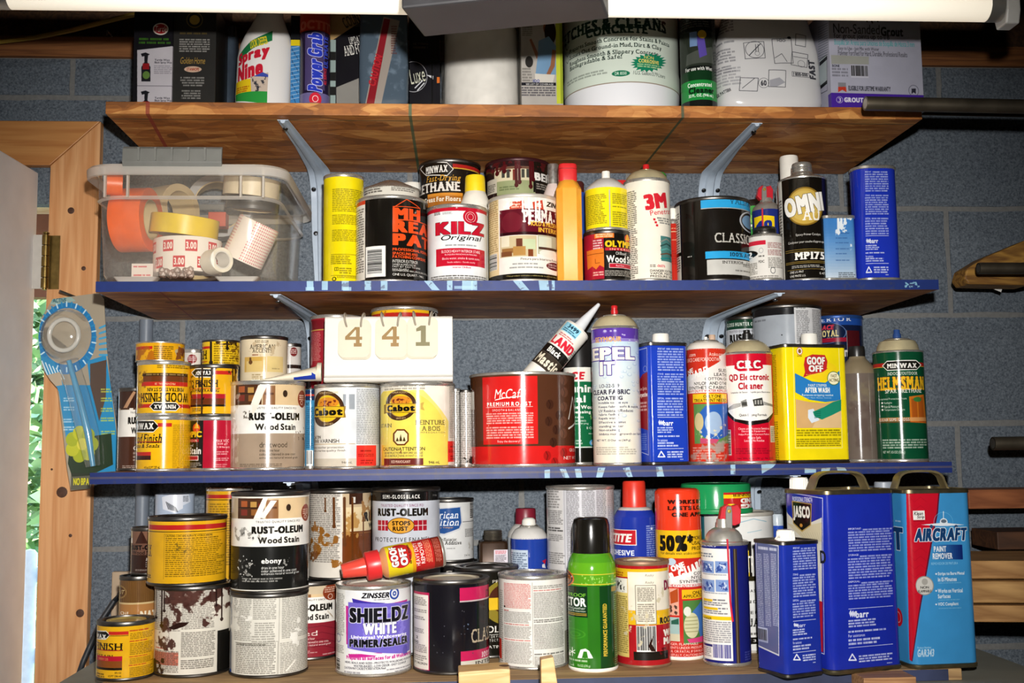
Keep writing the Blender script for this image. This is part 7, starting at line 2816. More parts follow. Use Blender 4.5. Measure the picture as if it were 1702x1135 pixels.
def p_shieldz(L):
 L.R(545, 975, 575, 1120, '#e3e2dc')
 L.P(559, 985, 574, 1055, '#66645e', 24, .65)
 L.E(561, 1052, 568, 1066, '#3a3a8a', 1, 1.5)
 L.P(559, 1070, 573, 1084, '#66645e', 5, .6)
 L.BC(560, 1092, 567, 1112, vert=True)
 L.T(601, 985, 646, 994, 'ZINSSER', '#15141a', 'bi')
 L.E(646.5, 976.5, 662, 996.5, '#2f4a9c')
 L.E(649, 979.5, 659.5, 993.5, '#dfe0e6')
 L.E(651.5, 982.5, 657.5, 990.5, '#2f4a9c')
 L.E(653.2, 984.8, 655.8, 988.2, '#dfe0e6')
 L.P(621, 995, 647, 998, '#55555c', 1, .7)
 m = '#c2268a'
 L.G([(586, 994), (640, 1004), (676, 996), (674, 1010), (590, 1008)], m)
 L.G([(576, 1006), (585, 1008), (585, 1070), (577, 1070)], m)
 L.G([(580, 1086), (640, 1083), (622, 1091), (582, 1092)], m)
 L.G([(586, 994), (610, 1000), (640, 1002), (590, 1012)], '#3a2f9a')
 L.G([(580, 1000), (682, 998), (680, 1080), (668, 1086), (579, 1076)], '#6f62c4')
 L.ST(580, 1000, 682, 1080, '#8478d4', 3, .52, 8)
 L.T(582, 1010, 677, 1035, 'SHIELDZ', '#14131a', 'B', ol=('#e9e8f2', 2))
 L.T(604, 1035.5, 658, 1054, 'WHITE', '#f4f3fa', 'B', ol=('#2a2450', 1))
 L.T(585, 1056, 674, 1063, 'Universal Wallcovering', '#f4f3fa', 'b')
 L.T(582, 1062.5, 676, 1076, 'PRIMER/SEALER', '#14131a', 'B', ol=('#dcd9f0', 1))
 L.G([(579, 1078), (668, 1086), (676, 1078), (672, 1090), (655, 1091), (582, 1082)], '#eceaf4')
 L.E(668, 1072, 676, 1090, '#5a4fb0')
 L.T(577, 1090, 682, 1098, 'Prepares all surfaces for all Wallcoverings', '#c2268a', 'b')
 L.T(575, 1099.5, 684, 1103.5, 'HIDES, SEALS AND SIZES - PROTECTS WALLBOARD FROM DAMAGE', '#33323a', '')
 L.T(589, 1104.5, 673, 1108, 'WATER-BASED - LOW ODOR - EASY CLEAN UP', '#33323a', '')
 L.T(574, 1109.5, 640, 1113, 'CAUTION MAY CAUSE EYE IRRITATION. Read', '#33323a', 'b')
 L.P(642, 1109, 682, 1112, '#55535c', 1, .7)
 L.P(574, 1115, 600, 1119, '#66646c', 1, .7)
 L.P(655, 1112, 682, 1119, '#66646c', 2, .7)
d15 = can('paint_can', 'white wallcovering primer can with a lavender label at the front of the bench', 558, 684, 960, BN, '#e6e6e6', p_shieldz, yb=1126, seed=83, lid=M('white_painted_lid', '#d9d4c6', .45))

def p_black2(L):
 L.R(679, 983, 714, 1111, '#b3184a')
 L.R(670, 986, 712.5, 1108, '#e2dcd0')
 for ya, yb, n in ((992, 1006, 5), (1012, 1018, 2), (1024, 1030, 2), (1044, 1052, 3), (1070, 1084, 5), (1088, 1098, 3)):
  L.P(689, ya, 710, yb, '#55504a', n, .75)
 L.T(692, 1056, 695, 1060, '2', '#2a2622', 'b')
 L.T(688, 1063, 696, 1067, 'BOND', '#2a2622', 'b')
 L.T(689, 1099.5, 710, 1103, 'OF CHILDREN', '#2a2622', 'b')
 L.P(688, 1110, 712, 1114, '#a9a49a', 1, .8)
 c = '#c21f54'
 L.R(763, 972, 850, 993, c)
 L.R(763, 993, 850, 995.4, '#cbb9b9')
 L.T(806, 978, 846, 989, 'DURAMAX', '#5a1228', 's')
 L.T(781, 1038, 850, 1060, 'CLASSIC COAT', '#b5a58a', 's')
 L.R(764, 1075, 850, 1091, c)
 L.T(798, 1077, 846, 1086, '100% ACRYLIC', '#f0dce0', 's')
 L.R(764, 1091, 850, 1108, '#c9c2b4')
 L.T(787, 1092.5, 832, 1097.5, 'INTERIOR', '#4a463e', 's')
 L.T(801, 1099.5, 840, 1107, 'COLOR', '#4a463e', 's')
 for k in range(14):
  x, y = 720 + L.rng.random() * 85, 985 + L.rng.random() * 120
  L.E(x, y, x + 1.5, y + 2.2, '#4a4a50')
 L.ST(766, 1030, 780, 1050, '#5a6a80', 4, .6, 4)
d16 = can('paint_can', 'black can with crimson bands and a cream side panel at the front of the bench', 686, 813.5, 951, BN, '#151318', p_black2, yb=1122.5, seed=84, ring=dark_tin(), lid=M('cream_paint_lid', '#c9bda2', .45, .2, .2, 20))

def p_d21(L):
 L.R(820, 960, 836, 1115, '#d9d4ca')
 L.P(831, 980, 836, 1100, '#6d6a64', 34, .6)
 L.P(838, 970, 882, 1012, '#b5403a', 18, .8, .08)
 L.P(838, 1013, 846, 1016, '#b5403a', 1, .9)
 L.P(838, 1017, 882, 1036, '#66625c', 8, .75, .12)
 L.P(838, 1037, 882, 1040, '#b5403a', 1, .8)
 L.P(838, 1041, 882, 1062, '#66625c', 9, .75, .12)
 L.P(838, 1063, 882, 1066, '#b5403a', 1, .8)
 L.P(838, 1067, 883, 1104, '#66625c', 16, .75, .12)
 L.R(883.8, 968, 884.5, 1105, '#8a867e')
 for ya, yb, n, c in ((972, 978, 2, '#66625c'), (979, 982, 1, '#b5403a'), (983, 1026, 17, '#66625c'), (1028, 1034, 2, '#33302c'), (1036, 1078, 17, '#66625c'), (1084, 1088, 1, '#33302c'), (1089, 1106, 7, '#66625c')):
  L.P(886, ya, 934, yb, c, n, .75, .12)
 L.R(810, 1060, 833, 1093, '#d8382c')
 L.E(837.5, 1006.5, 840, 1009.5, '#15130f')
 L.R(936, 1045, 960, 1110, '#9a9684')
d21 = can('paint_can', 'white can printed in red and black columns left of the green spray can', 827, 942, 945, BN, '#e3e0d8', p_d21, yb=1114.5, seed=85)

def p_protect(L):
 L.band(936, 954.5, '#5fa41f')
 L.band(954.5, 956, '#d9c23a')
 L.band(956, 971, '#58991d')
 L.band(971, 972.6, '#d9c23a')
 for k in range(40):
  x, y = 962 + L.rng.random() * 60, 955 + L.rng.random() * 18
  L.E(x, y, x + 2.2, y + 2.6, '#a9d46a', .7)
 L.R(900, 973, 1100, 1125, '#2f7a1c')
 L.R(975, 973, 995, 1125, '#2a6a1a')
 L.R(995, 973, 1017, 1125, '#143d18')
 L.R(1017, 973, 1100, 1125, '#1c4a1e')
 L.P(1018, 985, 1030, 1105, '#bcd0a8', 34, .6)
 L.R(1014, 973, 1026, 981, '#c98a2a', .7)
 L.R(930, 974, 975.5, 1025, '#15301a')
 L.T(928, 985, 973, 990.5, 'WATERPROOF', '#7fc43a', 'b')
 L.T(918, 991, 973, 1005.5, 'PROTECTOR', '#f0f2ea', 'b')
 for k in range(2):
  L.T(938, 1008.5 + 5 * k, 972, 1012.5 + 5 * k, ('Bonds to Leather', 'Waterproof Protection')[k], '#e6eade', 'b')
 L.R(930, 1018.5, 974, 1019.5, '#d9a63a')
 L.R(930, 1021, 974, 1022, '#d9a63a')
 L.E(925, 946, 955, 975, '#c9682a')
 L.E(927.5, 948.5, 952.5, 972.5, '#3a1f12')
 L.E(930, 951, 950, 970, '#b3641f')
 L.P(931, 953, 950, 967, '#3a1f12', 4)
 L.E(940, 1045, 972, 1062, '#3d8a24', 1, 2)
 L.E(947, 1050, 964, 1058, '#3d8a24', 1, 2)
 L.T(999.5, 1003, 1006, 1090, 'PERFORMANCE GUARANTEED', '#d9b23a', 'b', rot=90)
 L.G([(958, 1094), (963, 1080), (971, 1078), (977, 1082), (983, 1094)], '#f0f2ea')
 L.G([(965, 1094), (968, 1083), (973, 1083), (975, 1094)], '#2f7a1c')
 L.G([(942, 1090), (945, 1080), (948, 1090)], '#f0f2ea')
 L.L([(950, 1077), (950, 1090)], 2, '#f0f2ea')
 L.L([(946, 1081), (954, 1086)], 1.5, '#f0f2ea')
 L.L([(954, 1081), (946, 1086)], 1.5, '#f0f2ea')
 L.P(944, 1096, 977, 1101, '#e6eade', 1, .8)
 L.T(958, 1105, 978, 1110, '9.5 OZ (270 g)', '#e6eade', 'b')
 L.P(944, 1104, 953, 1107, '#e6eade', 1, .8)
vessel('spray_can', 'bright green protector spray can with a big black cap, front centre of the bench', 'spray can', 943, 1023.5, 945, BN, '#4f9420', p_protect,
       [('cap', M('black_gloss_plastic', '#15130f', .18), [(31.5, 919), (32, 915), (31, 872), (28, 862), (22, 859), (0, 858.5)])], yb=1118, seed=86, foot=NOZ_W,
       shape=[(40.2, 1112), (40.2, 945), (39, 935), (36, 926), (32, 918), (30, 916)], rough=.2)

def p_durham(L):
 r = '#a8181f'
 L.band(930, 948, r)
 L.band(946, 960, '#e3b21c')
 L.P(1022, 950, 1040, 958, '#8a2a10', 2, .8)
 L.R(1010, 960, 1043, 1090, '#d9c06a')
 L.R(1022, 961, 1042, 985, '#e6e2d6')
 L.ST(1024, 962, 1041, 984, '#2c2a26', 3, .52, 5)
 L.P(1024, 990, 1042, 1086, '#5d5226', 28, .7, .1)
 L.R(1043, 950, 1130, 1014, '#e9e0cc')
 L.R(1043, 1014, 1130, 1038, '#e3b21c')
 L.R(1043, 1038, 1130, 1115, r)
 L.R(1010, 1090, 1043, 1115, r)
 L.T(1071, 954, 1085, 959, 'Rocky', '#8a8478', 'i')
 L.T(1071, 966, 1085, 971, 'Rocky', '#8a8478', 'i')
 L.R(1054.5, 972.5, 1088, 1038, '#7a7266')
 L.R(1055.5, 973.5, 1087, 1037, '#e9e0cc')
 L.P(1058, 976, 1085, 1000, '#4a443a', 8, .7, .12)
 L.P(1058, 1003, 1085, 1034, '#4a443a', 9, .7, .12)
 L.T(1101, 960, 1135, 977, "DURHAM'S", '#8a1a3a', 'B')
 L.T(1093, 1021, 1128, 1031, 'ROCK HARD', '#2a1f10', 'B')
 L.BC(1055, 1040, 1087, 1084)
 L.T(1098, 1041, 1128, 1052, 'WATER', '#f2e8dc', 'B')
 L.T(1098, 1054, 1130, 1066, 'MASTIC', '#f2e8dc', 'B')
 L.R(1050, 1083, 1105, 1097, '#17120c')
 L.G([(1076, 1068), (1082, 1056), (1079, 1070), (1086, 1082), (1078, 1082), (1074, 1074)], '#2a130c')
 L.ST(1085, 1072, 1106, 1088, '#5d0c10', 4, .5, 6)
 L.ST(1022, 955, 1110, 1100, '#cbbf9f', 14, .68, 12)
dur = can('putty_can', 'red, yellow and cream putty can with a dusty cream lid', 1022, 1111, 925, BN, '#a8181f', p_durham, yb=1112, seed=87, cat='can', ring=M('putty_smeared_rim', '#8a6a50', .5, .4, .3, 40), lid=M('dusty_putty', '#d9cba6', .8, 0, .2, 60, .5))

def p_50(L):
 L.band(870, 928, '#e6b41c')
 L.T(1097, 890, 1141, 917, '50%', '#17120b', 'B')
 L.T(1141, 888, 1150, 902, '*', '#17120b', 'B')
 for k, (t, x1) in enumerate((('MORE', 1162), ('USABLE', 1166), ('PRODUCT', 1170))):
  L.T(1148 if k else 1150, 890 + 8.5 * k, x1, 896 + 8.5 * k, t, '#2a1c08', '')
 L.T(1098, 917.5, 1166, 922, 'For details visit atsko.com/silicone', '#5d4a10', '')
 r = '#c0281f'
 L.band(928, 976, r)
 L.G([(1080, 976), (1080, 966), (1115, 960), (1165, 936), (1175, 934), (1175, 976)], '#e3ddd8')
 L.E(1108, 928, 1122, 940, '#b9cbd8')
 L.T(1113, 937, 1136, 947, 'ONE', WH, 'B', rot=20)
 L.T(1110, 940, 1164, 958, 'R-GUARD', WH, 'B', rot=20)
 for k, (t, x0, x1) in enumerate((('COTTON', 1150, 1172), ('NYLON', 1146, 1166), ('SYNTHETIC FABRICS', 1127, 1180))):
  L.T(x0, 948.5 + 7 * k, x1, 953.5 + 7 * k, t, '#3a3634', '')
 L.T(1112, 970.5, 1172, 975, 'HEAVY DUTY WATER REPELLENT', '#b3242e', 'b')
 L.band(976, 1105, r)
 L.R(1130, 978, 1180, 993.5, '#e6b41c')
 L.T(1147, 980.5, 1170, 985.5, 'ONLY ONE', '#2a1c08', 'b')
 L.T(1132, 987, 1176, 992, 'APPLICATION NEEDED', '#2a1c08', 'b')
 L.R(1100, 978, 1125, 1023, '#d9a08a')
 L.G([(1111, 985), (1124, 978), (1124, 1000), (1112, 1004)], '#a8481f')
 L.ST(1108, 1000, 1125, 1024, '#3a2a24', 4, .48, 5)
 L.R(1100, 1026, 1125, 1066, '#9cb8b4')
 L.G([(1112, 1032), (1124, 1028), (1124, 1038), (1112, 1038)], '#2a5a4a')
 L.R(1110, 1054, 1125, 1066, '#c9c2a4')
 L.R(1131, 996, 1180, 1068, '#4a7a3c')
 L.G([(1146, 1016), (1160, 998), (1180, 994), (1180, 1060), (1158, 1058)], '#3f6fb4')
 L.E(1132, 1018, 1156, 1060, '#c9c8a0')
 for k in range(5):
  L.L([(1134, 1026 + k * 6), (1154, 1024 + k * 6)], 1, '#8a8a5a')
 L.E(1132, 1008, 1144, 1024, '#d6d8cc')
 L.G([(1136, 1062), (1168, 1052), (1172, 1064), (1140, 1068)], '#d0407a')
 for k, t in enumerate(('DANGER: FLAMMABLE', 'CONTENTS UNDER PRESSURE.', 'HARMFUL OR FATAL IF SWALLOWED', 'READ CAREFULLY. CAUTIONS ON BACK PANEL')):
  L.T(1100 - 2 * k, 1069 + 6 * k, 1154 + 6 * k, 1073 + 6 * k, t, '#f0d6cc', 'b')
capm = M('red_orange_cap', '#d83a1c', .3, spec=.6)
vv = vessel('spray_can', 'red and yellow shoe protector spray can with a big red lettered cap', 'spray can', 1089, 1165.5, 879, BN, '#c0281f', p_50, [], yb=1098, seed=88, foot=NOZ_W)
def lettered_cap(g):
 pr = turned(g, [(37.2, 879.5), (37.2, 820), (36, 815), (33, 812.5)])
 L = g.label(pr[0][1], pr[-1][1], '#de3a1e', 89, pr[0][0])
 for k, (t, x0, x1) in enumerate((('WORKS BETTER', 1111, 1178), ('LASTS LONGER', 1111, 1178), ('ONE APPLICATION', 1117, 1190))):
  L.T(x0, 830 + 10.3 * k, x1, 837 + 10.3 * k, t, '#3a120a', 'B')
 obj('cap', lathe(pr, 48, uv=(pr[0][1], pr[-1][1])), L.material('print_cap', .3), g.t)
 z = pr[-1][1]
 obj('cap_top', lathe([(pr[-1][0], z), (pr[-1][0] * .93, z + .0012), (0, z + .0016)], 48), capm, g.t)
lettered_cap(vv)

def p_wd2(L):
 L.R(1140, 912, 1166, 1092, '#e3e0da')
 L.R(1150, 912, 1212, 1098, '#e6e3dd')
 L.T(1150, 905, 1191, 909, 'STOPS SQUEAKS', WH, 'bi')
 L.P(1165, 919, 1185, 927, '#33405a', 2, .8)
 for y in (933, 964):
  for x in (1150, 1166, 1188):
   L.R(x, y, x + (14 if x < 1160 else 20), y + 20, '#7c95c4')
   L.ST(x, y, x + 20, y + 20, '#2c448c', int(x + y), .5, 5)
   L.ST(x + 4, y + 2, x + 20, y + 18, '#d6dde8', int(x + y) + 3, .58, 4)
  L.P(1168, y + 21.5, 1208, y + 24, '#44506a', 1, .7, .3)
 L.R(1168, 996, 1182, 1000, '#d9b21c')
 L.P(1183, 996, 1204, 1000, '#3a3a48', 1, .8, .1)
 L.P(1168, 1001, 1206, 1008, '#3a3a48', 2, .75)
 L.R(1168, 1010, 1190, 1014, '#d9b21c')
 L.P(1191, 1010, 1206, 1014, '#3a3a48', 1, .8, .1)
 L.P(1168, 1015, 1206, 1022, '#3a3a48', 2, .75)
 L.R(1165, 1025, 1211, 1031, '#e6c01c')
 L.T(1167, 1026, 1180, 1030, 'DANGER', '#4a3a08', 'b')
 L.P(1165, 1033, 1210, 1069, '#55555f', 10, .7, .1)
 L.R(1166, 1071, 1180, 1075, '#2c2c6a')
 L.P(1166, 1076, 1178, 1092, '#55555f', 5, .7)
 L.BC(1180, 1071, 1210, 1098, c='#2a2a7a')
 L.R(1217, 912, 1223, 1105, '#3a2c22')
 L.R(1219, 912, 1220, 1105, '#8a7a5a')
 L.P(1231, 1080, 1240, 1096, '#5a62b0', 4, .6)
wd = vessel('spray_can', 'dark blue lubricant spray can with red trigger head and red straw, front of bench', 'spray can', 1164.5, 1242, 903, BN, '#1a1f6e', p_wd2,
   [('collar', tin(), [(38.6, 904), (39.6, 902), (39.4, 899), (37, 897.5)]),
             ('dome', steel(), [(31, 899), (29, 889), (24, 882), (18, 878), (13, 876), (11, 862), (0, 862)])], yb=1109, seed=90)
lever_head(wd, wd.t, 1209, 853, 1.35, [(1209, 896), (1212, 960), (1214, 1000), (1218, 1033)])

def p_none_blue(L):
 L.band(870, 880, '#2a4aa8')
vessel('small_bottle', 'little blue bottle with a clear cap between the white can and the largest blue tin', 'bottle', 1281.5, 1302, 873, BN, '#2a4596', p_none_blue,
       [('cap', M('frosty_cap', '#b9c4cc', .2), [(10, 874), (10, 858), (8.5, 854), (0, 853.5)])], Y=1.735, seed=91)

def p_small_tin(L):
 barr(L, 1318, 1356, ((909, 947), (953, 992), (996, 1026)), (1034, 1042), 1082, (1086, 1098))
 L.face = 'L'
 L.G([(1256, 898), (1294, 906), (1295, 1090), (1256, 1072)], '#d9dae0')
 L.G([(1257, 900), (1293, 908), (1294, 1087), (1257, 1070)], '#5b6390')
 L.P(1260, 908, 1291, 916, '#dfe3f2', 1, .9, .1)
 for k in range(3):
  L.P(1259 + k * 12, 920, 1268 + k * 12, 1040, '#c9cfe8', 40, .75, .1)
 L.R(1258, 1042, 1276, 1066, '#b9c0dc')
 L.BC(1259, 1044, 1275, 1066, bg='#9aa2c4')
 L.face = 'R'
def sp(g, t):
 cap_at(g, t, 'cap', -g.w * .08, -g.d * .1, .0125, .0175, NOZ_W, ribs=24, taper=.9)
 obj('cap_tether', tube([(-g.w * .08 - .012, -g.d * .1 - .003, g.h + .004), (-g.w * .08 - .017, -g.d * .1 - .004, g.h + .006), (-g.w * .08 - .021, -g.d * .1 - .004, g.h + .001)], .0013, 6), NOZ_W, t)
 obj('top_panel', loft([(g.outline(.006, -.004)[0], g.h - .0035), (g.outline(.006, -.004)[0], g.h - .0025)]), M('dusty_tin_top', '#a99778', .55, .3, .25, 30), t)
tinbox('solvent_tin', 'small dark blue tin with a ribbed white cap, in front of the largest blue tin', 'tin', 1253, 1302, 1364, 900, BN, 22, 1.462, '#1c2f96', p_small_tin,
       rc=.007, seed=92, parts=sp, rim_mat=dark_tin(), rough=.28)

def handle(g, t):
 z = g.h
 br = M('bronze_wire_handle', '#8a7c58', .35, .6, .2, 60)
 L = g.w * .36
 # strap handle along the long side of the top, legs splayed
 y = 0
 n = 14
 hh = .027
 path = []
 for k in range(n + 1):
  a = math.pi * k / n
  x = -math.cos(a)
  path.append((math.copysign(abs(x) ** .6, x) * L * (1.0 if 0 < k < n else 1.12), y, z - .003 + hh * max(0, math.sin(a)) ** .55))
 bm = bmesh.new()
 rings = []
 for i, p in enumerate(path):
  d = (Vector(path[min(i + 1, n)]) - Vector(path[max(i - 1, 0)])).normalized()
  s_ = Vector((0, 1, 0))
  u = d.cross(s_).normalized()
  P = Vector(p)
  rings.append([bm.verts.new(P + s_ * a * .0085 + u * b * .0016) for a, b in ((-1, -1), (-.5, -.2), (0, -1.1), (.5, -.2), (1, -1), (1, 1), (0, .9), (-1, 1))])
 for i in range(n):
  for k in range(8):
   bm.faces.new((rings[i][k], rings[i][(k + 1) % 8], rings[i + 1][(k + 1) % 8], rings[i + 1][k]))
 bm.faces.new(rings[0])
 bm.faces.new(rings[-1])
 bmesh.ops.recalc_face_normals(bm, faces=bm.faces)
 obj('handle', bm, br, t)
 obj('top_panel', loft([(g.outline(.009, -.004)[0], z - .0045), (g.outline(.009, -.004)[0], z - .0035)]), M('dusty_tin_top', '#a99778', .55, .3, .25, 30), t)
def p_jasco(L):
 barr(L, 1410, 1484, ((877, 916), (921, 961), (965, 995)), (1013, 1026), 1073, (1086, 1099), c='#dfe3f2')
 L.face = 'L'
 L.L([(1304, 817), (1367, 828), (1370, 1087), (1306, 1060)], 1.1, '#dfe1ea')
 L.G([(1306, 850), (1330, 876), (1366, 860), (1366, 1030), (1307, 1010)], '#d8d4c6')
 L.G([(1306, 868), (1330, 876), (1366, 868), (1366, 900), (1340, 900)], '#cfc4a4')
 for k in range(9):
  L.L([(1330 + k * 4, 885), (1345 + k * 2.6, 905)], .6, '#9a927c', .6)
 L.G([(1307, 980), (1367, 1000), (1368, 1084), (1308, 1058)], '#b01c2c')
 L.T(1363, 915, 1372, 936, 'D', '#1c1c22', 'b')
 L.T(1317, 826, 1350, 834, 'PROFESSIONAL STRENGTH', '#cfd4e6', 'b')
 L.G([(1316, 832), (1349, 837), (1348, 873), (1333, 884), (1318, 870)], '#b3924a')
 L.G([(1317.5, 834), (1347.5, 838.5), (1346.5, 872), (1333, 881.5), (1319, 868.5)], '#14120f')
 L.T(1318.5, 841, 1346, 866, 'JASCO', '#f0ece2', 'B')
 L.E(1329, 870, 1334, 876, '#c98a3a')
 L.face = 'R'
def jp(g, t):
 handle(g, t)
 cap_at(g, t, 'cap', -g.w * .36, g.d * .32, .013, .02, NOZ_W, ribs=22)
big = tinbox('solvent_tin', 'largest dark blue tin with a bronze handle and a black shield badge', 'tin', 1302, 1373, 1492, 815, BN, 17, 1.475, '#1a2a9c', p_jasco,
       rc=.013, seed=93, parts=jp, rim_mat=M('bronze_rim', '#7d7358', .35, .9, .2, 60), rough=.3, rimh=.006)

def p_air(L):
 L.R(1480, 800, 1640, 1120, '#3a8cc4')
 L.G([(1504, 812), (1560, 814), (1557, 850), (1548, 895), (1512, 1100), (1507, 1098)], '#c01428')
 L.G([(1560, 814), (1562, 814), (1559, 852), (1550, 897), (1514, 1100), (1512, 1100), (1548, 895), (1557, 850)], '#5d0f24')
 for k in range(12):
  L.L([(1510, 826 + k * 14), (1520, 834 + k * 14), (1530, 826 + k * 14), (1540, 834 + k * 14)], .7, '#a01022', .7)
 L.R(1517, 848.5, 1537, 864, '#e9e6e0')
 L.R(1518, 864, 1536, 867, '#a01022')
 L.T(1519, 850.5, 1534, 856, 'Klean', '#1a1714', 'i')
 L.T(1524, 856.5, 1536, 863, 'Strip', '#1a1714', 'i')
 L.E(1552, 851, 1584, 884, '#6ab4dc', 1, 1.2)
 L.L([(1568, 850), (1568, 862)], 1.2, '#e3ecf2')
 L.E(1562, 861, 1575, 874, '#dfe6ec')
 L.E(1564, 863, 1573, 869, '#5d6a78')
 L.G([(1530, 872), (1562, 869), (1575, 869), (1603, 872), (1575, 874), (1562, 874)], '#dfe6ec')
 L.E(1545, 872, 1551, 878, '#27476e')
 L.E(1586, 872, 1592, 878, '#27476e')
 L.T(1519, 877, 1609, 899, 'AIRCRAFT', '#173a66', 'Bi', ol=('#e9eef2', 2))
 for k in range(14):
  f = k / 13
  c = tuple(a + (b - a) * f for a, b in zip(hx('#3a8cc4'), hx('#12286a')))
  L.R(1549 + k * 3.6, 905, 1553 + k * 3.6, 929.5, c)
 L.T(1552, 907.5, 1573, 917, 'PAINT', '#e3e6ea', 'b')
 L.T(1550, 919, 1583, 929, 'REMOVER', '#e3e6ea', 'b')
 L.T(1548, 934, 1592, 938, 'REMOVEDOR DE PINTURA', '#8ec2e2', 'b')
 for (t, y, w) in (('Strips to Bare Metal', 950, 1603), ('in 15 Minutes', 959, 1590), ('Works on Vertical', 978, 1600), ('Surfaces', 987, 1580), ('VOC Compliant', 1000.5, 1593)):
  if t[0].isupper() and t != 'Surfaces':
   L.E(1554.5, y + 2, 1557.5, y + 5, '#d9e2ea')
  L.T(1559, y, w, y + 7, t, '#cfdbe6', 'b')
 for y in (967, 995, 1009):
  L.P(1560, y, 1598, y + 2.6, '#7fb8da', 1, .7)
 L.E(1521, 957, 1552, 989, '#8f8d88')
 L.E(1522.5, 958.5, 1550.5, 987.5, '#c6c3bc')
 L.E(1532, 961, 1542, 972, '#a09d96')
 L.T(1530, 974, 1544, 978, 'NON', '#2a2826', 'b')
 L.T(1526, 980, 1548, 984, 'FLAMMABLE', '#2a2826', 'b')
 L.T(1524, 1074, 1548, 1077, 'Product Number', '#a9cbe0', 'b')
 L.T(1524, 1078, 1553, 1091, 'GAR343', '#b5cfe0', 'bi')
 L.face = 'L'
 L.T(1484, 876, 1501, 914, 'T', '#173a66', 'B', ol=('#e9eef2', 2))
 L.P(1488, 864, 1498, 868, '#dfe6ec', 1)
 L.E(1486, 1010, 1500, 1040, '#c01428')
 L.E(1489, 1016, 1497, 1034, '#e6e6e6', 1, 1.6)
 L.face = 'R'
def ap(g, t):
 handle(g, t)
 cap_at(g, t, 'cap', -g.w * .36, g.d * .36, .014, .012, M('grey_cap_plastic', '#8d949e', .4))
tinbox('solvent_tin', 'light blue tin with a red diagonal panel and bronze handle at the right end', 'tin', 1484, 1506, 1617, 813, BN, 4, 1.50, '#3a8cc4', p_air,
       depth=.105, rc=.013, seed=94, parts=ap, rim_mat=M('bronze_rim', '#7d7358', .35, .9, .2, 60), rough=.32, rimh=.006)

def lying_bottle():
 # spray bottle lying across two can tops, tip to the left
 zt = max(d15.top, d16.top)
 ya = d15.Y - .012
 a, b = at(568, 951, ya), at(735, 916, ya + .03)
 ax = (b - a)
 ln = ax.length
 R0 = .0225
 org_ = Vector((a[0], ya, 0))
 d = Vector((ax[0], .03, 0)).normalized()
 t = thing('squeeze_bottle', 'red capped remover bottle lying across two front can lids', 'bottle', (a[0], ya, zt + .0115))
 # local z runs from tip to foot, resting on its side
 el = math.atan2(.024, ln)
 dirv = Vector((d[0] * math.cos(el), d[1] * math.cos(el), math.sin(el)))
 q = dirv.to_track_quat('Z', 'Y')
 t.rotation_euler = q.to_euler()
 R3 = q.to_matrix()
 f = R3.inverted() @ Vector((-d[1] * 0, -.9, .25))
 a0 = math.atan2(f.y, f.x)
 k = PXMM * 1000
 z0, z1 = ln * .43, ln - .004
 W, H = 2 * math.pi * R0 * k, (z1 - z0) * k
 L = Label(W, H, '#d9c21e', lambda u, v: (u, v), 95)
 L.k = 2.1
 L.xc, L.ym = W / 2, H / 2
 u0 = ((a0 + math.pi / 2) / (2 * math.pi) + .5) % 1.0 * W
 s_ = R0 * k
 # here label y runs from foot (top of the picture) to the cap; text reads along the rotated direction
 L.RR(0, 0, W, H * .5, '#b3201f')
 L.RR(0, 0, W, H * .16, '#7a2016')
 L.RR(0, H * .5, W, H * .56, '#d99a1c')
 L.E(u0 - s_ * 1.0, H * .55, u0 + s_ * .75, H * .96, '#b3201f')
 L.T(u0 - s_ * .85, H * .8, u0 + s_ * .6, H * .93, 'GOOF', WH, 'B', ol=('#5d0f10', 1), rot=180)
 L.T(u0 - s_ * .6, H * .64, u0 + s_ * .6, H * .77, 'OFF', WH, 'B', ol=('#5d0f10', 1), rot=180)
 L.P(u0 - s_ * .8, H * .56, u0 + s_ * .8, H * .62, '#4a1a10', 1)
 L.T(u0 - s_ * .8, H * .42, u0 + s_ * .85, H * .49, 'HEAVY DUTY', WH, 'b', rot=180)
 L.T(u0 - s_ * .8, H * .33, u0 + s_ * .75, H * .4, 'REMOVER', WH, 'b', rot=180)
 L.P(u0 - s_ * .9, H * .19, u0 + s_ * .9, H * .31, '#e0c08a', 4)
 L.P(u0 - s_ * .9, H * .03, u0 + s_ * .9, H * .14, '#d9a08a', 4, .6)
 def flip(prof):
  return prof
 obj('body', lathe([(R0, z0), (R0, z1)], 40, uv=(z0, z1)), L.material('print_lying', .25), t)
 cl = M('clear_bottle_amber', '#c98a5a', .3)
 red = M('red_cap', '#cf2a2c', .35)
 obj('shoulder', lathe([(.0125, ln * .36), (.015, ln * .375), (R0 * .93, ln * .41), (R0, z0 + .0005)], 40), cl, t)
 obj('collar', lathe([(.0125, ln * .37), (.0205, ln * .368), (.0205, ln * .245), (.0195, ln * .235), (.0135, ln * .225)][::-1], 32), red, t)
 obj('nozzle', lathe([(0, 0), (.0092, 0), (.0102, .002), (.0138, ln * .228)], 28), M('clear_red_cap', '#d8483a', .25), t)
 obj('foot', lathe([(R0, z1 - .0003), (R0 * 1.02, z1 + .001), (R0 * .95, ln), (0, ln)], 40), M('silver_foot', '#b9b4aa', .35, .6), t)
lying_bottle()

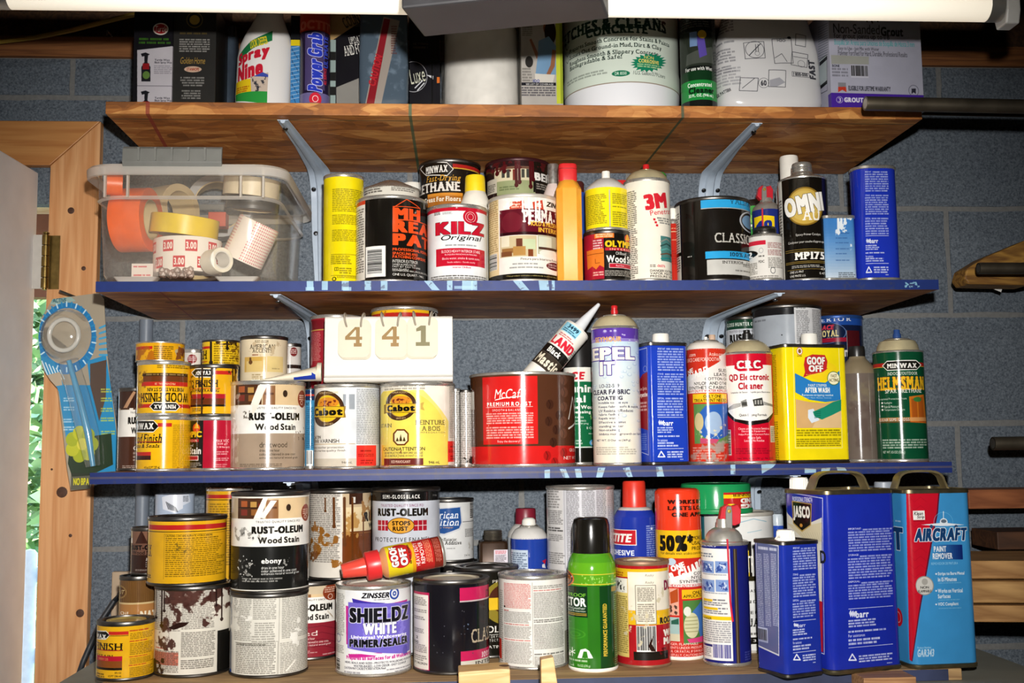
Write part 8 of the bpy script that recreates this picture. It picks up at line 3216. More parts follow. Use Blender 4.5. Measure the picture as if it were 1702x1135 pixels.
# ------------------------------------------------------------------ top shelf (S1)
F1 = SF + .012
def p_tw(L):
 L.E(254, 38, 280, 58, '#d8d0c4')
 L.E(256, 40, 278, 56, '#9a2024')
 L.T(258, 43, 277, 53, 'Turtle', '#e6dccc', 'i')
 L.P(231, 62, 284, 74, '#3f7a1f', 2, .8, .1)
 L.G([(228, 83), (300, 75), (300, 175), (228, 175)], '#b9b4ba')
 L.R(228, 142, 300, 143, '#66626a')
 for y in (87, 150):
  L.G([(234, y + 2), (242, y), (249, y + 3), (246, y + 5), (245, y + 16), (250, y + 24), (250, y + 48), (235, y + 48), (235, y + 24), (240, y + 16), (240, y + 6), (236, y + 7)], '#1c1c20')
  L.R(237, y + 18, 248, y + 28, '#8a1a20')
  L.E(237, y + 31, 249, y + 44, '#5a7a3a')
  L.T(257, y + 11, 282, y + 14, 'Turtle Wax', '#2a2830', 'b')
  L.T(257, y + 15, 286, y + 19, 'Black Spray Wax', '#2a2830', 'b')
  L.P(256, y + 21, 286, y + 36, '#77747c', 5, .7)
tinbox('carton', 'black carton with pictures of spray bottles at the left end of the top shelf', 'box', 222, 222, 287, 12, S1, 0, F1, '#17161a', p_tw, depth=.09, rc=.001, rims=False, seed=100, rough=.45)
def p_gold(L):
 L.E(310, 20, 337, 46, '#8d7434', 1, 2)
 L.E(315, 25, 332, 41, '#a58a40')
 L.P(299, 53, 348, 58, '#6d5a2c', 1, .8)
 L.P(298, 64, 349, 87, '#b9b6b0', 6, .8, .15)
 L.T(300, 95, 341, 106, 'Golden Home', '#a3823a', 'i')
 L.E(306, 110, 335, 120, '#c8a890')
 L.T(310, 112.5, 331, 117.5, 'STANHOPE', '#8a2a1c', 'bi')
 L.P(300, 127, 340, 144, '#a9a6a0', 4, .75, .3, True)
 L.P(302, 149, 334, 165, '#a9a6a0', 4, .75, .3, True)
tinbox('carton', 'charcoal carton with gold seal and gold script, second from the left', 'box', 288, 288, 359, 8, S1, 0, F1 + .004, '#2a2927', p_gold, depth=.09, rc=.001, rims=False, seed=101, rough=.45)

def soft_bag(name, label, x0, x1, yt, Y, depth, mat, seed, cat='bag', sag=.1, taper=.75, paint=None, bg='#ddd', lean=0.):
 """soft plastic bag standing on the shelf: rounded foot, creased sides, pinched top"""
 rng = np.random.default_rng(seed)
 a, b = at(x0, 120, Y), at(x1, 120, Y)
 w, H = b[0] - a[0], at(x0, yt, Y)[2] - S1
 t = thing(name, label, cat, ((a[0] + b[0]) / 2, Y, S1))
 n, m = 48, 22
 bm = bmesh.new()
 lay = bm.loops.layers.uv.verify()
 ph = rng.random(12) * 6.28
 grid = []
 for k in range(m + 1):
  f = k / m
  k_ = 1 - (1 - taper) * max(0, (f - .35) / .65) ** 1.4
  foot = .86 + .14 * min(1, f / .08) ** .5
  row = []
  for i in range(n):
   an = 2 * math.pi * i / n - math.pi / 2
   c, s_ = math.cos(an), math.sin(an)
   sq = (abs(c) ** 4 + abs(s_) ** 4) ** -.25
   sq = 1 + (sq - 1) * .75
   cr = sag * .5 * (math.sin(5 * an + 4 * f + ph[0]) * .3 + math.sin(9 * an - 11 * f + ph[1]) * .25 + math.sin(3 * an + 15 * f + ph[2]) * .3) * (.25 + f)
   dd = (depth / 2) * (1 - .6 * f ** 2)
   row.append(bm.verts.new((c * sq * w / 2 * k_ * foot * (1 + cr * .25) + lean * f * w, s_ * sq * dd * foot * (1 + cr), H * f + .004 * math.sin(3 * an + ph[3]) * f)))
  grid.append(row)
 for k in range(m):
  for i in range(n):
   j = (i + 1) % n
   f = bm.faces.new((grid[k][i], grid[k][j], grid[k + 1][j], grid[k + 1][i]))
   for lp in f.loops:
    lp[lay].uv = (min(1, max(0, lp.vert.co.x / w + .5)), lp.vert.co.z / H)
 bm.faces.new(grid[0][::-1])
 bm.faces.new(grid[-1])
 if paint:
  k = PXMM * 1000
  def mm(px, py):
   p = at(px, py, Y - depth * .45)
   return ((p[0] - t.location[0]) / w + .5) * w * k, (1 - (p[2] - S1) / H) * H * k
  L = Label(w * k, H * k, bg, mm, seed)
  L.k = k * Y / F
  L.xc, L.ym = (x0 + x1) / 2, (yt + 170) / 2
  paint(L)
  mat = L.material('print_' + name, .3)
 obj('film', bm, mat, t)
 return t
soft_bag('plastic_bag', 'dark blue grey plastic bag between the charcoal carton and the spray bottle', 361, 398, 50, F1 + .15, .09, M('smoky_film', '#39434e', .3, var=.3, scale=25, bump=.3), 3)

def p_s9(L):
 L.G([(396, 66), (412, 48), (430, 38), (446, 36), (446, 170), (392, 170), (392, 90)], '#d9d6d2')
 L.G([(396, 92), (412, 64), (446, 44), (446, 62), (415, 78), (398, 104)], '#1c6a3c')
 L.T(410, 58, 438, 73, 'LOOK DEEPER', '#d9c22a', 'b', rot=16)
 L.T(395, 76, 445, 101, 'Spray', '#b81f30', 'Bi', rot=14)
 L.T(395, 101, 434, 128, 'Nine', '#b81f30', 'Bi', rot=12)
 L.G([(393, 140), (415, 128), (420, 155), (393, 160)], '#d8b81c')
 L.G([(415, 126), (443, 116), (443, 150), (418, 156)], '#b9a898')
 L.G([(420, 124), (434, 116), (443, 120), (443, 124)], '#3a4a9a')
 L.ST(414, 122, 444, 156, '#2a2c34', 5, .55, 6)
 L.P(395, 142, 414, 156, '#8a2018', 4, .7)
 L.G([(393, 160), (443, 148), (443, 170), (393, 170)], '#2a8a3a')
def spray_nine():
 g = Round(393, 484, 60, S1, front=F1)
 t = base(g, 'spray_bottle', 'white cleaner bottle with red lettered label, neck rising behind the tube lamp', 'bottle')
 prof = turned(g, [(45, 168), (46, 165), (46, 100), (44, 80), (38, 62), (30, 46), (23, 30), (20, 14)])
 prof[0] = (prof[0][0], 0)
 H = prof[-1][1]
 L = g.label(0, H, '#d8d5d2', 102)
 p_s9(L)
 bm = lathe(prof, 48, uv=(0, H), sq=.75)
 for v in bm.verts:
  v.co.x += max(0, v.co.z / H - .35) * .016
 obj('body', bm, L.material('print_sn', .35), t)
 obj('neck', lathe([(g.rz(20), H - .001), (g.rz(15), H + .006), (g.rz(15), H + .025), (0, H + .025)], 24, off=(.0104, 0)), NOZ_W, t)
spray_nine()
def p_a5(L):
 L.R(480, 66, 500, 76, '#d8c01c')
 L.R(480, 76, 500, 172, '#3d7ab0')
 for k in range(14):
  L.L([(483, 80 + k * 6.5), (497, 77 + k * 6.5)], 1, '#c9d8e6', .7)
  L.L([(485 + (k % 3) * 4, 80 + k * 6.5), (487 + (k % 3) * 4, 86 + k * 6.5)], 1, '#1c2c4a', .8)
tinbox('carton', 'narrow black and blue carton left of the purple adhesive tube', 'box', 483, 483, 498.5, 26, S1, 0, F1 + .03, '#1a1b1e', p_a5, depth=.05, rc=.001, rims=False, seed=103)
def p_pg(L):
 L.band(0, 50, '#b3331f')
 L.T(496, 33, 552, 48, 'LOCTITE', '#c9604a', 'B')
 L.band(50, 52, '#3a1a2a')
 L.band(153, 172, '#6a6290')
 L.G([(508, 56), (540, 52), (540, 150), (508, 150)], '#8d80c8', .35)
 L.T(512, 54, 536, 152, 'Power Grab', '#2a3ab0', 'Bi', rot=90, ol=('#c9c8ec', 2))
 L.T(538, 60, 545, 112, 'ULTIMATE', '#3a4ac0', 'b', rot=90)
 L.T(538, 113, 543, 140, 'ALL SURFACE', '#c8283a', 'b', rot=90)
 L.E(515, 153, 535, 175, '#c8283a')
 L.E(520, 158, 530, 169, WH, 1, 2)
vessel('adhesive_tube', 'dark purple adhesive cartridge with an orange red band on the top shelf', 'tube', 498.5, 549.5, 15, S1, '#231a33', p_pg, [], front=F1, seed=104, rough=.35)
def p_ct(L):
 L.G([(548, 70), (640, 10), (640, 0), (548, 0)], '#a98a5c')
 L.T(568, 18, 632, 36, 'COUNTERTOP', '#2c241a', 's', rot=24)
 L.P(575, 38, 625, 46, '#6d5a3c', 1, .6)
 L.T(580, 60, 604, 72, 'UPDATE', '#d3d0c8', 's', rot=12)
 L.T(571, 73, 612, 90, 'AND FORM', '#d3d0c8', 's', rot=12)
 L.G([(559, 145), (640, 112), (640, 172), (559, 172)], '#85827c')
 L.R(549, 66, 558, 172, '#8fa09c')
 for y in (78, 112, 136):
  L.R(549, y + 8, 558, y + 22, '#20201f')
tinbox('carton', 'black and tan countertop kit carton behind the purple adhesive tube', 'box', 549, 549, 640, 4, S1, 0, F1 + .045, '#17161a', p_ct, depth=.13, rc=.001, rims=False, seed=105, rough=.4)
def p_bag2(L):
 L.ST(590, 20, 690, 172, '#7a8a9a', 4, .55, 14, .2, .5)
 L.G([(637, 25), (664, 32), (634, 172), (607, 172)], '#8f857c')
 L.G([(638, 28), (648, 30), (622, 172), (609, 172)], '#7a1c24')
 L.T(596, 110, 652, 122, 'CAUTION', '#a8242c', 'bi', rot=77)
 L.P(650, 40, 660, 90, '#5a2c28', 12, .7)
soft_bag('blister_bag', 'grey translucent bag with a slanting red strip on the top shelf', 597, 679, 20, F1 + .018, .03, None, 8, sag=.12, taper=.95, paint=p_bag2, bg='#46535f')
def p_lux(L):
 L.P(686, 70, 712, 82, '#5d4a2c', 2, .6)
 L.E(664, 102, 710, 153, '#c9c9cc', 1, 1.6)
 L.T(680, 113, 706, 138, 'Luxe', '#c9c9b4', 'i', rot=15)
 L.L([(690, 146), (702, 134)], 2, '#c9c9cc')
 L.L([(694, 150), (705, 138)], 2, '#c9c9cc')
 L.G([(708, 124), (720, 132), (720, 126)], '#c9c9cc')
 L.R(717, 20, 719, 172, '#0a0a0a')
 L.R(726, 128, 731, 138, '#c8682a')
tinbox('carton', 'black carton with a white oval mark, left of the bagged white roll', 'box', 680, 680, 731, 14, S1, 0, F1 + .05, '#17161a', p_lux, depth=.1, rc=.001, rims=False, seed=106, rough=.45)

def white_roll():
 Y = F1 + .075
 g = Round(735, 862, 30, S1 + .002, Y=Y)
 t = base(g, 'wrapped_roll', 'white roll wrapped in crinkled clear film, centre of the top shelf', 'roll')
 obj('roll', lathe([(g.r * .8, 0), (g.r * .95, .006), (g.r * .96, .02), (g.r * .94, g.h), (g.r * .3, g.h), (g.r * .28, g.h - .02), (0, g.h - .02)], 40), M('white_wadding', '#dcd8d0', .8, bump=.4), t)
 rng = random.Random(5)
 bm = bmesh.new()
 rings = []
 n = 36
 for k in range(15):
  f = k / 14
  rings.append([bm.verts.new(((g.r * (1.02 + .035 * rng.random() + (.05 if f < .1 else 0)) * math.cos(a)), g.r * (1.02 + .035 * rng.random()) * math.sin(a), max(.0005, -.0015 + g.h * 1.02 * f))) for a in (2 * math.pi * i / n for i in range(n))])
 for k in range(14):
  for i in range(n):
   bm.faces.new((rings[k][i], rings[k][(i + 1) % n], rings[k + 1][(i + 1) % n], rings[k + 1][i]))
 obj('clear_film', bm, clear('crinkle_film', '#fff', .86, .12, '#d8d6d0', .08), t, smooth=False)
white_roll()
def p_woman(L):
 L.R(924, 0, 940, 172, '#b9c03a')
 L.R(931, 40, 936, 172, '#8d9a2c')
 L.R(866, 42, 884, 46, '#6a6660', .6)
 L.P(868, 44, 885, 60, '#55524c', 5, .6)
 L.P(868, 112, 884, 136, '#55524c', 5, .6)
 L.E(873, 93, 886, 112, '#2a2826')
 L.G([(880, 66), (883, 64), (896, 92), (892, 98)], '#8a5a40')
 L.E(903, 36, 912, 56, '#7a4a34')
 L.E(905, 34, 924, 74, '#2a1c18')
 L.G([(895, 68), (912, 60), (924, 76), (924, 124), (890, 124), (894, 90)], '#6d8fae')
 L.G([(918, 82), (924, 84), (922, 110), (908, 136), (904, 132), (915, 108)], '#8a5a40')
 L.G([(889, 122), (922, 124), (918, 140), (890, 140)], '#c9c4ba')
 L.T(886, 132, 897, 137, '100', '#2a3a8a', 'b')
 L.R(866, 137, 924, 142, '#1c1c22')
 L.T(874, 138.5, 920, 141, 'SEE LIST OF COVERAGE', WH, 'b')
 L.P(866, 144, 924, 160, '#33313a', 4, .8, .05)
tinbox('carton', 'grey carton printed with a person in a blue shirt beside the concrete etcher jug', 'box', 866, 866, 935, 20, S1, 0, F1 + .03, '#a8a39c', p_woman, depth=.07, rc=.001, rims=False, seed=107, rough=.4)
def p_etch(L):
 c = '#1d3a30'
 L.band(136, 172, '#dcdde0')
 L.band(134.5, 136, '#8a7a6a')
 L.T(1016, 14, 1090, 28, 'SOLUTION', c, 'bs')
 L.T(938, 26, 1103, 46, 'ETCHES & CLEANS', c, 'bs')
 L.T(975, 39, 1073, 54, 'CONCRETE', c, 'bs')
 for k, (t, x1) in enumerate((('Prepares Smooth Concrete for Stains & Paints', 1107), ('Scours Out Ground-in Mud, Dirt & Clay', 1094), ('Roughens Smooth & Slippery Concrete', 1089), ('Biodegradable & Safe!', 1032))):
  L.T(947, 59 + k * 11, x1, 68 + k * 11, t, '#22302a', 's')
  L.L([(941, 64 + k * 11), (943, 67 + k * 11), (946, 60 + k * 11)], .9, '#22302a')
 pts = []
 for k in range(40):
  a = 2 * math.pi * k / 40
  q = 1 if k % 2 else .76
  pts.append((1073 + 29 * q * math.cos(a), 106 + 16 * q * math.sin(a)))
 L.G(pts, '#1a7a58', 1)
 L.T(1066, 94.5, 1081, 100, 'NON', '#e0cc6a', 'b')
 L.T(1057, 100.5, 1089, 106.5, 'CORROSIVE', '#e0cc6a', 'b')
 L.P(1055, 108, 1090, 115, '#c9d8a0', 2, .9, .1, True)
 L.E(1015, 116, 1043, 126, '#1a6a4a')
 L.T(1020, 118.5, 1038, 123.5, 'DR 8550', '#dfe8d8', 'b')
 L.P(943, 117, 1008, 126, '#6d756c', 2, .7, .1)
 L.T(1048, 121, 1098, 127, '1 U.S. Gallon/3.79 Liters', '#55605a', 'i')
def jug_etch():
 g = Round(935, 1124, 10, S1, front=F1)
 t = base(g, 'plastic_jug', 'large pale jug of concrete etcher with dark green lettering', 'jug')
 prof = turned(g, [(90, 165), (94.5, 158), (94.5, 140), (93.5, 136), (93.5, 8)])
 prof[0] = (prof[0][0], 0)
 H = prof[-1][1]
 L = g.label(0, H, '#c9d3c6', 108)
 p_etch(L)
 obj('body', lathe(prof, 56, uv=(0, H)), L.material('print_etch', .4), t)
 obj('shoulder', lathe([(g.r * .985, H - .0005), (g.r * .9, H + .03), (g.r * .4, H + .05), (g.r * .2, H + .055), (g.r * .2, H + .075), (0, H + .075)], 40), NOZ_W, t)
jug_etch()
def p_thin(L):
 L.P(1116, 60, 1128, 150, '#c9c6c0', 16, .7)
tinbox('carton', 'slim black carton with white print between the jug and the green bottle', 'box', 1113, 1113, 1129, 16, S1, 0, F1 + .17, '#1b1b1d', p_thin, depth=.05, rc=.001, rims=False, seed=109)
def p_cc(L):
 L.band(0, 24, '#a8341f')
 L.T(1130, 15, 1172, 23, 'PURPLE', '#d8684a', 'b')
 L.P(1130, 26, 1178, 45, '#8a8478', 5, .6)
 L.R(1127, 50, 1190, 108, '#2a3028')
 L.G([(1140, 90), (1180, 80), (1182, 108), (1138, 108)], '#4a4f48')
 L.G([(1156, 60), (1168, 58), (1172, 92), (1160, 96)], '#5a4aa0')
 L.E(1158, 50, 1172, 64, '#c8a02a')
 L.R(1145, 52, 1157, 76, '#6d88b0')
 L.T(1137, 110, 1179, 116, 'For use with Wet', '#e6e6e0', 'b')
 L.R(1125, 116, 1190, 132, '#14351c')
 L.R(1125, 132, 1190, 165, '#1f8a3c')
 L.T(1140, 136, 1178, 143, 'Concentrated', '#eef2ea', 'b')
 L.T(1141, 144, 1181, 154, 'Cleaner', '#0f2a16', 'B')
 L.T(1141, 155, 1180, 161, '32 FL. OZ. (946 mL)', '#eef2ea', 'b')
vessel('cleaner_bottle', 'dark green concentrated cleaner bottle left of the white grout bag', 'bottle', 1128, 1187, 12, S1, '#161a17', p_cc, [], front=F1 + .01, seed=110, rough=.3)
def p_wbag(L):
 k = '#3a3a40'
 for (ya, yb, n) in ((14, 45, 6), (60, 66, 1), (74, 100, 5), (104, 118, 3)):
  L.P(1190, ya, 1224, yb, '#66666c', n, .7)
 L.P(1188, 108, 1232, 140, '#77777c', 6, .55)
 L.T(1196, 146, 1216, 152, 'USE PATTERN', '#4a4a4e', 'b', rot=16)
 def fr(x0, y0, x1, y1, s=1):
  L.L([(x0, y0), (x1, y0 - s), (x1 + s, y1), (x0 + s, y1 + s), (x0, y0)], .9, k)
 fr(1238, 68, 1271, 96)
 L.E(1240, 66, 1271, 96, k, 1, 1.6)
 L.L([(1246, 91), (1265, 71)], 1.4, k)
 L.E(1255, 84, 1263, 92, k, 1, 1)
 L.L([(1257, 72), (1257, 85)], 1, k)
 L.L([(1261, 72), (1261, 85)], 1, k)
 fr(1285, 62, 1317, 104, 2)
 L.T(1294, 62, 1308, 67, 'H2O', k, 'b')
 L.E(1311, 57, 1317, 62, k)
 L.L([(1288, 96), (1300, 88), (1308, 102)], .9, k)
 fr(1326, 52, 1344, 74, -2)
 fr(1318, 84, 1346, 110, -3)
 L.E(1327, 98, 1340, 110, k, 1, 1)
 L.L([(1320, 92), (1344, 94)], .8, k)
 fr(1231, 128, 1260, 152, -2)
 L.L([(1234, 146), (1254, 130)], .9, k)
 fr(1277, 117, 1305, 146, -1)
 L.G([(1278, 134), (1294, 130), (1304, 138), (1290, 145), (1278, 145)], '#9a9aa0')
 L.E(1260, 130, 1277, 147, k, 1, 1.2)
 L.T(1264, 134, 1273, 143, '60', k, 'b')
 L.T(1318, 120, 1343, 126, '? 800-000', k, 'b')
 L.L([(1316, 119), (1346, 121), (1346, 128), (1316, 127), (1316, 119)], .7, k)
 L.T(1346, 96, 1358, 130, 'FAST', k, 'B', rot=90)
soft_bag('grout_bag', 'white plastic bag printed with small diagrams, left of the grout carton', 1185, 1358, 8, F1 + .05, .1, None, 12, sag=.22, taper=.74, paint=p_wbag, bg='#c9c8c8')
def p_grout(L):
 for k in range(9):
  L.L([(1440 + (k - 4) * 4, 14), (1450 + (k - 4) * 9, 38 - abs(k - 4) * 2.4)], 2.4, '#3a3226')
 L.T(1385, 40, 1462, 56, 'Non-Sanded', '#3a3a44', '')
 L.T(1464, 45, 1501, 60, 'Grout', '#2a2830', 'b')
 L.T(1386, 56, 1481, 67, 'for grout joints up to 1/8"', '#2c2a3c', '')
 L.T(1387, 67, 1520, 79, 'Boquilla Sin Arena para Uniones de Boquilla de Hasta 3 mm', '#3aa8a8', '', al=.8)
 L.T(1393, 78, 1461, 85, 'Easy to Use - Just Mix with Water', '#55545c', '')
 L.T(1393, 85, 1508, 96, 'Polymer Fortified for Hard, Durable, Professional Results', '#55545c', '')
 L.G([(1381, 91), (1444, 94), (1444, 107), (1382, 106)], '#a5a69e')
 L.T(1383, 107, 1395, 111, 'BONE', '#22222a', 'b')
 L.P(1383, 112, 1410, 128, '#66666e', 3, .7)
 L.BC(1414, 108, 1443, 129, bg='#c9c8d4')
 L.R(1393, 137, 1406, 144, '#8a8a90')
 L.G([(1393, 144), (1406, 144), (1407, 153), (1400, 149), (1393, 153)], '#c8402c')
 L.T(1410, 143, 1480, 151, 'ELIGIBLE FOR LIFETIME WARRANTY', '#44444e', 'b')
 L.E(1510, 141, 1527, 160, '#6a6a78', 1, 2)
 L.G([(1515, 147), (1522, 147), (1522, 156), (1518.5, 153), (1515, 156)], '#33333f')
 L.R(1370, 156, 1560, 185, '#4a2a9a')
 L.E(1390, 160, 1401, 171, '#e6e2f2', 1, 1.4)
 L.T(1393.5, 162, 1398, 169, '3', '#e6e2f2', 'b')
 L.T(1403, 162, 1435, 170, 'GROUT', '#e6e2f2', 'B')
 L.face = 'L'
 for k in range(14):
  L.L([(1360, 46 + k * 4), (1376, 38 + k * 4)], .8, '#5a666e')
 L.G([(1362, 100), (1374, 91), (1375, 140), (1363, 146)], '#b9c4c8')
 L.L([(1362, 100), (1374, 91), (1375, 150), (1363, 156)], .9, '#1a1c20')
 L.R(1362, 98, 1375, 104, '#17191c')
 L.R(1362, 138, 1375, 144, '#17191c')
 L.face = 'R'
tinbox('carton', 'white grout carton with a purple band at the right end of the top shelf', 'box', 1360, 1378, 1531, 10, S1, 3, F1, '#b4b4c4', p_grout, depth=.11, rc=.001, rims=False, seed=111, rough=.4)

# ------------------------------------------------------------------ tape bin on the middle shelf
def tape_bin():
 yF = SF - .012
 a, b = at(150, 290, yF), at(463, 290, yF)
 w, d, H = b[0] - a[0], .325, at(300, 276, yF)[2] - S2
 t = thing('storage_bin', 'clear plastic storage bin full of tape rolls with a grey latch', 'bin', ((a[0] + b[0]) / 2, yF + d / 2, S2))
 pl = clear('bin_plastic', '#fdfaf4', .86, .12, '#fbf2e4', .05)
 def o(k, g=0., r=.045):
  return [(x, y) for x, y in rrect(w * k + g, d * k + g, r, 7)]
 z = .008
 bm = loft([(o(.92, 0), z), (o(.94), z + .006), (o(.975), H * .72), (o(.98, .004), H * .73), (o(.985, .005), H * .95)], cap=False)
 bm.faces.new([bm.verts.new((x, y, z)) for x, y in o(.92)])
 obj('tub', bm, pl, t)
 fp = clear('bin_foot_plastic', '#fbf8f2', .42, .2, '#f4efe6')
 obj('rim', loft([(o(.985, .005), H * .95), (o(1.0, .008), H * .96), (o(1.04, .01), H), (o(1.045, .014), H - .004), (o(1.04, .014), H - .016), (o(1.03, .012), H - .017)], cap=False), fp, t)
 obj('waist', loft([(o(.978, .001), H * .71), (o(.984, .006), H * .725), (o(.98, .004), H * .74)], cap=False), fp, t)
 for sx in (-1, 1):
  for sy in (-1, 1):
   x, y = sx * w * .27, sy * d * .415
   obj('foot', loft([([(x + px, y + py) for px, py in rrect(.05, .022, .004, 3)], 0.0002), ([(x + px, y + py) for px, py in rrect(.066, .024, .005, 3)], z)]), fp, t)
 for x in (-.42, -.3, .3, .42):
  obj('rib', box(x * w - .0015, x * w + .0015, -d * .51, -d * .49, H * .72, H * .97), fp, t, smooth=False)
 # grey flip latch standing up on the front rim
 gx0, gz0 = at(206, 283, yF - .006)[0] - t.location[0], at(206, 283, yF - .006)[2] - S2
 gx1, gz1 = at(371, 247, yF - .006)[0] - t.location[0], at(371, 246, yF - .006)[2] - S2
 gm = M('grey_latch_plastic', '#757570', .4)
 yy = -d / 2 * 1.04 - .008
 bm = prism([(yy + .010, gz0 + .004), (yy + .004, gz0 - .003), (yy - .003, gz0 + .010), (yy - .001, gz1 - .004), (yy + .003, gz1), (yy + .006, gz1), (yy + .003, gz0 + .012)], gx0, gx1, 'x')
 la = obj('latch', bm, gm, t, smooth=False, bevel=.0008)
 for k in range(1, 6):
  x = gx0 + (gx1 - gx0) * k / 6
  obj('latch_rib', box(x - .0015, x + .0015, yy - .0045, yy + .002, gz0 + .012, gz1 - .003), gm, la, smooth=False)
 return t, w, d, H
BIN, BW, BD, BH = tape_bin()

def roll(name, label, px, py, Y, R, r, w, col_, rot, paint=None, core='#c9b48a', rough=.4, m=None):
 """roll of tape: tape body, cardboard core"""
 p = at(px, py, Y)
 t = thing(name, label, 'tape', p, rot)
 mat = m or M('tape_' + col_.strip('#'), col_, rough, var=.08)
 bm = lathe([(r + .002, -w / 2), (R - .0006, -w / 2), (R, -w / 2 + .0006), (R, w / 2 - .0006), (R - .0006, w / 2), (r + .002, w / 2), (r + .002, -w / 2)], 44, uv=(-w / 2, w / 2))
 obj('tape', bm, mat, t)
 obj('core', lathe([(r, -w / 2), (r + .002, -w / 2), (r + .002, w / 2), (r, w / 2), (r, -w / 2)], 36, uv=(0, 1)), M('core_' + core.strip('#'), core, .8), t)
 return t
def tape_print(nm, R, w, bg, fn):
 k = PXMM * 1000
 L = Label(2 * math.pi * R * k, w * k, bg, lambda u, v: (u, v), 5)
 L.k, L.xc, L.ym = 2., 1, 1
 fn(L)
 return L.material(nm, .35)
def p_zzz(L):
 for i in range(9):
  for j in range(2):
   x, y = L.w * (i + .5 * j) / 9, L.h * (.12 + .46 * j)
   L.RR(x, y, x + L.w * .055, y + L.h * .32, '#c8202c')
   L.T(x + 3, y + L.h * .06, x + L.w * .05, y + L.h * .26, '3.00', WH, 'b')
def p_chk(L):
 for i in range(60):
  for j in range(14):
   L.RR(L.w * i / 60, L.h * j / 14, L.w * (i + .45) / 60, L.h * (j + .5) / 14, '#d06a78' if (i // 7) % 3 else '#ece2d8')
Z = BH
og = '#f4640c'
roll('tape_roll', 'wide orange tape roll on its side at the left in the bin', 226, 366, 1.70, .05, .03, .05, og, (math.pi / 2, .1, math.pi / 2 - .12))
roll('tape_roll', 'second orange tape roll behind the wide one, only its top showing', 190, 305, 1.651, .018, .011, .024, og, (math.pi / 2, 0, math.pi / 2 + .3))
roll('tape_roll', 'yellow tape roll lying flat on the printed roll in the bin', 307, 377, 1.70, .052, .038, .03, '#e3c41c', (.10, .12, 0))
roll('tape_roll', 'white roll printed with red squares lying flat at the bottom of the bin', 312, 430, 1.70, .052, .036, .054, '#eee8e0', (.0, .0, 2.6), m=tape_print('print_tape', .052, .054, '#ece6de', p_zzz))
roll('tape_roll', 'small white tape roll with its end turned to the front of the bin', 360, 434, 1.638, .019, .012, .032, '#ece6d6', (math.pi / 2, 0, .75), core='#d9d6d0')
roll('tape_roll', 'tan tape roll standing behind the yellow one in the bin', 283, 350, 1.80, .042, .03, .05, '#c9b48c', (math.pi / 2, 0, 1.0))
roll('tape_roll', 'silver duct tape roll standing upright behind the yellow tape roll', 362, 346, 1.875, .055, .04, .048, '#a9aaac', (math.pi / 2, 0, .3), rough=.25)
roll('tape_roll', 'cream masking tape roll near the rim at the right of the bin', 418, 313, 1.76, .045, .032, .03, '#ddd0b4', (.12, .1, 0))
roll('tape_roll', 'black tape roll under the cream masking tape in the bin', 420, 340, 1.765, .043, .03, .02, '#2c2c2e', (.12, .08, 0))
roll('tape_roll', 'red and white patterned roll leaning at the right of the bin', 417, 402, 1.70, .033, .022, .066, '#e0b0ae', (.25, .4, .3), m=tape_print('print_chk', .04, .066, '#efe6de', p_chk))
def bin_bits():
 p, q = at(346, 352, 1.73), at(375, 376, 1.73)
 o = obj('matchbox', box(p[0], q[0], 1.73, 1.755, q[2], p[2]), M('red_box_card', '#b8442a', .5), smooth=False, bevel=.001)
 tag(o, 'small red box wedged between rolls in the bin', 'box')
 rng = random.Random(3)
 bm = bmesh.new()
 c = at(290, 447, 1.645)
 for i in range(60):
  s_ = .003 + rng.random() * .003
  bmesh.ops.create_icosphere(bm, subdivisions=1, radius=s_, matrix=Matrix.Translation((c[0] + rng.uniform(-.02, .024), c[1] + rng.uniform(-.006, .01), S2 + .0125 + rng.random() * .01)))
 o = obj('bubble_wrap', bm, M('bubble_film', '#a08a80', .25, var=.3))
 tag(o, 'crumpled scrap of brown bubble wrap at the bottom front of the bin', 'wrap')
 p, q = at(219, 434, 1.645), at(254, 456, 1.645)
 k = PXMM * 1000
 def mm(px, py):
  u = at(px, py, 1.645)
  return (u[0] - p[0]) * k, (p[2] - u[2]) * k
 L = Label((q[0] - p[0]) * k, (p[2] - q[2]) * k, '#e6dcd6', mm, 3)
 L.k, L.xc, L.ym = 2., 236, 445
 L.P(222, 437, 246, 441, '#c8404a', 1, .9)
 L.P(222, 451, 250, 455, '#c8404a', 1, .9)
 bm = bmesh.new()
 lay = bm.loops.layers.uv.verify()
 box(0, q[0] - p[0], 0, .03, 0, p[2] - q[2], bm)
 for f in bm.faces:
  for lp in f.loops:
   lp[lay].uv = (lp.vert.co.x / (q[0] - p[0]), lp.vert.co.z / (p[2] - q[2]))
 o = obj('tape_box', bm, L.material('print_tapebox', .5), smooth=False, loc=(p[0], 1.645, S2 + .011))
 tag(o, 'small white box with red print below the wide orange roll', 'box')
bin_bits()

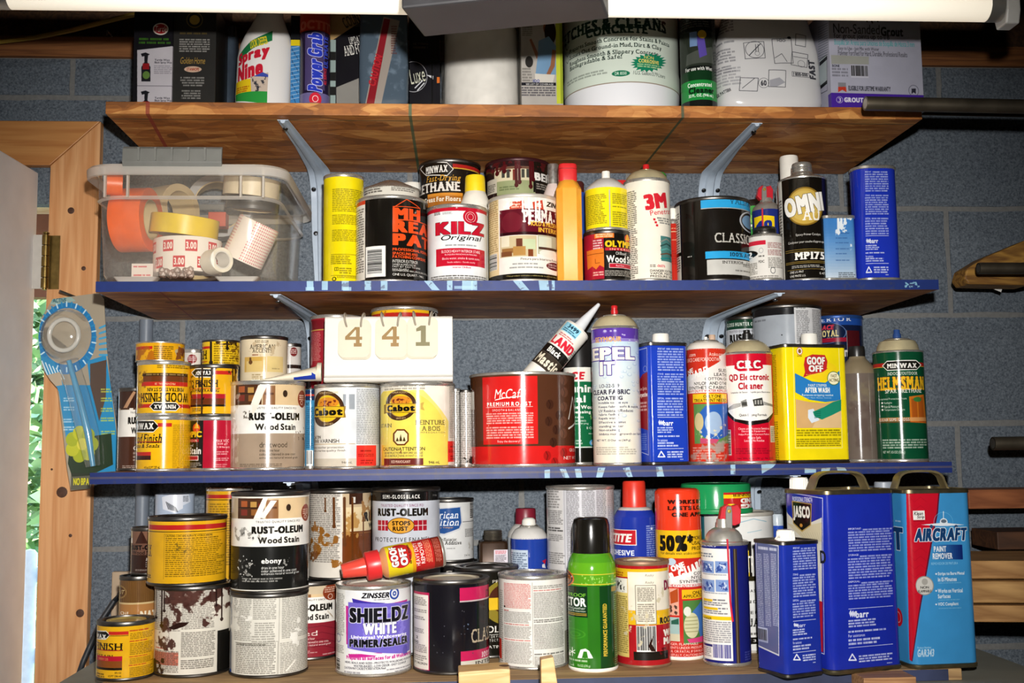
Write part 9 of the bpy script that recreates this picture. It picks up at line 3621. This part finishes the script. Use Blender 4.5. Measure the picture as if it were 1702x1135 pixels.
# ------------------------------------------------------------------ blister pack on the door casing, pipes, cable, lumber
def blister():
 Y = 1.905
 c = at(105, 490, Y)
 t = thing('blister_pack', 'blue blister pack with a clear round bubble hanging from a nail by the door', 'package', (c[0], Y, c[2]))
 out = [(88, 497), (165, 487), (173, 497), (178, 580), (184, 640), (196, 720), (201, 783), (160, 786), (150, 812), (118, 815), (112, 780), (98, 660), (96, 645), (84, 632), (70, 610), (64, 560), (68, 530)]
 k = PXMM * 1000
 P = [at(x, y, Y) for x, y in out]
 x0, x1 = min(p[0] for p in P), max(p[0] for p in P)
 z0, z1 = min(p[2] for p in P), max(p[2] for p in P)
 def mm(px, py):
  p = at(px, py, Y)
  return (p[0] - x0) * k, (z1 - p[2]) * k
 L = Label((x1 - x0) * k, (z1 - z0) * k, '#a59a86', mm, 9)
 L.k, L.xc, L.ym = k * Y / F, 130, 650
 bl = '#2a8cc0'
 L.T(86, 493, 110, 503, 'ACTIVE', '#1f5a6a', '')
 L.G([(86, 494), (116, 492), (126, 500), (100, 506), (84, 506)], '#8fc4c4', .6)
 L.T(88, 496, 110, 503, 'ACTIVE', '#1f4a5a', '')
 L.E(62, 503, 160, 622, '#1f7ab8')
 L.E(70, 512, 152, 606, '#b3a58e')
 for q in range(36):
  a = 2 * math.pi * q / 36
  L.L([(111 + 43 * math.cos(a), 560 + 51 * math.sin(a)), (111 + 49 * math.cos(a), 560 + 58 * math.sin(a))], 2.4, '#bfe0ee' if q % 2 else bl)
 L.G([(66, 590), (90, 600), (106, 640), (150, 640), (145, 600), (176, 590), (184, 640), (201, 783), (160, 786), (120, 790), (104, 690), (98, 650), (80, 632)], bl)
 for q in range(6):
  L.L([(70 + q * 6, 600 + q * 3), (82 + q * 5, 630)], 2, '#cfe8f2')
  L.L([(166, 545 + q * 9), (178, 540 + q * 10)], 3.5, '#4aa0cc')
 L.G([(150, 605), (177, 598), (176, 660), (165, 700), (150, 640)], '#55443a')
 L.G([(76, 624), (100, 618), (104, 640), (92, 642)], '#b9a890')
 for y in (645, 660, 677, 693, 715):
  L.P(168, y, 186 + (y - 645) * .08, y + 8, '#d3d84a', 2, .85)
 for y in (660, 675, 695, 708):
  L.P(106, y, 124, y + 8, '#dfeef4', 2, .8)
 L.G([(113, 770), (118, 730), (185, 720), (188, 772), (150, 790), (120, 792)], '#22361f')
 for q in range(7):
  a = 2 * math.pi * q / 7
  L.E(136 + 17 * math.cos(a) - 11, 738 + 19 * math.sin(a) - 12, 136 + 17 * math.cos(a) + 11, 738 + 19 * math.sin(a) + 12, '#c3c62c' if q % 2 else '#a9b422')
 L.E(128, 728, 146, 748, '#e0d84a')
 L.P(122, 792, 148, 806, '#d8d02a', 1, .9)
 L.R(118, 786, 150, 814, '#2a2f22', .6)
 L.T(122, 794, 148, 806, 'NO BPA', '#d8d02a', 'b')
 bm = bmesh.new()
 lay = bm.loops.layers.uv.verify()
 prism([(p[0] - c[0], p[2] - c[2]) for p in P], -.001, .001, 'y', bm)
 for f in bm.faces:
  for lp in f.loops:
   lp[lay].uv = ((lp.vert.co.x + c[0] - x0) / (x1 - x0), (lp.vert.co.z + c[2] - z0) / (z1 - z0))
 obj('card', bm, L.material('print_blister', .3), t, smooth=False)
 film = clear('bubble_plastic', '#ffffff', .9, .08, '#e6e6e2')
 b = at(111, 558, Y)
 rx = at(150, 558, Y)[0] - b[0]
 bm = lathe([(1.08, 0), (1, .004), (.95, .02), (.85, .03), (.8, .031), (.76, .029), (.68, .036), (.4, .041), (0, .042)], 40)
 bmesh.ops.rotate(bm, matrix=Matrix.Rotation(math.pi / 2, 3, 'X'), verts=bm.verts)
 for v in bm.verts:
  v.co.x *= rx
  v.co.z *= rx * 1.12
 obj('bubble', bm, film, t, loc=(b[0] - c[0], -.001, b[2] - c[2]))
 pts = [at(118, 600, Y), at(135, 660, Y), at(150, 720, Y), at(158, 775, Y)]
 obj('handle_bubble', tube([(p[0] - c[0], -.012, p[2] - c[2]) for p in pts], [.016, .018, .018, .012], 14), film, t)
 obj('tool_handle', tube([(p[0] - c[0], -.011, p[2] - c[2]) for p in pts], [.004, .0055, .006, .004], 12), M('pale_blue_plastic', '#4f9cc4', .3), t)
 obj('tool_ring', tube([(b[0] - c[0] + rx * .62 * math.cos(a), -.014, b[2] - c[2] + rx * .68 * math.sin(a)) for a in (2 * math.pi * q / 24 for q in range(24))], .004, 10, closed=True), M('clear_tool_plastic', '#d6d3c8', .2), t)
 # the nail it hangs from
 n0, n1 = at(103, 485, Y - .01), at(139, 499, WY - .022)
 n0[1] = Y - .02
 nb = tube([n0 - n1, (0, 0, 0)], .0022, 8)
 o = obj('nail', nb, M('nail_steel', '#77736c', .45, .9), loc=n1)
 tag(o, 'steel nail driven slantwise into the casing above the blister pack', 'nail')
blister()

def right_side():
 pm = M('galvanised_pipe', '#5f574a', .4, .75, .25, 30)
 inn = M('pipe_bore', '#b3aea4', .35, .9)
 XR = 1.35
 def pipe(label, px, py, Y, rp, slope=0., name='steel_pipe'):
  p = at(px, py, Y)
  r = rp * Y / F
  t = thing(name, label, 'pipe', p)
  L = XR - p[0]
  bm = lathe([(r * .72, .03), (r * .72, 0), (r * .97, 0), (r, .0015), (r, L), (0, L)], 28)
  bmesh.ops.rotate(bm, matrix=Matrix.Rotation(math.pi / 2, 3, 'Y'), verts=bm.verts)
  obj('pipe_wall', bm, pm, t)
  b2 = lathe([(r * .72, .0), (r * .71, .04), (0, .04)], 24)
  bmesh.ops.rotate(b2, matrix=Matrix.Rotation(math.pi / 2, 3, 'Y'), verts=b2.verts)
  obj('bore', b2, inn, t)
  t.rotation_euler = (0, slope, 0)
  return t
 pipe('long dark steel pipe in front of the grout carton', 1438, 172, 1.50, 12.5, .012)
 pipe('thin steel pipe just behind and below the long dark pipe', 1532, 188, 1.72, 4, .012)
 pipe('short length of steel pipe lying beside the rough wood stick at right', 1626, 446, 1.72, 10, 0)
 pipe('lowest steel pipe end at the right edge, above the lumber', 1650, 737, 1.74, 11.5, 0)
 # rough stick behind the second pipe
 w_ = wood('old_stick', '#6b4418', '#b98a3c', (4, 30, 30), .65)
 a = [at(x, y, 1.80) for x, y in ((1603, 462), (1607, 446), (1640, 426), (1712, 396), (1712, 474), (1610, 472))]
 bm = prism([(p[0], p[2]) for p in a], 1.80, 1.85)
 o = obj('rough_stick', bm, w_, smooth=False, bevel=.003)
 tag(o, 'rough split wood stick behind the pipe at the right wall', 'stick')
 a = [at(x, y, 1.83) for x, y in ((1654, 473), (1680, 470), (1676, 482))]
 o = obj('paper_scrap', prism([(p[0], p[2]) for p in a], 1.855, 1.856), M('paper', '#dcdad4', .7), smooth=False)
 tag(o, 'white paper scrap sticking out under the rough stick', 'paper')
 # lumber stack running right and towards the lens
 b1 = wood('board_tan', '#8a5f30', '#c0935a', (2.5, 25, 25), .7)
 b2 = wood('board_red', '#7a4220', '#a8653a', (2.5, 25, 25), .7)
 def board(label, px, pyt, pyb, Y, yaw, dep, mat, L=1.1):
  p, q = at(px, pyt, Y), at(px, pyb, Y)
  h = p[2] - q[2]
  o = obj('lumber_board', box(0, L, 0, dep, 0, h), mat, smooth=False, bevel=.0015, loc=(p[0], Y, q[2]), rot=(0, 0, yaw))
  tag(o, label, 'board')
  return o
 board('reddish board at the top of the lumber at right', 1609, 814, 846, 1.80, -.03, .09, b2, .6)
 board('dark board end tucked in the lumber stack under the reddish board', 1657, 884, 914, 1.78, -.05, .1, wood('board_dark', '#3d2414', '#5d3a20', (2.5, 25, 25), .7), .6)
 board('tan board, upper of the three stacked at right', 1612, 932, 962, 1.60, -.16, .16, b1)
 board('tan board, middle of the three stacked at right', 1613, 966, 1002, 1.59, -.17, .16, wood('board_tan_b', '#8f6534', '#c79c60', (2.5, 22, 25), .7))
 board('tan board, lowest of the three stacked at right', 1615, 1006, 1034, 1.585, -.17, .16, b1)
 # steel rack that carries them, out at the right
 rk = thing('lumber_rack', 'dark steel rack carrying pipes and boards beyond the right edge', 'rack', (1.27, WY - .002, 0))
 st = M('rack_steel', '#3c3a38', .5, .6)
 obj('upright', box(-.02, .02, -.03, 0, 0, 2.1), st, rk, smooth=False)
 for py, Y0 in ((186, 1.44), (196, 1.5), (457, 1.68), (750, 1.68), (849, 1.72), (1052, 1.42)):
  z = at(1750, py, Y0 + .05)[2]
  obj('arm', box(-.015, .015, Y0 - WY, -.03, z - .03, z - .006), st, rk, smooth=False)
right_side()

def left_bits():
 x = -.5175 - .0125
 zt = S2 - .0175
 g = thing('conduit_pipe', 'grey plastic conduit on the block wall behind the yellow cans', 'pipe', (x, WY - .0145, 0))
 obj('pipe_wall', lathe([(.0118, BN), (.0118, zt - .012), (.0118, zt)], 20), M('conduit_grey', '#6f7884', .45), g)
 for z in (1.0, 1.27):
  obj('strap', box(-.022, .022, .006, .0135, z, z + .015), M('conduit_strap', '#8a8f96', .4, .5), g, smooth=False)
 p = [at(x_, y, Y) for x_, y, Y in ((199, 990, 1.90), (188, 1001, 1.87), (170, 1028, 1.86), (150, 1072, 1.86), (138, 1100, 1.85), (126, 1135, 1.85), (118, 1180, 1.85))]
 c = thing('power_cable', 'thick black cable dropping from the wall plate at lower left', 'cable', p[0])
 pts = []
 for i in range(len(p) - 1):
  for k in range(4):
   pts.append(p[i].lerp(p[i + 1], k / 4) - p[0])
 pts.append(p[-1] - p[0])
 obj('sheath', tube(pts, .0046, 10), M('black_rubber', '#23262a', .5), c)
 obj('plug', tube([(.022, .035, .012), (.008, .012, .008), (0, 0, 0)], [.011, .011, .006], 12), M('black_rubber', '#23262a', .5), c)
 a, b = at(184, 951, 1.94), at(232, 1052, 1.94)
 w = obj('wall_plate', box(a[0], b[0], WY - .014, WY - .002, b[2], a[2]), M('almond_plate', '#b09a80', .5), smooth=False, bevel=.002)
 tag(w, 'almond coloured wall plate behind the brown striped can', 'wall plate')
 # yellow sheathed wire sagging along the top of the wall
 q = [at(x_, y, 1.93) for x_, y in ((-60, 74), (0, 69), (60, 62), (120, 50), (170, 37), (215, 26), (260, 18), (330, 2))]
 yc = thing('yellow_wire', 'yellow sheathed electric wire sagging above the block wall at upper left', 'wire', q[1])
 obj('sheath', tube([v - q[1] for v in q], .0045, 8), M('yellow_sheath', '#a8862c', .5), yc)
 obj('staple', tube([(.19, -.006, .012), (.19, -.006, .02), (.19, .02, .02)], .0012, 6), tin(), yc)
left_bits()

# ------------------------------------------------------------------ shop light hung in front of the top shelf
def shop_light():
 Y = 1.28
 a, b = at(0, 4, Y), at(1652, -2, Y)
 cx, cz = (a[0] + b[0]) / 2, (a[2] + b[2]) / 2
 L = b[0] - a[0]
 t = thing('fluorescent_light', 'long fluorescent shop light hung across the top of the shelves', 'light', (cx, Y, cz))
 glow = bpy.data.materials.new('lit_tube')
 glow.use_nodes = True
 nt = glow.node_tree
 bs = nt.nodes['Principled BSDF']
 bs.inputs['Base Color'].default_value = (.9, .9, .85, 1)
 bs.inputs['Emission Color'].default_value = (1.0, .86, .64, 1)
 bs.inputs['Emission Strength'].default_value = .55
 tc = nt.nodes.new('ShaderNodeTexCoord')
 nz = nt.nodes.new('ShaderNodeTexNoise')
 nz.inputs['Scale'].default_value = 3
 nt.links.new(tc.outputs['Object'], nz.inputs[0])
 def bar(name, prof, mat, dy, parent=t):
  bm = lathe(prof, 28)
  bmesh.ops.rotate(bm, matrix=Matrix.Rotation(math.pi / 2, 3, 'Y'), verts=bm.verts)
  return obj(name, bm, mat, parent, loc=(0, dy, 0))
 r = .0185
 cap_ = M('tube_end_cap', '#b9b7b0', .35, .8)
 for dy in (0, -.16):
  tb = bar('lamp_tube', [(r * .5, -L / 2), (r, -L / 2 + .006), (r, L / 2 - .006), (r * .5, L / 2)], glow, dy)
  for s_ in (-1, 1):
   bar('end_cap', [(r * .3, s_ * (L / 2 + .008)), (r * 1.02, s_ * (L / 2 + .006)), (r * 1.02, s_ * (L / 2 - .012))][::s_], cap_, 0, tb)
 wh = M('white_enamel', '#dcd9d0', .4)
 for s_ in (-1, 1):
  for dy in (0, -.16):
   x = s_ * (L / 2 + .016)
   bm = prism([(-.012, -.026), (.012, -.026), (.017, -.01), (.017, .05), (-.017, .05), (-.017, -.01)], -.009, .009, 'x')
   obj('lamp_holder', bm, M('lamp_holder_plastic', '#c9c8c4', .35), t, smooth=False, loc=(x, dy, 0), bevel=.002)
 hz = CEIL - cz
 obj('housing', prism([(-.19, .05), (.03, .05), (-.02, .075), (-.05, .12), (-.11, .12), (-.14, .075)], -L / 2 - .03, L / 2 + .03, 'x'), wh, t, smooth=False)
 for s_ in (-1, 1):
  obj('hanger', tube([(s_ * .45, -.08, .118), (s_ * .45, -.08, hz)], .002, 8), tin(), t)
 # dark box fixed in front of the lamp
 h = .462 + ZC
 def on(px, py):
  p = at(px, py, 1.0)
  k = (h - ZC) / (p[2] - ZC)
  return Vector((p[0] * k, p[1] * k, h))
 P1, P2, P3 = on(628, 14), on(705, 62), on(1012, 32)
 u = (P3 - P2)
 w = (P1 - P2)
 w = w - u * (w.dot(u) / u.dot(u))
 w = w.normalized() * max(.07, (P1 - P2).length * .9)
 hw, hd = u.length / 2, w.length / 2
 dk = M('dark_box_paint', '#39383a', .5, .1, .2, 25)
 o = obj('ballast_box', box(-hw, hw, -hd, hd, 0, .045), dk, t, smooth=False, bevel=.0025, loc=P2 + u / 2 + w / 2 - Vector((cx, Y, cz)), rot=(0, 0, math.atan2(u[1], u[0])))
 o['label'] = 'dark grey metal box hanging under the middle of the lamp'
 obj('lid_lip', box(-hw - .002, hw + .002, -hd - .002, hd + .002, .034, .044), dk, o, smooth=False, bevel=.001)
 obj('hanger', tube([(0, 0, .044), (0, 0, cz + .055 - h)], .004, 8), tin(), o)
 for k, (tx, sz) in enumerate((('COOL WHITE', .0052), ('MADE IN USA', .0045))):
  cu = bpy.data.curves.new('marking', 'FONT')
  cu.body = tx
  cu.size = sz
  cu.extrude = .0001
  f = bpy.data.objects.new('marking', cu)
  COL.objects.link(f)
  bpy.context.view_layer.update()
  me = bpy.data.meshes.new_from_object(f)
  bpy.data.objects.remove(f)
  me.materials.append(M('grey_ink', '#6a665c', .6))
  q = bpy.data.objects.new('marking', me)
  COL.objects.link(q)
  q.parent = t
  a = math.radians(20 + 24 * k)
  q.location = (-L / 2 + .03, -math.cos(a) * (r + .0004), -math.sin(a) * (r + .0004))
  q.rotation_euler = (math.pi / 2 + a, 0, 0)
shop_light()

# ------------------------------------------------------------------ repeats share a group phrase
KINDS = {'paint_can': 'cans', 'stain_can': 'stain cans', 'spray_can': 'spray cans', 'solvent_tin': 'solvent tins', 'carton': 'cartons', 'slim_tin': 'slim tins'}
for o_ in [q for q in SC.objects if q.parent is None and 'label' in q]:
 stem_ = o_.name.split('.')[0]
 if stem_ in KINDS:
  z_ = o_.location[2]
  where = 'top shelf' if z_ > S1 - .01 else 'middle shelf' if z_ > S2 - .01 else 'lower shelf' if z_ > S3 - .01 else 'bench plank'
  o_['group'] = KINDS[stem_] + ' on the ' + where
 elif stem_ in ('tape_roll', 'lumber_board', 'steel_pipe', 'shelf_bracket'):
  o_['group'] = {'tape_roll': 'tape rolls in the clear bin', 'lumber_board': 'boards in the lumber stack', 'steel_pipe': 'steel pipes on the rack', 'shelf_bracket': 'grey brackets under the shelves'}[stem_]
